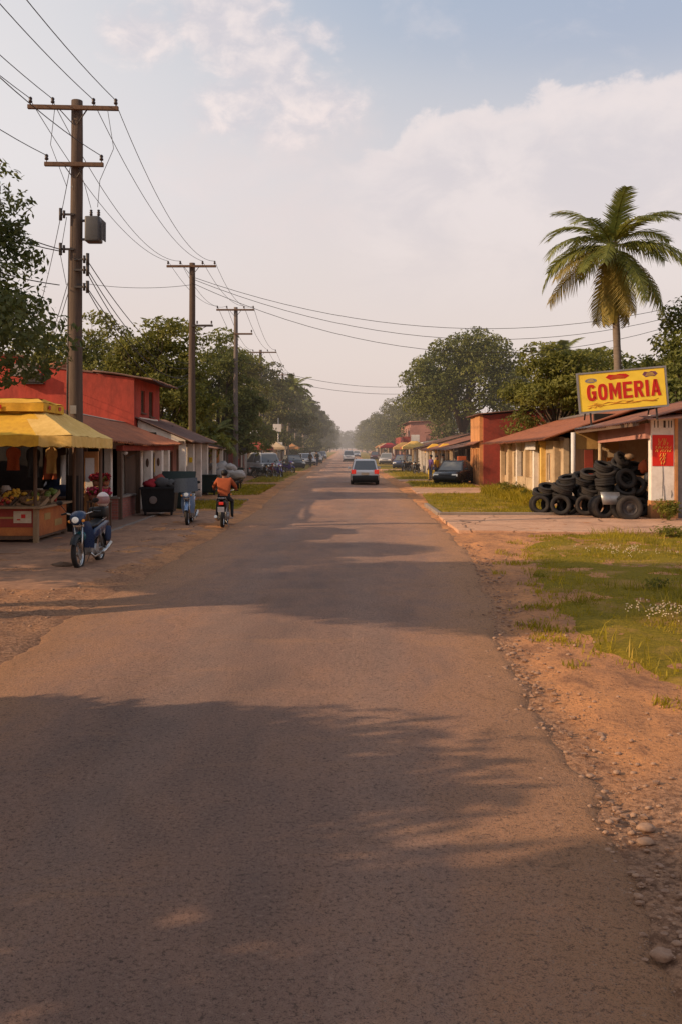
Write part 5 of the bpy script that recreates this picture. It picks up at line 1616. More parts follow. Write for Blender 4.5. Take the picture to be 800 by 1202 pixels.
b = MB(); b.box((.8, -.15, 4.08), (2.0, .4, .08), 0, 0, 0, None, 0, -.1); b.build('cap', M['tin_rust'], bb)


def awning_stall(label, loc, wd, dp, h, cloth, seed, counter='ochre_wall', goods=True):
    g = random.Random(seed)
    t = thing('awning_stall', label, 'market stall', loc)
    for x in (-wd / 2, wd / 2):
        for y in (-dp / 2, dp / 2):
            b = MB(); b.tube([(x * .9, y * .9, 0), (x * .9, y * .9, h)], .035, 6); b.build('pole', M['wood'], t)
    b = MB()
    ridge = h + .55
    A = [(-wd / 2 - .3, -dp / 2 - .2, h), (wd / 2 + .3, -dp / 2 - .2, h), (wd / 2 + .3, dp / 2 + .2, h), (-wd / 2 - .3, dp / 2 + .2, h)]
    B = [(-wd * .15, -dp * .2, ridge), (wd * .15, -dp * .2, ridge), (wd * .15, dp * .2, ridge), (-wd * .15, dp * .2, ridge)]
    vs = A + B + [(v[0], v[1], v[2] - .22) for v in A]
    b.add(vs, [(0, 1, 5, 4), (1, 2, 6, 5), (2, 3, 7, 6), (3, 0, 4, 7), (4, 5, 6, 7), (8, 9, 1, 0), (9, 10, 2, 1), (10, 11, 3, 2), (11, 8, 0, 3)])
    b.build('awning', M[cloth], t)
    b = MB(); b.box((0, 0, .45), (wd * .8, dp * .7, .82), 0, 0, .02); b.box((0, 0, .89), (wd * .88, dp * .8, .06)); b.build('counter', M[counter], t)
    return t


awning_stall('small stall under the farther of twin yellow awnings', (7.65, 80.5, 0), 1.15, 1.7, 2.05, 'yellow_mid', 3)
awning_stall('small stall under the nearer of twin yellow awnings', (7.95, 74.5, 0), 1.15, 1.7, 2.05, 'yellow_mid', 5, 'yellow_pale')
awning_stall('far stall with a faded pale yellow awning before the cream shop', (6.6, 90, 0), 1.7, 2.0, 2.35, 'yellow_pale', 7, 'cream_wall')
awning_stall('hazy stall with a rust red awning on the right row', (6.4, 137, 0), 2.0, 2.4, 2.4, 'red_cloth', 8, 'brown_wall')
awning_stall('stall with an ochre awning before the pale grey-roofed shop', (6.5, 104, 0), 1.8, 2.4, 2.3, 'ochre_wall', 11, 'brown_wall')
awning_stall('stall with a dusty red awning beside the blue car', (6.9, 98.5, 0), 1.6, 2.0, 2.3, 'red_wall_b', 12, 'wood')
awning_stall('hazy stall with a pale awning past the balcony house', (6.5, 146, 0), 2.0, 3.0, 2.4, 'cream_wall', 13, 'wood')
awning_stall('hazy stall with a brown awning farther past the balcony house', (6.5, 160, 0), 2.0, 3.0, 2.4, 'orange_wall', 14, 'wood')
awning_stall('stall with a grey awning between the pale van and the third pole', (-7.9, 64.2, 0), 1.8, 2.2, 2.3, 'tarp', 15, 'wood')
awning_stall('stall with a faded red awning behind the violet motorbike', (-7.2, 77.5, 0), 1.8, 2.4, 2.3, 'red_wall_b', 16, 'wood')
awning_stall('stall with a pale awning near the two white boards', (-7.2, 95, 0), 1.8, 2.4, 2.3, 'cream_wall', 17, 'wood')
awning_stall('hazy stall with a brown awning behind the parked white cars', (-7.0, 116, 0), 2.0, 3.0, 2.3, 'orange_wall', 18, 'wood')
for i, (x, z, lab) in enumerate(((6.05, .05, 'lower of two yellow crates stacked at the verge beyond the black car'), (6.07, .40, 'upper of two yellow crates stacked at the verge beyond the black car'))):
    t = thing('plastic_crate', lab, 'crate', (x, 65.6, z), .1 * i)
    b = MB(); b.box((0, 0, .02), (.5, .36, .04)); b.build('crate_bottom', M['yellow_paint'], t)
    b = MB()
    for zz in (.08, .18, .28):
        for s in (-1, 1): b.box((s * .25, 0, zz), (.03, .39, .07)); b.box((0, s * .18, zz), (.47, .03, .07))
    for sx in (-1, 1):
        for sy in (-1, 1): b.box((sx * .25, sy * .18, .17), (.045, .045, .34))
    b.build('slat_side', M['yellow_paint'], t)
b = MB(); b.lathe([(0, 0), (.27, 0), (.29, .02), (.28, .28), (.295, .30), (.28, .32), (.28, .58), (.295, .60), (.28, .62), (.29, .86), (.28, .88), (0, .87)], 20)
o = b.build('steel_drum', M['blue_car']); o.location = (6.5, 67.2, .05); tag(o, 'dark blue steel drum beyond the yellow crates', 'drum')
b = MB(); b.box((0, 0, .35), (.55, .5, .7), 0, 0, .03)
o = b.build('crate', M['orange_cloth']); o.location = (7.55, 60.9, 1.02); tag(o, 'bright orange crate raised behind the black car', 'crate')
b = MB(); b.box((0, 0, .5), (.8, .7, 1.02), 0, 0, .03)
o = b.build('storage_box', M['black']); o.location = (7.55, 60.9, 0); tag(o, 'black box under the bright orange crate', 'box')
# ------------------------------------------------------------------ left side: the market stall under the yellow awning
st = thing('market_stall', 'fruit stall with painted orange-red counter under a yellow hipped awning', 'market stall', (-8.6, 23, 0))
OFS = Vector((-8.6, 23, 0))


def stp(name, mats, fn, label=None, parent=None):
    b = MB(); fn(b); b.v = [tuple(Vector(v) - OFS) for v in b.v]
    o = b.build(name, mats, parent or st)
    if label: o['label'] = label
    return o


def hip(b, A, B, hem, scallop=True):
    """Awning faces between an eave ring A and an upper ring B, with a scalloped hem that hangs from the eave."""
    n = len(A)
    for i in range(n):
        a, c = Vector(A[i]), Vector(A[(i + 1) % n]); e, f = Vector(B[i]), Vector(B[(i + 1) % n])
        K, J = 14, 8
        vs = []
        for j in range(J + 1):
            for k in range(K + 1):
                p = a.lerp(c, k / K).lerp(e.lerp(f, k / K), j / J)
                sg_ = .07 * math.sin(PI * k / K) * math.sin(PI * min(1, j / J * .9))
                vs.append(p - Vector((0, 0, sg_ + .04 * noise.noise(p * 1.6) + .02 * noise.noise(p * 5))))
        b.add(vs, [(j * (K + 1) + k, j * (K + 1) + k + 1, (j + 1) * (K + 1) + k + 1, (j + 1) * (K + 1) + k) for j in range(J) for k in range(K)], 0, True)
        L = (c - a).length; m = max(6, int(L / .09))
        vs = []
        for k in range(m + 1):
            p = a.lerp(c, k / m); out = .02 * math.sin(k * 1.1)
            q = (c - a).normalized().cross(Vector((0, 0, 1))) * out
            drop = hem * (1 + (.14 * abs(math.sin(k * .85)) if scallop else 0))
            vs += [p, p + q - Vector((0, 0, drop))]
        b.add(vs, [(2 * k, 2 * k + 1, 2 * k + 3, 2 * k + 2) for k in range(m)], 0, True)


zc = 2.62
A = [(-11.6, 20.9, zc), (-6.13, 21.0, zc - .06), (-6.10, 24.6, zc - .10), (-11.6, 24.9, zc)]
B_ = [(-10.2, 22.2, 3.24), (-7.25, 22.2, 3.22), (-7.25, 23.8, 3.22), (-10.2, 23.8, 3.24)]
def aw(b):
    hip(b, A, B_, .23)
o = stp('awning', [M['yellow_cloth'], M['yellow_pale']], aw)
for p in o.data.polygons:
    # the two road-side panels use the paler cloth
    c = p.center
    if c.x + OFS.x > -7.25 + (3.34 - (c.z + OFS.z)) * .0 and (c.x + 8.6 - 8.6 + 8.6) - (6.13 - 8.6 + 8.6) > -10 and c.x > 1.15 + abs(min(0, (c.y + 1.0))) * .55: p.material_index = 1
A2 = [(-10.5, 21.9, 3.36), (-7.05, 21.9, 3.34), (-7.05, 23.5, 3.32), (-10.5, 23.5, 3.36)]
B2 = [(-10.1, 22.6, 3.50), (-7.4, 22.6, 3.48), (-7.4, 23.1, 3.48), (-10.1, 23.1, 3.50)]
stp('awning_cap', M['yellow_cloth'], lambda b: (hip(b, A2, B2, .20, False), b.add(B2, [(0, 1, 2, 3)])))
stp('cap_print', M['red_paint'], lambda b: [b.box((x, 21.872, 3.25), (.16, .008, .09), 0, 0, .003) for x in (-9.3, -8.1)] + [b.box((-7.022, y, 3.24), (.008, .16, .09), 0, 0, .003) for y in (22.3, 23.1)])
for x, y in ((-7.32, 22.15), (-10.6, 22.15), (-7.05, 24.4), (-10.6, 24.5), (-6.35, 24.35)):
    stp('pole', M['wood'], lambda b: b.tube([(x, y, 0), (x, y, 2.75 if x < -7 else 2.5)], .045, 8))
stp('rail', M['wood'], lambda b: (b.tube([(-10.6, 24.45, 2.35), (-7.05, 24.4, 2.35)], .03, 6), b.tube([(-10.6, 22.2, 2.4), (-7.3, 22.15, 2.4)], .03, 6)))
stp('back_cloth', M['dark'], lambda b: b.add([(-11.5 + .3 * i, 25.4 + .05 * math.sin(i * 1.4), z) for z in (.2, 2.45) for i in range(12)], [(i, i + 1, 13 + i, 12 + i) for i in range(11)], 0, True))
# counter with painted panels and a corner post
cx0, cx1, cy0, cy1, ct = -11.2, -7.22, 22.0, 24.35, .86
stp('counter', [M['wood'], M['orange_panel']], lambda b: (b.span((cx0, cy0 + .02, .14), (cx1 - .02, cy1, ct)), ))
stp('panel', M['red_panel'], lambda b: b.span((-8.85, cy0, .42), (cx1 - .1, cy0 + .018, ct - .01)))
stp('panel', M['orange_panel'], lambda b: b.span((-8.85, cy0 - .002, .22), (cx1 - .1, cy0 + .018, .415)), 'sun-bleached orange lower panel')
stp('panel', M['red_panel'], lambda b: b.span((-11.2, cy0, .2), (-8.9, cy0 + .018, ct - .01)))
stp('panel', M['orange_panel'], lambda b: b.span((cx1 - .019, cy0 + .1, .2), (cx1, cy1 - .06, ct - .01)), 'orange panel on the road-facing side')
stp('stripe', M['ochre_wall'], lambda b: (b.span((-8.8, cy0 - .006, .50), (-8.1, cy0 - .003, .60)), b.span((-8.2, cy0 - .006, .62), (-7.55, cy0 - .003, .665))))
for y_, w_, z_ in ((22.5, .45, .55), (23.3, .6, .35)): stp('side_print', M['ochre_wall'], lambda b: b.span((cx1 + .002, y_, z_), (cx1 + .006, y_ + w_, z_ + .16)), 'faded print on the side panel')
pp = stp('paper_notice', M['cream_paper'], lambda b: b.span((-7.78, cy0 - .010, .52), (-7.36, cy0 - .006, .80)))
stp('notice_mark', M['red_paint'], lambda b: (b.box((-7.55, cy0 - .013, .68), (.10, .004, .09)), b.box((-7.66, cy0 - .013, .6), (.08, .004, .03))), None, pp)
stp('corner_post', M['wood_light'], lambda b: b.span((cx1 - .1, cy0 - .03, .02), (cx1 + .015, cy0 + .09, ct + .02), 0, .008))
stp('plinth', M['pavement'], lambda b: b.span((-11.2, cy0 + .06, .12), (-7.45, cy0 + .02 + .25, .30)))
for x, y in ((-8.9, cy0 + .05), (cx1 - .08, cy1 - .08), (-11.0, cy0 + .05)): stp('leg', M['wood'], lambda b: b.span((x - .05, y - .05, .03), (x + .05, y + .05, .2)))
stp('worktop', M['wood_light'], lambda b: b.span((cx0 - .05, cy0 - .14, ct), (cx1 + .13, cy1 + .06, ct + .05), 0, .01))
g = random.Random(8)


def tray(x, y, w, d_, tilt, m, label):
    o_ = thing('produce_tray', label, 'tray', (x, y, ct + .055)); o_.rotation_euler = (tilt, 0, g.uniform(-.08, .08))
    b = MB(); b.box((0, 0, .012), (w, d_, .02)); b.build('tray_bottom', M['wood_light'], o_)
    b = MB()
    for s in (-1, 1):
        b.box((s * (w / 2 + .011), 0, .05), (.02, d_ + .04, .10)); b.box((0, s * (d_ / 2 + .011), .05), (w, .02, .10))
    b.build('tray_side', M[m], o_)
    return o_


fm = {}
def fruit_mesh(kind):
    if kind not in fm:
        b = MB(); r = {'f_yellow': (.05, .05, .075), 'f_orange': (.055, .055, .052), 'f_red': (.048, .048, .046), 'f_green': (.075, .075, .09), 'f_brown': (.045, .04, .075)}[kind]
        b.ball((0, 0, 0), r, 10, 7, 0, None, .15, 3)
        oo = b.build('fruit', M[kind]); fm[kind] = oo.data; bpy.data.objects.remove(oo)
    return fm[kind]


def fill(o_, w, d_, kinds, n, label, grp, heap=.10):
    for i in range(n):
        k = kinds[i % len(kinds)]
        x, y = g.uniform(-w / 2 + .05, w / 2 - .05), g.uniform(-d_ / 2 + .05, d_ / 2 - .05)
        zz = .065 + heap * (1 - abs(x) / (w / 2)) * (1 - abs(y) / (d_ / 2)) + g.uniform(0, .03)
        p = Matrix.Translation(o_.location) @ o_.rotation_euler.to_matrix().to_4x4() @ Vector((x, y, zz))
        f = bpy.data.objects.new('fruit', fruit_mesh(k)); COL.objects.link(f); f.location = p
        f.rotation_euler = (g.uniform(0, 3), g.uniform(0, 3), g.uniform(0, 3))
        tag(f, label, 'fruit', grp)


spec = [(-7.52, 22.45, .62, .62, .30, 'wood_light', 'slanted pale tray of root vegetables at the road-side corner of the counter', ['f_brown', 'f_brown', 'f_yellow'], 22, 'brown root vegetable or yellow fruit in the slanted corner tray', .04),
        (-7.50, 23.25, .62, .66, .30, 'wood_light', 'slanted tray behind the corner tray on the counter', ['f_green', 'f_brown'], 18, 'green or brown produce in the tray behind the corner tray', .04),
        (-8.28, 22.40, .66, .58, .28, 'wood', 'tray of mixed fruit on the counter beside the corner tray', ['f_red', 'f_brown', 'f_orange'], 24, 'red, brown or orange fruit in the tray beside the corner tray', .08),
        (-8.15, 23.15, .60, .60, .32, 'wood', 'tray of yellow fruit in the middle of the counter', ['f_yellow'], 20, 'yellow fruit in the tray in the middle of the counter', .10),
        (-9.05, 22.40, .66, .58, .28, 'wood_light', 'tray of green fruit near the picture edge of the counter', ['f_green', 'f_yellow'], 18, 'green or yellow fruit in the tray near the picture edge', .06),
        (-8.95, 23.2, .66, .62, .34, 'wood', 'raised tray of orange fruit at the back of the counter', ['f_orange', 'f_yellow'], 22, 'orange or yellow fruit in the raised tray at the back', .12),
        (-9.8, 22.6, .7, .62, .28, 'wood', 'tray of red fruit at the far end of the counter', ['f_red', 'f_orange'], 18, 'red or orange fruit in the tray at the far end of the counter', .08)]
for (x, y, w_, d_, ti, m_, lab, kinds, n, flab, hp) in spec:
    o_ = tray(x, y, w_, d_, ti, m_, lab)
    if y > 23: o_.location.z += .12
    fill(o_, w_, d_, kinds, n, flab, 'fruit: ' + flab, hp)
# paper sacks, bottles and hanging stock
for i, (x, y, h_, m_, lab) in enumerate(((-8.6, 23.75, .42, 'sack', 'tall pale sack standing at the back of the counter'), (-7.8, 23.9, .34, 'pale_cloth', 'short pale sack at the back corner of the counter'),
                                         (-9.5, 23.8, .46, 'cream_paper', 'cream paper sack at the shaded end of the counter'))):
    b = MB(); b.loft([[(.15 * s_ * math.cos(a) * (1 + .1 * math.sin(3 * a)), .11 * s_ * math.sin(a), z * h_) for a in [2 * PI * k / 14 for k in range(14)]] for z, s_ in ((0, .95), (.2, 1.08), (.6, 1.02), (.85, .8), (1, .55))], 0, True)
    oo = b.build('produce_sack', M[m_]); oo.location = (x, y, ct + .05); tag(oo, lab, 'sack')
for i in range(6):
    b = MB(); b.lathe([(0, 0), (.035, 0), (.037, .02), (.037, .15), (.015, .2), (.013, .25), (0, .25)], 12)
    oo = b.build('bottle', M[('f_red', 'f_green', 'pale_cloth')[i % 3]]); oo.location = (-7.42 - .1 * i, 24.0 + .05 * (i % 2), ct + .05)
    tag(oo, 'small bottle in the row at the back of the stall counter', 'bottle', 'bottles at the back of the counter')


def garment(x, y, z, w, h, m, label, kind='shirt', rz=0):
    b = MB(); K, J = 8, 8; vs = []
    for j in range(J + 1):
        v = j / J
        ww = w * (1.0 if kind == 'cloth' else (.55 + .75 * min(1, v * 4)) if v < .25 else (1.0 if v < .4 else .8))
        for k in range(K + 1):
            u = k / K - .5
            vs.append((u * ww, .05 * math.sin(u * 9 + v * 2) * (.4 + v) + .02 * math.sin(u * 23), -v * h - (.04 * abs(u) * 2 if v < .1 else 0)))
    b.add(vs, [(j * (K + 1) + k, j * (K + 1) + k + 1, (j + 1) * (K + 1) + k + 1, (j + 1) * (K + 1) + k) for j in range(J) for k in range(K)], 0, True)
    oo = b.build('hanging_garment', M[m]); oo.location = (x, y, z); oo.rotation_euler = (0, 0, rz)
    return tag(oo, label, 'garment')


garment(-9.35, 24.38, 2.32, .48, .95, 'pale_cloth', 'pale cloth hanging at the shaded end of the stall rail', 'cloth')
garment(-8.62, 24.36, 2.32, .42, .62, 'orange_cloth', 'orange shirt hanging from the stall rail')
garment(-8.1, 24.35, 2.32, .40, .8, 'black', 'black shirt hanging behind the stall pole')
garment(-7.62, 24.33, 2.32, .34, .7, 'ochre_wall', 'ochre shirt hanging near the road end of the rail')
garment(-9.95, 24.38, 2.32, .45, .85, 'red_cloth', 'dull red shirt at the picture edge of the stall rail')

# ------------------------------------------------------------------ kiosk behind the stall
ki = thing('kiosk', 'small orange kiosk with a dark sheet roof just behind the nearest power pole', 'kiosk', (0, 0, 0))
def kp(name, m, fn, label=None):
    b = MB(); fn(b); o = b.build(name, m, ki)
    if label: o['label'] = label
    return o
kp('side_wall', M['orange_wall'], lambda b: b.span((-7.35, 26.4, 0), (-6.95, 26.5, 2.18), 0, .01))
kp('wall', M['brown_wall'], lambda b: (b.span((-10.4, 27.6, 0), (-7.6, 27.7, 2.3)), b.span((-10.4, 26.5, 0), (-10.3, 27.6, 2.3))))
kp('counter', M['brown_wall'], lambda b: (b.span((-10.3, 26.42, .1), (-7.36, 26.8, .85), 0, .01), b.span((-10.35, 26.3, .85), (-7.36, 26.85, .9))))
kp('roof', M['steel_dark'], lambda b: b.sheet((-10.8, 25.7, 2.28), (-6.75, 25.75, 2.30), (-6.8, 27.6, 2.46), (-10.8, 27.6, 2.46), .04, .25, .02, 0, 5))
kp('notice', M['white_paint'], lambda b: b.span((-7.31, 26.388, .98), (-7.06, 26.396, 2.0)), 'white notice sheet on the orange end wall')
kp('shelf', M['wood'], lambda b: (b.span((-10.2, 27.25, 1.3), (-7.7, 27.58, 1.34)), b.span((-10.2, 27.25, 1.8), (-7.7, 27.58, 1.84))))
garment(-7.8, 26.35, 2.1, .42, .85, 'white_paint', 'white cloth hanging at the kiosk counter', 'cloth')
garment(-8.3, 26.36, 2.1, .4, .7, 'orange_cloth', 'orange cloth hanging at the kiosk counter', 'cloth')
garment(-8.75, 26.36, 2.1, .36, .9, 'denim', 'blue cloth hanging at the kiosk counter', 'cloth')
garment(-9.25, 26.36, 2.1, .4, .8, 'yellow_pale', 'yellow cloth hanging at the kiosk counter', 'cloth')
b = MB()
b.ball((0, 0, .25), (.42, .34, .28), 14, 9, 0, None, .4, 4)
oo = b.build('folded_clothes', M['denim']); oo.location = (-8.3, 26.9, .85); tag(oo, 'heap of blue cloth on the kiosk counter', 'cloth heap')
# flower stand
fs = thing('flower_stand', 'stand of red and pink flowers beside the nearest power pole', 'flower stand', (-6.8, 25.95, 0))
b = MB(); b.box((0, 0, .80), (.62, .40, .05)); b.box((0, .08, 1.18), (.5, .26, .04))
for x in (-.27, .27):
    for y in (-.16, .16): b.box((x, y, .39), (.05, .05, .78))
    b.box((x * .8, .18, 1.0), (.04, .04, .36))
b.build('rack', M['wood'], fs)
gf_ = np.random.default_rng(5)
for (x, y, z, m_, r) in ((-.19, -.06, .84, 'pink_flower', .17), (.16, -.06, .84, 'pink_flower', .19), (-.12, .1, 1.22, 'red_cloth', .17), (.15, .1, 1.22, 'red_cloth', .15)):
    b = MB(); b.lathe([(0, 0), (.08, 0), (.11, .14), (.095, .14), (.08, .03)], 12, 0, Matrix.Translation((x, y, z)))
    po_ = b.build('pot', M['tile'], fs)
    V, F = crown_np(int(100 * (x + 2) + 10 * z), [((x, y, z + .24), (r, r * .9, r * .75))], 160, .085, .8, 0, .3)
    np_mesh('blossoms', V, F, M[m_], po_)
    V, F = crown_np(int(100 * (x + 3) + 10 * z), [((x, y, z + .19), (r * .9, r * .8, r * .6))], 70, .10, .4, 0, .2)
    np_mesh('leaves', V, F, M['weed'], po_)
# low brick wall
lw = thing('low_wall', 'low brick wall with a concrete cap in front of the dark shop opening', 'wall', (0, 0, 0))
b = MB(); b.span((-8.4, 28.95, 0), (-7.02, 29.2, .70)); b.span((-7.02 - .22, 29.205, 0), (-7.02, 31.3, .70)); b.build('brickwork', M['brick_pale'], lw)
b = MB(); b.span((-8.45, 28.9, .702), (-6.97, 29.24, .76), 0, .01); b.span((-7.30, 29.245, .702), (-6.97, 31.35, .76), 0, .01); b.build('cap', M['kerb'], lw)

# ------------------------------------------------------------------ lean-to shop and red house
ls = thing('lean_to_shop', 'low shop with a brown lean-to roof and white pillars below the red house', 'shop', (0, 0, 0))
w = MB()
# road-facing front at x = -7.35, run along +y; openings measured from y = 29.4
T = w.wall((-7.35, 29.4), (-7.35, 37.6), 0, 2.62, .2, [(.25, 1.9, .0, 2.25), (3.25, 4.1, 0, 2.2), (4.75, 5.7, 0, 2.2), (6.5, 7.0, 1.0, 2.1)])
w.build('front_wall', M['white_wall'], ls)
b = MB(); b.span((-7.345, 31.25, 0), (-7.32, 32.6, 2.5)); b.build('plank_cladding', M['brown_wall'], ls)
for y_, z_, w_, h_, m_ in ((34.55, 1.55, .45, .5, 'red_paint'), (36.0, 1.35, .4, .55, 'yellow_pale')):
    b = MB(); b.span((-7.338, y_, z_), (-7.325, y_ + w_, z_ + h_)); b.build('wall_sign', M[m_], ls)
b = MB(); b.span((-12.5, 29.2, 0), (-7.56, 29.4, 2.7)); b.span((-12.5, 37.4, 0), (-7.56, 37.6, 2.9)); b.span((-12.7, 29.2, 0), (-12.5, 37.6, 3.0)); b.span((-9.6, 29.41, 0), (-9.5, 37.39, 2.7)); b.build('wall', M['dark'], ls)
door(ls, T, 3.25, 4.1, 2.2, .2, 'brown_wall'); window(ls, T, 6.5, 7.0, 1.0, 2.1, .2, 'wood', 'glass', 1)
for Y in (33.35, 35.3, 36.6):
    b = MB(); b.span((-7.12, Y - .17, .52), (-6.86, Y + .17, 2.187), 0, .015); pl = b.build('pillar', M['white_wall'], ls)
    b = MB(); b.span((-7.15, Y - .2, 0), (-6.83, Y + .2, .52), 0, .015); b.build('pillar_base', M['grey_wall'], pl)
    if Y < 36: 
        b = MB(); b.ball((-6.995, Y - .175, 1.75), (.055, .02, .16), 8, 6); b.build('plaque', M['wood'], pl)
b = MB(); b.span((-7.08, 29.0, 2.19), (-6.88, 37.7, 2.36)); b.build('beam', M['red_wall_b'], ls)
for Y in (29.1, 31.7):
    b = MB(); b.span((-7.06, Y - .07, 0), (-6.92, Y + .07, 2.187)); b.build('post', M['wood'], ls)
part('roof', M['tile'], ls, lambda b: (b.sheet((-6.62, 25.9 + 3.0, 2.40), (-6.62, 38.0, 2.42), (-9.0, 38.0, 3.28), (-9.0, 28.9, 3.52), .03, .24, .025, 0, 9, .04, 3), b.sheet((-6.75, 26.0, 2.46), (-6.62, 29.3, 2.44), (-9.0, 29.3, 3.54), (-9.0, 26.0, 3.50), .03, .24, .025, 0, 9, .0, 6)))
part('ridge_flashing', M['tin_grey'], ls, lambda b: b.sheet((-8.85, 26.0, 3.50), (-8.85, 38.0, 3.29), (-9.15, 38.0, 3.36), (-9.15, 26.0, 3.58), .02, 0, 0, 0, 2))
part('rear_roof', M['tin_brown'], ls, lambda b: b.sheet((-9.05, 38, 3.22), (-9.05, 26, 3.44), (-12.9, 26, 2.9), (-12.9, 38, 2.9), .02, .3, .02))
part('lamp_cord', M['wire'], ls, lambda b: b.tube([(-7.0, 29.0, 2.2), (-7.1, 30.6, 1.95), (-7.0, 32.4, 2.15)], .012, 5))
b = MB(); b.ball((-7.05, 30.0, 2.12), (.10, .10, .07), 10, 7); b.build('lamp_shade', M['white_paint'], ls)
b = MB(); b.span((-9.45, 30.2, 0), (-9.1, 31.2, 1.6)); b.build('cupboard', M['brown_wall'], ls)

red = thing('red_house', 'bright red two-storey house with a small eave and two upper windows, behind the nearest pole', 'house', (0, 0, 0))
w = MB(); hw = [(1.0, 1.75, 3.75, 4.55 + .15), (2.6, 3.5, 3.65, 4.75)]
T = w.wall((-8.55, 38.3), (-8.55, 43.2), 0, 5.12, .2, hw); w.build('front_wall', M['red_wall'], red)
for a_, b_, lo, hi in hw: window(red, T, a_, b_, lo, hi, .2, 'wood', 'glass_warm', 1 if a_ < 2 else 2)
w = MB()
w.prism([(-15.5, 0), (-8.55, 0), (-8.55, 5.12), (-12.9, 5.62), (-13.0, 5.95), (-15.5, 6.1)], 0, .25, 0, Matrix.Translation((0, 38.25, 0)) @ Matrix.Rotation(PI / 2, 4, 'X'))
w.span((-15.5, 42.95, 0), (-8.76, 43.2, 5.1)); w.span((-15.5, 38.26, 0), (-15.25, 42.94, 5.8)); w.build('wall', M['red_wall'], red)
part('roof', M['tin_brown'], red, lambda b: b.sheet((-7.75, 37.85, 5.02), (-7.75, 43.6, 5.0), (-10.2, 43.6, 5.36), (-10.2, 37.85, 5.38), .05, .25, .02))
part('parapet_coping', M['tin_brown'], red, lambda b: (b.bar((-10.2, 38.12, 5.36), (-12.92, 38.12, 5.67), .36, .07), b.bar((-13.0, 38.12, 6.0), (-15.6, 38.12, 6.15), .36, .07)))
part('roof_slab', M['grey_wall'], red, lambda b: b.span((-15.2, 38.3, 5.0), (-10.2, 42.9, 5.12)))
part('rubble', M['tile'], red, lambda b: [b.ball((-11.6 - .25 * i, 38.4, 5.62 + .02 * i), (.26, .2, .16), 8, 6, 0, None, .4, i) for i in range(2)])
part('wall_patch', M['grey_wall'], red, lambda b: b.box((-12.95, 37.985, 5.45), (1.0, .02, .5), 0, 0, .005), 'bare grey patch at the parapet step')
part('wall_unit', M['steel_dark'], red, lambda b: (b.box((-12.6, 37.85, 5.1), (.75, .26, .4), 0, 0, .03), b.box((-12.6, 37.85, 4.87), (.9, .3, .03))))
part('sill_band', M['white_wall'], red, lambda b: b.span((-8.545, 38.9, 3.18), (-8.50, 42.6, 3.55)), 'pale weathered band under the upper windows')

# white house with a porch gable, then a small pink-white house
wh = thing('white_house', 'white-gabled low house with a brown porch roof beside the second power pole', 'house', (0, 0, 0))
w = MB(); ho = [(.9, 1.9, 0, 2.2), (2.7, 3.5, .9, 2.1), (4.4, 5.3, 0, 2.2)]
T = w.wall((-7.75, 38.4 + .3), (-7.75, 45.2), 0, 2.75, .2, ho); w.build('front_wall', M['pink_wall'], wh)
door(wh, T, .9, 1.9, 2.2, .2, 'dark'); window(wh, T, 2.7, 3.5, .9, 2.1, .2, 'wood', 'glass', 1); door(wh, T, 4.4, 5.3, 2.2, .2, 'wood')
w = MB(); w.prism([(-8.5, 2.45), (-6.55, 2.45), (-6.55, 2.6), (-8.5, 3.42)], 0, .16, 0, Matrix.Translation((0, 38.62, 0)) @ Matrix.Rotation(PI / 2, 4, 'X')); w.build('gable', M['white_wall'], wh)
for Y, m_ in ((38.75, 'white_wall'), (40.9, 'white_wall'), (43.0, 'white_wall'), (45.0, 'white_wall')):
    b = MB(); b.span((-6.85, Y - .15, 0), (-6.58, Y + .15, 2.45), 0, .015); b.build('pillar', M[m_], wh)
part('roof', M['tin_brown'], wh, lambda b: b.sheet((-6.25, 38.2, 2.52), (-6.25, 45.7, 2.52), (-8.8, 45.7, 3.6), (-8.8, 38.2, 3.6), .03, .24, .022, 0, 7, .03, 4))
part('beam', M['wood'], wh, lambda b: b.span((-6.80, 38.3, 2.452), (-6.62, 45.6, 2.56)))
b = MB(); b.span((-12.5, 45.0, 0), (-7.96, 45.2, 3.3)); b.span((-12.5, 43.3, 0), (-7.96, 43.45, 3.3)); b.build('wall', M['dark'], wh)
part('yellow_box', M['yellow_paint'], wh, lambda b: b.box((-6.70, 40.72, 1.75), (.14, .05, .22), 0, 0, .01))
row_shop(-1, 'small pale house with short white pillars just past the second pole', 46.6, 52.6, 7.7, 2.55, 4.0, 'white_wall', 'tin_brown', 83, .8, 1.0, None, 1, 'small_house')
b = MB(); b.ball((0, 0, .25), (.28, .28, .34), 10, 8, 0, None, .5, 2)
o = b.build('roof_plant', M['weed']); o.location = (-7.6, 47.2, 2.95); tag(o, 'clump of yellow weed growing on the roof by the second pole', 'plant')

LS = [
    (66, 74, 9.2, 2.5, 4, 'brown_wall', 'tin_rust', 'brown open stall row behind the pale van', .6, 1.6),
    (75, 84, 8.9, 2.5, 4, 'red_wall_b', 'tin_rust', 'dull red shop with a rusty roof behind the motorbikes', .6, 1.5),
    (88, 98, 8.9, 2.6, 4, 'brown_wall', 'tin_brown', 'dark brown shop past the fourth power pole', .7, 1.5),
    (101, 112, 8.7, 2.6, 4, 'grey_wall', 'tin_grey', 'grey hazy shop behind the parked white cars', .7, 1.5),
    (118, 130, 8.7, 2.6, 4, 'brown_wall', 'tin_rust', 'hazy brown shop in the far left row', .7, 1.4),
    (134, 150, 8.7, 2.6, 4, 'pink_wall', 'tin_brown', 'hazy pink shop in the far left row', .7, 1.4),
    (155, 180, 8.7, 2.6, 4, 'grey_wall', 'tin_rust', 'last hazy shop of the far left row', .7, 1.4),
]
for i, (y0, y1, X, h, dp, wm, rm, lab, rise, ov) in enumerate(LS):
    row_shop(-1, lab, y0, y1, X, h, dp, wm, rm, 90 + i, rise, ov)
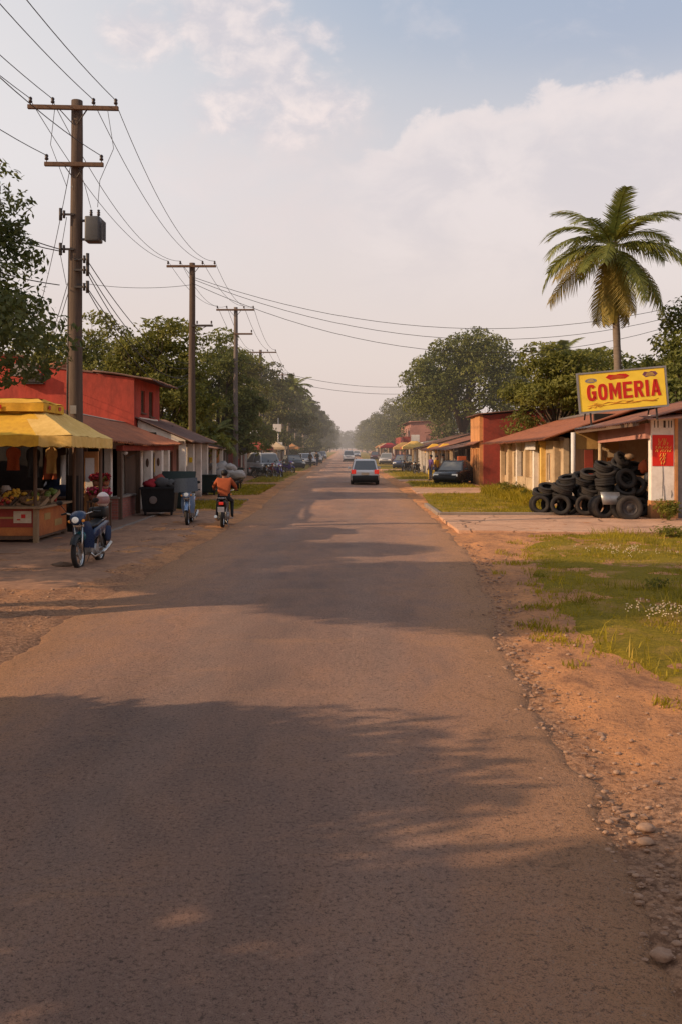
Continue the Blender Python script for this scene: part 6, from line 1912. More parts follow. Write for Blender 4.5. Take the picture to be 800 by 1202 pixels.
# roofed post and market goods past the grass
rp = thing('roofed_post', 'stout orange post with a small round thatch cap in the stalls past the white houses', 'post', (-8.0, 58.8, 0))
b = MB(); b.tube([(0, 0, 0), (0, 0, 2.2)], .22, 12); b.build('post', M['orange_wall'], rp)
b = MB(); b.lathe([(.55, 2.15), (.50, 2.22), (.25, 2.42), (0, 2.5)], 16); b.lathe([(.55, 2.15), (0, 2.2)], 16); b.build('cap', M['wood_light'], rp)
for x, Y, m_, lab in ((-8.9, 58, 'red_cloth', 'red cloth banner hanging by the roofed post'), (-8.5, 58.2, 'blue_bike', 'blue cloth banner hanging by the roofed post')):
    b = MB(); K = 6
    b.add([(.08 * math.sin(i) + s * .17, .04 * math.sin(i * 1.7 + s), 2.1 - i * .2) for i in range(9) for s in (-1, 1)], [(2 * i, 2 * i + 1, 2 * i + 3, 2 * i + 2) for i in range(8)], 0, True)
    b.tube([(-.25, 0, 0), (-.25, 0, 2.2), (.2, 0, 2.2)], .025, 6)
    o = b.build('banner', M[m_]); o.location = (x, Y, 0); tag(o, lab, 'banner')
tb_ = thing('goods_table', 'low table loaded with pale sacks on the grass past the scooter', 'table', (-6.9, 50.2, 0))
b = MB(); b.box((0, 0, .55), (2.7, 1.3, .06)); b.build('table_top', M['wood'], tb_)
for x in (-1.25, 1.25):
    for y in (-.55, .55):
        b = MB(); b.box((x, y, .26), (.08, .08, .52)); b.build('leg', M['wood'], tb_)
b = MB(); b.add([(-1.3 + .2 * i, -.66 + .02 * math.sin(i * 2), z) for z in (.1, .56) for i in range(14)], [(i, i + 1, 15 + i, 14 + i) for i in range(13)], 0, True); b.build('skirt_cloth', M['dark'], tb_)
g = random.Random(31)
for i in range(11):
    b = MB(); b.ball((0, 0, 0), (.40 * g.uniform(.8, 1.2), .32, .27 * g.uniform(.8, 1.3)), 12, 8, 0, None, .45, i + 3)
    o = b.build('goods_sack', M['sack']); o.location = (-8.0 + (i % 6) * .46, 50.2 + g.uniform(-.25, .25), .82 + .36 * (i // 6))
    tag(o, 'pale stuffed sack heaped on the low table past the scooter', 'sack', 'sacks heaped on the low table')
# bins
def bin_(label, loc, w_, d_, h_, m_, lid=True, rz=0):
    t = thing('rubbish_bin', label, 'bin', loc, rz)
    b = MB()
    b.loft([[(-w_ / 2 * s, -d_ / 2 * s, z), (w_ / 2 * s, -d_ / 2 * s, z), (w_ / 2 * s, d_ / 2 * s, z), (-w_ / 2 * s, d_ / 2 * s, z)] for z, s in ((.10, .84), (.2, .9), (h_ * .9, 1.0), (h_, 1.0))], 0, False)
    b.build('body', M[m_], t)
    b = MB()
    for s in (-1, 1):
        b.box((s * (w_ / 2 + .02), 0, h_ - .04), (.05, d_ + .08, .06)); b.box((0, s * (d_ / 2 + .02), h_ - .04), (w_, .05, .06))
    b.build('rim', M[m_], t)
    for x in (-w_ * .38, w_ * .38):
        b = MB(); b.tube([(x - .03, -d_ * .33, .09), (x + .03, -d_ * .33, .09)], .09, 12); b.build('wheel', M['rubber'], t)
    if lid:
        b = MB(); b.box((0, d_ * .32, h_ + .16), (w_ + .08, .06, .40), 0, 0, .02, None, RAD(-28)); b.build('lid', M[m_], t)
    return t


b1 = bin_('big black waste container heaped with rubbish bags before the white pillars', (-6.12, 31.0, .08), 1.12, .95, .92, 'black', False, .05)
b = MB(); b.ball((-.15, -.49, .5), (.13, .012, .13), 12, 8); b.build('emblem', M['tin_grey'], b1)
bin_('dark green bin with an open lid behind the black container', (-5.95, 33.2, .05), 1.15, .8, 1.05, 'green_bin', True, -.05)
g = random.Random(5)
for i, (x, y, z, r, m_) in enumerate(((-6.4, 30.9, 1.08, .24, 'red_cloth'), (-6.05, 30.95, 1.10, .26, 'tarp'), (-5.75, 31.0, 1.06, .22, 'tarp'), (-6.2, 31.2, 1.22, .22, 'red_wall_b'))):
    b = MB(); b.ball((0, 0, 0), (r, r * .9, r * .75), 12, 8, 0, None, .5, i + 2)
    o = b.build('rubbish_bag', M[m_]); o.location = (x, y, z)
    tag(o, ('small red bag at the shop side of the black container', 'grey bag in the middle of the black container', 'grey bag at the road side of the black container', 'dull red bag on top of the heap in the black container')[i], 'rubbish bag')
bin_('dark bin standing behind the sacks by the second pole', (-6.6, 44.6, .05), 1.1, .8, .95, 'green_bin', False)
bin_('dark green bin at the foot of the third power pole', (-6.75, 58.9, .05), .75, .7, .95, 'green_bin', False)
# ------------------------------------------------------------------ motorbikes (front wheel towards -Y, wheels on z = 0)
def wheel(parent, name, y, r=.29, w=.085, x=0, disc=True):
    b = MB()
    prof = [(r * .80, -w * .5), (r * .92, -w * .55), (r * .985, -w * .3), (r, 0), (r * .985, w * .3), (r * .92, w * .55), (r * .80, w * .5), (r * .78, 0), (r * .80, -w * .5)]
    Mx = Matrix.Translation((x, y, r)) @ Matrix.Rotation(PI / 2, 4, 'Y')
    ro = MB()
    b.lathe(prof, 28, 0, Mx)
    o = b.build(name, M['rubber'], parent)
    ro.lathe([(r * .79, -w * .34), (r * .74, -w * .38), (r * .70, 0), (r * .74, w * .38), (r * .79, w * .34)], 28, 0, Mx)
    ro.build('rim', M['chrome'], o)
    sp_ = MB()
    for k in range(12):
        a = 2 * PI * k / 12
        s = (.02 if k % 2 else -.02)
        sp_.tube([(x + s, y + .03 * math.cos(a), r + .03 * math.sin(a)), (x, y + r * .72 * math.cos(a), r + r * .72 * math.sin(a))], .004, 4)
    sp_.tube([(x - .05, y, r), (x + .05, y, r)], .035, 10)
    if disc: sp_.tube([(x + .035, y, r), (x + .045, y, r)], .10, 16)
    sp_.build('hub', M['metal'], o)
    return o


def fender(parent, y, r, a0, a1, w, m, name='fender'):
    b = MB(); K = 12; vs = []
    for i in range(K + 1):
        a = a0 + (a1 - a0) * i / K
        for u, dr in ((-1, -.045), (-.75, .005), (0, .03), (.75, .005), (1, -.045)):
            vs.append((u * w, y + (r + dr) * math.cos(a), r - .05 + .05 + (r + dr) * math.sin(a)))
    b.add(vs, [(i * 5 + k, i * 5 + k + 1, (i + 1) * 5 + k + 1, (i + 1) * 5 + k) for i in range(K) for k in range(4)], 0, True)
    return b.build(name, M[m], parent)


def moped(name, label, loc, rz, body='blue_bike', accent='teal_bike', box=True, screen=None, group=None, lean=0.0, shield=True, plate=False):
    t = thing(name, label, 'motorbike', loc, rz, group)
    t.rotation_euler = (0, lean, rz)
    R_, wb = .285, 1.22
    yf, yr = -wb / 2, wb / 2
    wheel(t, 'front_wheel', yf, R_); wheel(t, 'rear_wheel', yr, R_)
    b = MB()
    hx = Vector((0, yf + .24, .98))
    for s in (-1, 1): b.tube([(s * .075, yf, R_), (s * .07, yf + .10, .60), (s * .06, yf + .2, .88)], .022, 8)
    b.tube([(0, yf + .19, .72), hx], .035, 8); b.box((0, yf + .18, .80), (.2, .06, .05), 0, 0, .01)
    b.build('fork', M['chrome'], t)
    fender(t, yf, R_ + .035, RAD(20), RAD(150), .06, 'black' if body == 'blue_bike' else body, 'front_fender')
    # headlight nacelle and bars
    b = MB(); b.loft([[(w_ * math.cos(a), y, z + h_ * math.sin(a)) for a in [2 * PI * k / 14 for k in range(14)]] for y, z, w_, h_ in ((yf + .0, .92, .06, .07), (yf + .03, .93, .12, .11), (yf + .14, .97, .15, .12), (yf + .30, 1.01, .13, .07), (yf + .38, 1.0, .06, .03))], 0)
    b.build('nacelle', M[body if not screen else accent], t)
    b = MB(); b.ball((0, yf - .002, .925), (.068, .028, .06), 12, 8); b.build('headlight', M['head_lamp'], t)
    for s in (-1, 1):
        b = MB(); b.ball((s * .13, yf + .06, .90), (.035, .04, .03), 8, 6); b.build('indicator', M['amber'], t)
    b = MB()
    b.tube([(-.36, yf + .36, 1.03), (-.27, yf + .30, 1.05), (-.1, yf + .24, 1.0), (.1, yf + .24, 1.0), (.27, yf + .30, 1.05), (.36, yf + .36, 1.03)], .013, 8)
    hb_ = b.build('handlebar', M['chrome'], t)
    for s in (-1, 1):
        b = MB(); b.tube([(s * .26, yf + .30, 1.05), (s * .38, yf + .37, 1.03)], .02, 8); b.tube([(s * .2, yf + .25, 1.07), (s * .37, yf + .30, 1.03)], .007, 5); b.build('grip', M['black'], hb_)
        b = MB(); b.tube([(s * .24, yf + .28, 1.06), (s * .33, yf + .22, 1.22)], .007, 5); b.ball((s * .35, yf + .22, 1.26), (.065, .012, .045), 10, 6); b.build('mirror', M['black'], hb_)
    # leg shield
    if shield:
        b = MB(); K, J = 8, 8; vs = []
        for j in range(J + 1):
            v = j / J
            z = .34 + .52 * v; y = yf + .34 - .14 * v + .0
            for k in range(K + 1):
                u = k / K * 2 - 1
                ww = .13 + .07 * math.sin(PI * (v * .75 + .12))
                vs.append((u * ww, y + .14 * u * u - .02, z + .03 * (1 - u * u)))
        n = len(vs); vs += [(x, y + .018, z) for x, y, z in vs]
        fs = [(j * (K + 1) + k, j * (K + 1) + k + 1, (j + 1) * (K + 1) + k + 1, (j + 1) * (K + 1) + k) for j in range(J) for k in range(K)]
        b.add(vs, fs + [tuple(n + i for i in f[::-1]) for f in fs], 0, True); ls_ = b.build('leg_shield', M[body], t)
        b = MB(); b.ball((0, yf + .20, .60), (.12, .05, .10), 10, 7); b.build('front_panel', M[accent], ls_)
    # spine, engine, body
    b = MB(); b.tube([(0, yf + .22, .80), (0, yf + .34, .55), (0, yf + .62, .47), (0, yr - .3, .52), (0, yr + .1, .62)], [.05, .06, .07, .07, .05], 10); b.build('frame', M[body], t)
    b = MB(); b.box((0, yf + .62, .31), (.24, .34, .20), 0, 0, .03); b.tube([(0, yf + .40, .34), (0, yf + .52, .33)], .09, 12); b.tube([(-.15, yf + .7, .30), (.15, yf + .7, .30)], .10, 14)
    for k in range(5): b.box((0, yf + .38 + .035 * k, .36), (.22, .012, .17))
    b.build('engine', M['metal'], t)
    b = MB(); b.tube([(.10, yf + .42, .26), (.14, yf + .5, .17), (.15, yr - .25, .20)], .022, 8); b.tube([(.155, yr - .28, .20), (.165, yr + .05, .27), (.17, yr + .26, .34)], [.035, .05, .045], 10); b.build('exhaust', M['chrome'], t)
    b = MB()
    for s in (-1, 1):
        b.loft([[(s * (.085 + .02 * q), y + .0, z + q * .0 + hh * math.sin(a)) if False else (s * (.08 + .045 * math.cos(a) * 1.0), y, z + hh * math.sin(a)) for a in [2 * PI * k / 10 for k in range(10)]] for y, z, hh, q in ((yf + .62, .58, .04, 0), (yf + .8, .60, .11, 1), (yr, .66, .12, 1), (yr + .30, .74, .06, 0), (yr + .42, .77, .02, 0))], 0)
    b.build('tail_fairing', M[body], t)
    b = MB()
    b.loft([[(w_ * math.cos(a) , y, z + h_ * max(-.6, math.sin(a))) for a in [2 * PI * k / 14 for k in range(14)]] for y, z, w_, h_ in ((yf + .56, .72, .06, .03), (yf + .64, .745, .11, .05), (yr - .25, .755, .13, .055), (yr - .05, .80, .125, .055), (yr + .24, .83, .10, .045), (yr + .30, .83, .06, .02))], 0)
    b.build('seat', M['black'], t)
    fender(t, yr, R_ + .045, RAD(-8), RAD(120), .075, 'black', 'rear_fender')
    b = MB(); b.box((0, yr + .43, .72), (.13, .05, .08), 0, 0, .015); b.build('tail_light', M['tail_red'], t)
    b = MB(); b.box((0, yr + .46, .55), (.19, .012, .15), 0, 0, .004, None, RAD(-14)); b.build('number_plate', M['white_paint'], t)
    b = MB()
    for s in (-1, 1):
        b.tube([(s * .09, yr - .02, R_), (s * .10, yr - .16, .66)], .028, 8); b.tube([(s * .085, yr, R_), (s * .08, yf + .68, .30)], .022, 6)
        b.tube([(s * .06, yf + .7, .24), (s * .27, yf + .7, .24)], .015, 6)
    b.tube([(0, yf + .72, .25), (-.16, yf + .86, .0)], .012, 6)
    b.build('swing_arm', M['metal'], t)
    b = MB()
    for s in (-1, 1): b.tube([(s * .10, yr - .05, .80), (s * .12, yr + .28, .86), (s * .05, yr + .44, .87), (0, yr + .45, .87)], .012, 6)
    b.tube([(-.11, yr + .2, .86), (.11, yr + .2, .86)], .01, 6); b.build('rack', M['chrome'], t)
    if box:
        b = MB(); b.box((0, yr + .22, .98), (.34, .32, .22), 0, 0, .05); b.build('top_box', M['black'], t)
    if screen:
        b = MB(); vs = []
        for j in range(7):
            v = j / 6
            for k in range(9):
                u = k / 8 * 2 - 1
                vs.append((u * (.35 - .02 * v), yf - .05 + .10 * u * u + .14 * v, 1.0 + .40 * v))
        n = len(vs); vs += [(x, y + .012, z) for x, y, z in vs]
        fs = [(j * 9 + k, j * 9 + k + 1, (j + 1) * 9 + k + 1, (j + 1) * 9 + k) for j in range(6) for k in range(8)]
        b.add(vs, fs + [tuple(n + i for i in f[::-1]) for f in fs], 0, True); b.build('windscreen', M[screen], t)
    return t


mb = moped('motorbike', 'blue step-through motorbike parked by the fruit stall with a helmet on its box', (-4.94, 18.15, .015), RAD(-3), 'blue_bike', 'teal_bike', True, None, None, RAD(-5))
# its front wheel points towards the viewer and a little to the left
hm = thing('helmet', 'white helmet with a pink tinted visor resting on the blue motorbike', 'helmet', (-4.90, 18.97, 1.09), RAD(10))
b = MB(); b.ball((0, 0, .15), (.135, .16, .155), 18, 12); b.build('shell', M['helmet'], hm)
b = MB()
vs = []
for j in range(6):
    for k in range(13):
        a = RAD(-90 + (k - 6) * 13); e_ = RAD(-24 + j * 11)
        vs.append((.142 * math.cos(a) * math.cos(e_), .170 * math.sin(a) * math.cos(e_), .14 + .16 * math.sin(e_)))
b.add(vs, [(j * 13 + k, j * 13 + k + 1, (j + 1) * 13 + k + 1, (j + 1) * 13 + k) for j in range(5) for k in range(12)], 0, True); b.build('visor', M['visor'], hm)
b = MB(); b.loft([[(.12 * s_ * math.cos(a), .07 * s_ * math.sin(a), -z) for a in [2 * PI * k / 12 for k in range(12)]] for z, s_ in ((0, .4), (.04, .7), (.16, .8), (.26, .75), (.31, .4))], 0, True)
o = b.build('side_bag', M['denim']); o.location = (-4.72, 18.70, .74); o.rotation_euler = (0, .1, RAD(80)); tag(o, 'dark blue bag hung at the seat of the blue motorbike', 'bag')
b = MB(); b.ball((0, 0, .06), (.22, .13, .07), 12, 6, 0, None, .4, 2)
o = b.build('timber_scrap', M['wood']); o.location = (-5.35, 17.75, .0); tag(o, 'short dark scrap of timber lying in front of the blue motorbike', 'timber')

moped('scooter', 'blue and white scooter with a wide dark windscreen facing the viewer by the bins', (-4.62, 27.9, .0), RAD(4), 'sky_bike', 'sky_bike', False, 'grille', None, RAD(-3))
rb = moped('motorbike', 'motorbike ridden away along the roadside by the person in orange', (-3.52, 27.4, .0), RAD(180 + 2), 'steel_dark', 'blue_bike', False, None, None, 0.0, False)

# parked row on the grass
far_bikes = [(-4.9, 70, 20, 'violet_bike', 'violet motorbike parked on the grass past the pale van'), (-5.6, 71.5, 30, 'red_car', 'red motorbike next to the violet one by the pale van'),
             (-5.3, 76.5, 15, 'steel_dark', 'dark motorbike behind the violet one on the verge'), (-4.9, 82, 40, 'violet_bike', 'violet blue motorbike farther along the grassy verge'),
             (-5.6, 84, 25, 'steel_dark', 'dark motorbike beside the far violet blue one'), (-6.1, 69, 60, 'dark_car', 'black motorbike half behind the pale van'),
             (5.6, 86, -30, 'dark_car', 'black motorbike before the cream shop on the opposite verge'), (6.0, 79, -20, 'steel_dark', 'dark motorbike near the twin yellow awnings')]
for x, Y, a, m_, lab in far_bikes: moped('motorbike', lab, (x, Y, .03), RAD(a), m_, m_, False, None, None, RAD(-5))


# ------------------------------------------------------------------ cars (front towards -Y)
def car(name, label, cat, loc, rz, paint, L=4.2, W=1.72, H=1.5, kind='hatch', group=None):
    t = thing(name, label, cat, loc, rz, group)
    hw, y0, y1 = W / 2, -L / 2, L / 2
    gh = H * .42; bz = H - gh; clear = .20
    def ring(y, w_, zb, zt, edge=.07):
        return [(-w_, y, zb + edge), (-w_ + edge, y, zb), (w_ - edge, y, zb), (w_, y, zb + edge), (w_ * 1.0, y, (zb + zt) * .55), (w_ * .985, y, zt - edge), (w_ * .93, y, zt), (-w_ * .93, y, zt), (-w_ * .985, y, zt - edge), (-w_, y, (zb + zt) * .55)]
    b = MB()
    hood = bz - (.06 if kind != 'van' else -.05)
    b.loft([ring(y0, hw * .82, clear + .12, hood - .24), ring(y0 + .10, hw * .94, clear + .04, hood - .10), ring(y0 + .5, hw, clear, hood - .03), ring(y0 + L * .28, hw, clear, bz), ring(y1 - L * .25, hw, clear, bz + .02), ring(y1 - .35, hw * .995, clear + .02, bz + .02), ring(y1 - .08, hw * .96, clear + .06, bz - .02), ring(y1, hw * .90, clear + .14, bz - .12)], 0, True)
    body = b.build('body', M[paint], t)
    # greenhouse
    ws0, ws1 = (y0 + L * .24, y0 + L * .40) if kind != 'van' else (y0 + .30, y0 + .75)
    r1, r0 = (y1 - L * .14, y1 - L * .04) if kind in ('hatch', 'van') else (y1 - L * .30, y1 - L * .18)
    def gr(y, w_, z): return [(-w_, y, z), (w_, y, z)]
    wb_, wt_ = hw * .93, hw * .76
    zt = H
    P = {'fb': ws0, 'ft': ws1, 'rt': r1, 'rb': r0}
    b = MB()
    v = [(-wb_, ws0, bz - .02), (wb_, ws0, bz - .02), (wb_, r0, bz - .02), (-wb_, r0, bz - .02), (-wt_, ws1, zt - .05), (wt_, ws1, zt - .05), (wt_, r1, zt - .05), (-wt_, r1, zt - .05),
         (-wt_ * .88, ws1 + .10, zt), (wt_ * .88, ws1 + .10, zt), (wt_ * .88, r1 - .10, zt), (-wt_ * .88, r1 - .10, zt)]
    b.add(v, [(0, 1, 5, 4), (1, 2, 6, 5), (2, 3, 7, 6), (3, 0, 4, 7), (4, 5, 9, 8), (5, 6, 10, 9), (6, 7, 11, 10), (7, 4, 8, 11), (8, 9, 10, 11)])
    b.build('cabin', M[paint], t)
    def pane(q, inset, nm='window', off=.012):
        q = [Vector(p) for p in q]; c = sum(q, Vector()) / 4
        n_ = (q[1] - q[0]).cross(q[3] - q[0]).normalized()
        if n_.dot(c - Vector((0, (ws0 + r0) / 2, bz + .2))) < 0: n_ = -n_
        p2 = []
        for i in range(4):
            a, d_ = q[i], c - q[i]
            p2.append(a + d_.normalized() * inset + n_ * off)
        b = MB(); b.add(p2 + [p - n_ * .008 for p in p2], [(0, 1, 2, 3), (4, 5, 6, 7)] + [(i, (i + 1) % 4, 4 + (i + 1) % 4, 4 + i) for i in range(4)])
        b.build(nm, M['car_glass'], t)
    pane([v[0], v[1], v[5], v[4]], .09, 'windscreen'); pane([v[2], v[3], v[7], v[6]], .10, 'rear_window')
    for s in (0, 1):
        A_, B__ = (Vector(v[1]), Vector(v[2])) if s else (Vector(v[0]), Vector(v[3]))
        C_, D_ = (Vector(v[5]), Vector(v[6])) if s else (Vector(v[4]), Vector(v[7]))
        m0, m1 = A_.lerp(B__, .5), C_.lerp(D_, .47)
        pane([A_, m0, m1, C_], .07, 'side_window'); pane([m0, B__, D_, m1], .07, 'side_window')
    R_ = .315
    for s in (-1, 1):
        for nm, y in (('front_wheel', y0 + L * .19), ('rear_wheel', y1 - L * .19)):
            b = MB(); Mx = Matrix.Translation((s * (hw - .09), y, R_)) @ Matrix.Rotation(PI / 2, 4, 'Y')
            b.lathe([(R_ * .62, -.10), (R_ * .93, -.105), (R_, -.07), (R_, .07), (R_ * .93, .105), (R_ * .62, .10)], 22, 0, Mx); o_ = b.build(nm, M['rubber'], t)
            b = MB(); b.lathe([(0, s * .085), (.06, s * .09), (R_ * .3, s * .06), (R_ * .55, s * .075), (R_ * .64, s * .098)], 18, 0, Mx)
            b.build('rim', M['metal'], o_)
            b = MB(); b.box((s * (hw - .10), y, R_ + .12), (.215, R_ * 2.35, R_ * 1.5), 0, 0, .1); b.build('wheel_arch', M['black'], t)
        b = MB(); b.box((s * hw * .70, y0 + .075, hood - .20), (.36, .10, .15), 0, 0, .03); b.build('headlight', M['head_lamp'], t)
        b = MB(); b.box((s * hw * .82, y1 - .035, bz - .10), (.28, .14, .26), 0, 0, .04); b.build('tail_light', M['tail_red'], t)
        b = MB(); b.box((s * (hw + .10), ws0 + .28, bz + .08), (.18, .09, .13), 0, 0, .03); b.build('mirror', M[paint], t)
    b = MB(); b.box((0, y0 + .0, clear + .17), (W * .86, .14, .22), 0, 0, .05); b.box((0, y0 + .04, hood - .22), (W * .42, .06, .13), 0, 0, .02); b.build('front_bumper', M['black'], t)
    b = MB(); b.box((0, y1 - .02, clear + .20), (W * .93, .20, .34), 0, 0, .06); b.build('rear_bumper', M['black' if kind in ('hatch', 'van') else paint], t)
    b = MB(); b.box((0, y1 + .03, bz - .22), (.46, .02, .13), 0, 0, .005); b.build('number_plate', M['cream_paper'], t)
    b = MB()
    for s in (-1, 1): b.box((s * wt_ * .82, (ws1 + r1) / 2, H + .03), (.04, (r1 - ws1) * .8, .035), 0, 0, .01)
    b.build('roof_rail', M['black' if kind == 'hatch' else paint], t)
    b = MB(); b.box((0, (y0 + y1) / 2, clear + .02), (W * .8, L * .86, .18)); b.build('underbody', M['black'], t)
    return t


car('hatchback', 'white compact car seen from behind driving away in the middle of the road', 'car', (1.18, 58.1, .05), PI, 'white_car', 4.1, 1.68, 1.52)
car('parked_car', 'black car parked facing the road before the yellow awnings', 'car', (6.85, 58.6, .05), RAD(-24), 'dark_car', 4.2, 1.72, 1.42, 'sedan')
car('van', 'pale rounded van parked on the left verge behind the fourth pole', 'van', (-6.5, 74.2, .05), RAD(24), 'silver_car', 4.2, 1.70, 1.8, 'van')
car('pickup_car', 'white car with dark lower body coming far down the road', 'car', (.55, 148, .03), 0, 'white_car', 4.4, 1.85, 1.75, 'van')
car('parked_car', 'white car parked on the left verge, nearer of two beside the violet bikes', 'car', (-4.9, 118, .05), RAD(15), 'white_car', 4.2, 1.75, 1.5)
car('parked_car', 'silver car parked on the left verge, farther of two beside the violet bikes', 'car', (-4.3, 134, .05), RAD(8), 'silver_car', 4.2, 1.75, 1.5)
car('parked_car', 'dark car parked by the left verge in front of the white one', 'car', (-5.6, 100, .05), RAD(20), 'dark_car', 4.2, 1.75, 1.45, 'sedan')
car('parked_car', 'blue car parked far along the left verge', 'car', (-4.7, 160, .05), RAD(5), 'blue_car', 4.2, 1.75, 1.5)
car('parked_car', 'silver car far off by the left verge near the haze', 'car', (-4.6, 185, .05), RAD(5), 'silver_car', 4.2, 1.75, 1.5)
car('parked_car', 'white car far off on the opposite carriageway edge', 'car', (2.6, 215, .05), RAD(0), 'white_car', 4.2, 1.75, 1.5)
car('parked_car', 'red car far along beside the hazy shops', 'car', (5.4, 168, .05), RAD(-5), 'red_car', 4.2, 1.75, 1.5)
car('parked_car', 'pale grey car parked before the balcony house', 'car', (5.5, 124, .05), RAD(-10), 'silver_car', 4.2, 1.75, 1.5)
car('parked_car', 'dark blue car parked before the pale shop on the right verge', 'car', (6.2, 101, .05), RAD(-12), 'blue_car', 4.2, 1.75, 1.45)
car('parked_car', 'black car parked in the shade of the cream porch', 'car', (6.9, 93.6, .05), RAD(-14), 'dark_car', 4.2, 1.75, 1.45)


# ------------------------------------------------------------------ people
def person(label, loc, rz, pose, shirt, legs, hair='hair', scale=1.0, sleeves='skin', name='person'):
    """A figure grown as one skin over a jointed skeleton; pose is a dict of joint positions (metres, facing -Y)."""
    t = thing(name, label, 'person', loc, rz); t.scale = (scale,) * 3
    J = {
        'pelvis': (0, 0, .92), 'waist': (0, .0, 1.05), 'chest': (0, .01, 1.27), 'neck': (0, 0, 1.47), 'head0': (0, -.01, 1.56), 'head1': (0, -.015, 1.64), 'head2': (0, -.01, 1.72),
        'shl': (-.17, .0, 1.40), 'ell': (-.22, .02, 1.13), 'wrl': (-.23, -.06, .90), 'hal': (-.23, -.09, .81),
        'shr': (.17, .0, 1.40), 'elr': (.22, .02, 1.13), 'wrr': (.23, -.06, .90), 'har': (.23, -.09, .81),
        'hil': (-.095, 0, .88), 'knl': (-.10, -.03, .49), 'anl': (-.10, .02, .09), 'tol': (-.11, -.14, .035),
        'hir': (.095, 0, .88), 'knr': (.10, -.03, .49), 'anr': (.10, .02, .09), 'tor': (.11, -.14, .035), 'nose': (0, -.115, 1.635)}
    J.update(pose)
    Rr = {'pelvis': (.165, .12), 'waist': (.165, .12), 'chest': (.185, .13), 'neck': (.055, .055), 'head0': (.080, .092), 'head1': (.092, .112), 'head2': (.078, .09), 'sh': (.088, .085), 'el': (.058, .056), 'wr': (.032, .03), 'ha': (.042, .024),
          'hi': (.092, .092), 'kn': (.062, .062), 'an': (.042, .045), 'to': (.042, .03), 'nose': (.012, .012)}
    names = list(J); idx = {n: i for i, n in enumerate(names)}
    ed = [('pelvis', 'waist'), ('waist', 'chest'), ('chest', 'neck'), ('neck', 'head0'), ('head0', 'head1'), ('head1', 'head2'), ('head1', 'nose')]
    for s in 'lr': ed += [('chest', 'sh' + s), ('sh' + s, 'el' + s), ('el' + s, 'wr' + s), ('wr' + s, 'ha' + s), ('pelvis', 'hi' + s), ('hi' + s, 'kn' + s), ('kn' + s, 'an' + s), ('an' + s, 'to' + s)]
    # fingers: four and a thumb, slightly curled
    for s, sg_ in (('l', -1), ('r', 1)):
        ha = Vector(J['ha' + s]); wr = Vector(J['wr' + s]); d_ = (ha - wr).normalized(); side = Vector((0, 1, 0)) if abs(d_.y) < .8 else Vector((1, 0, 0))
        side = (side - d_ * side.dot(d_)).normalized(); inn = d_.cross(side) * sg_
        for k in range(4):
            o_ = (k - 1.5) * .020
            a = 'f%s%da' % (s, k); b_ = 'f%s%db' % (s, k)
            ln = (.055, .068, .072, .06)[k]
            J[a] = tuple(ha + d_ * .03 + side * o_); J[b_] = tuple(ha + d_ * (.03 + ln) + side * o_ * 1.1 + inn * .022)
            ed += [('ha' + s, a), (a, b_)]
        J['t' + s] = tuple(ha + d_ * .005 + side * -.05 - inn * -.01); ed.append(('ha' + s, 't' + s))
    names = list(J); idx = {n: i for i, n in enumerate(names)}
    me = bpy.data.meshes.new('body'); me.from_pydata([J[n] for n in names], [(idx[a], idx[b_]) for a, b_ in ed], [])
    o = bpy.data.objects.new('temp', me); COL.objects.link(o)
    md = o.modifiers.new('s', 'SKIN'); md.use_smooth_shade = True; o.modifiers.new('u', 'SUBSURF').levels = 2
    for n in names:
        key = n if n in Rr else n[:2]
        r = (.010, .010) if (n[0] == 'f' or n in ('tl', 'tr')) else Rr.get(key, (.05, .05))
        sv = me.skin_vertices[0].data[idx[n]]; sv.radius = r; sv.use_root = (n == 'pelvis')
    m2 = bpy.data.meshes.new_from_object(o.evaluated_get(bpy.context.evaluated_depsgraph_get()))
    bpy.data.objects.remove(o)
    for mm in ('skin', shirt, legs, 'black'): m2.materials.append(M[mm])
    segs = []
    for a, b_ in ed:
        k = 0
        if a in ('pelvis',) or b_[:2] in ('hi', 'kn', 'an'): k = 2
        if a in ('waist', 'chest') and b_ in ('chest', 'neck') or b_ in ('waist',) or b_[:2] in ('sh',) or (b_[:2] == 'el'): k = 1
        if b_[:2] == 'to': k = 3
        if sleeves != 'skin' and b_[:2] == 'wr': k = 1
        segs.append((Vector(J[a]), Vector(J[b_]), k))
    for p in m2.polygons:
        c = p.center; best = None
        for a, b_, k in segs:
            ab = b_ - a; u = max(0, min(1, (c - a).dot(ab) / max(ab.length_squared, 1e-9))); d2 = (c - a - ab * u).length
            if best is None or d2 < best[0]: best = (d2, k, u, a, b_)
        k = best[1]
        if (best[3] - Vector(J['chest'])).length < 1e-6 and (best[4] - Vector(J['neck'])).length < 1e-6 and best[2] > .85: k = 0
        p.material_index = k
    body = bpy.data.objects.new('body', m2); COL.objects.link(body); body.parent = t
    h0, h2 = Vector(J['head1']), Vector(J['head2'])
    b = MB(); b.ball(h2 + Vector((0, .018, -.022)), (.105, .125, .10), 14, 9, 0, None, .12, 3); b.build('hair', M[hair], t)
    return t


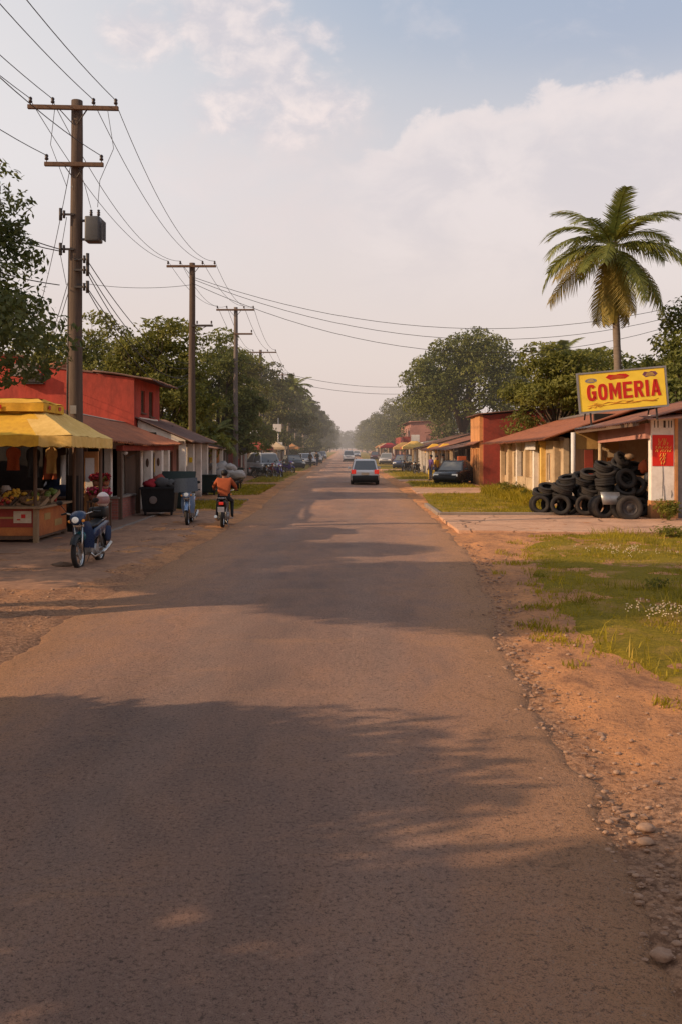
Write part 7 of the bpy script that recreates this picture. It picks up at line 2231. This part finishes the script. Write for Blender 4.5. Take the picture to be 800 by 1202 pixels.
ride = {'pelvis': (0, .20, .86), 'waist': (0, .17, 1.00), 'chest': (0, .10, 1.22), 'neck': (0, .03, 1.36), 'head0': (0, .0, 1.43), 'head1': (0, -.01, 1.50), 'head2': (0, -.0, 1.575), 'nose': (0, -.115, 1.49),
        'shl': (-.18, .07, 1.35), 'ell': (-.32, -.06, 1.14), 'wrl': (-.32, -.22, 1.06), 'hal': (-.31, -.28, 1.05), 'shr': (.18, .07, 1.35), 'elr': (.32, -.06, 1.14), 'wrr': (.32, -.22, 1.06), 'har': (.31, -.28, 1.05),
        'hil': (-.11, .16, .83), 'knl': (-.20, -.22, .72), 'anl': (-.22, .0, .32), 'tol': (-.22, -.14, .27), 'hir': (.11, .16, .83), 'knr': (.20, -.22, .72), 'anr': (.22, .0, .32), 'tor': (.22, -.14, .27)}
rider = person('person in an orange shirt seen from behind riding the motorbike', (-3.52, 27.4, 0), RAD(182), ride, 'orange_cloth', 'trouser', 'hair', 1.0, 'long')
walk = {'knl': (-.10, -.14, .50), 'anl': (-.10, -.10, .10), 'tol': (-.11, -.25, .05), 'knr': (.10, -.02, .49), 'anr': (.10, .20, .12), 'tor': (.11, .07, .04), 'wrl': (-.24, .08, .90), 'hal': (-.24, .1, .81)}
person('person in a violet shirt and blue trousers standing at the grass edge', (5.75, 63.2, .05), RAD(-60), {}, 'purple_cloth', 'denim', 'hair', .98)
person('person in a pale shirt tending the stall behind the black car', (6.9, 66.4, .05), RAD(-120), {'wrl': (-.2, -.25, 1.05), 'hal': (-.18, -.33, 1.05)}, 'pale_cloth', 'trouser')
person('person in a yellow shirt beside the violet-shirted one', (6.2, 63.9, .05), RAD(40), {}, 'yellow_cloth', 'trouser', 'hair', .95)
person('person walking at the road edge beyond the parked dark car', (-3.35, 112, .03), RAD(20), walk, 'trouser', 'denim')
person('dark-clothed person standing on the verge near the parked silver car', (-3.9, 105, .05), RAD(-30), {}, 'steel_dark', 'trouser')
person('person in a pale shirt walking far along the left verge', (-4.0, 128, .05), RAD(160), walk, 'pale_cloth', 'denim')
person('person in a red shirt beside the pale van', (-7.4, 64.5, .05), RAD(60), {}, 'red_cloth', 'denim')
person('person in a dark shirt near the violet motorbike', (-5.9, 74, .05), RAD(-40), {}, 'steel_dark', 'denim')
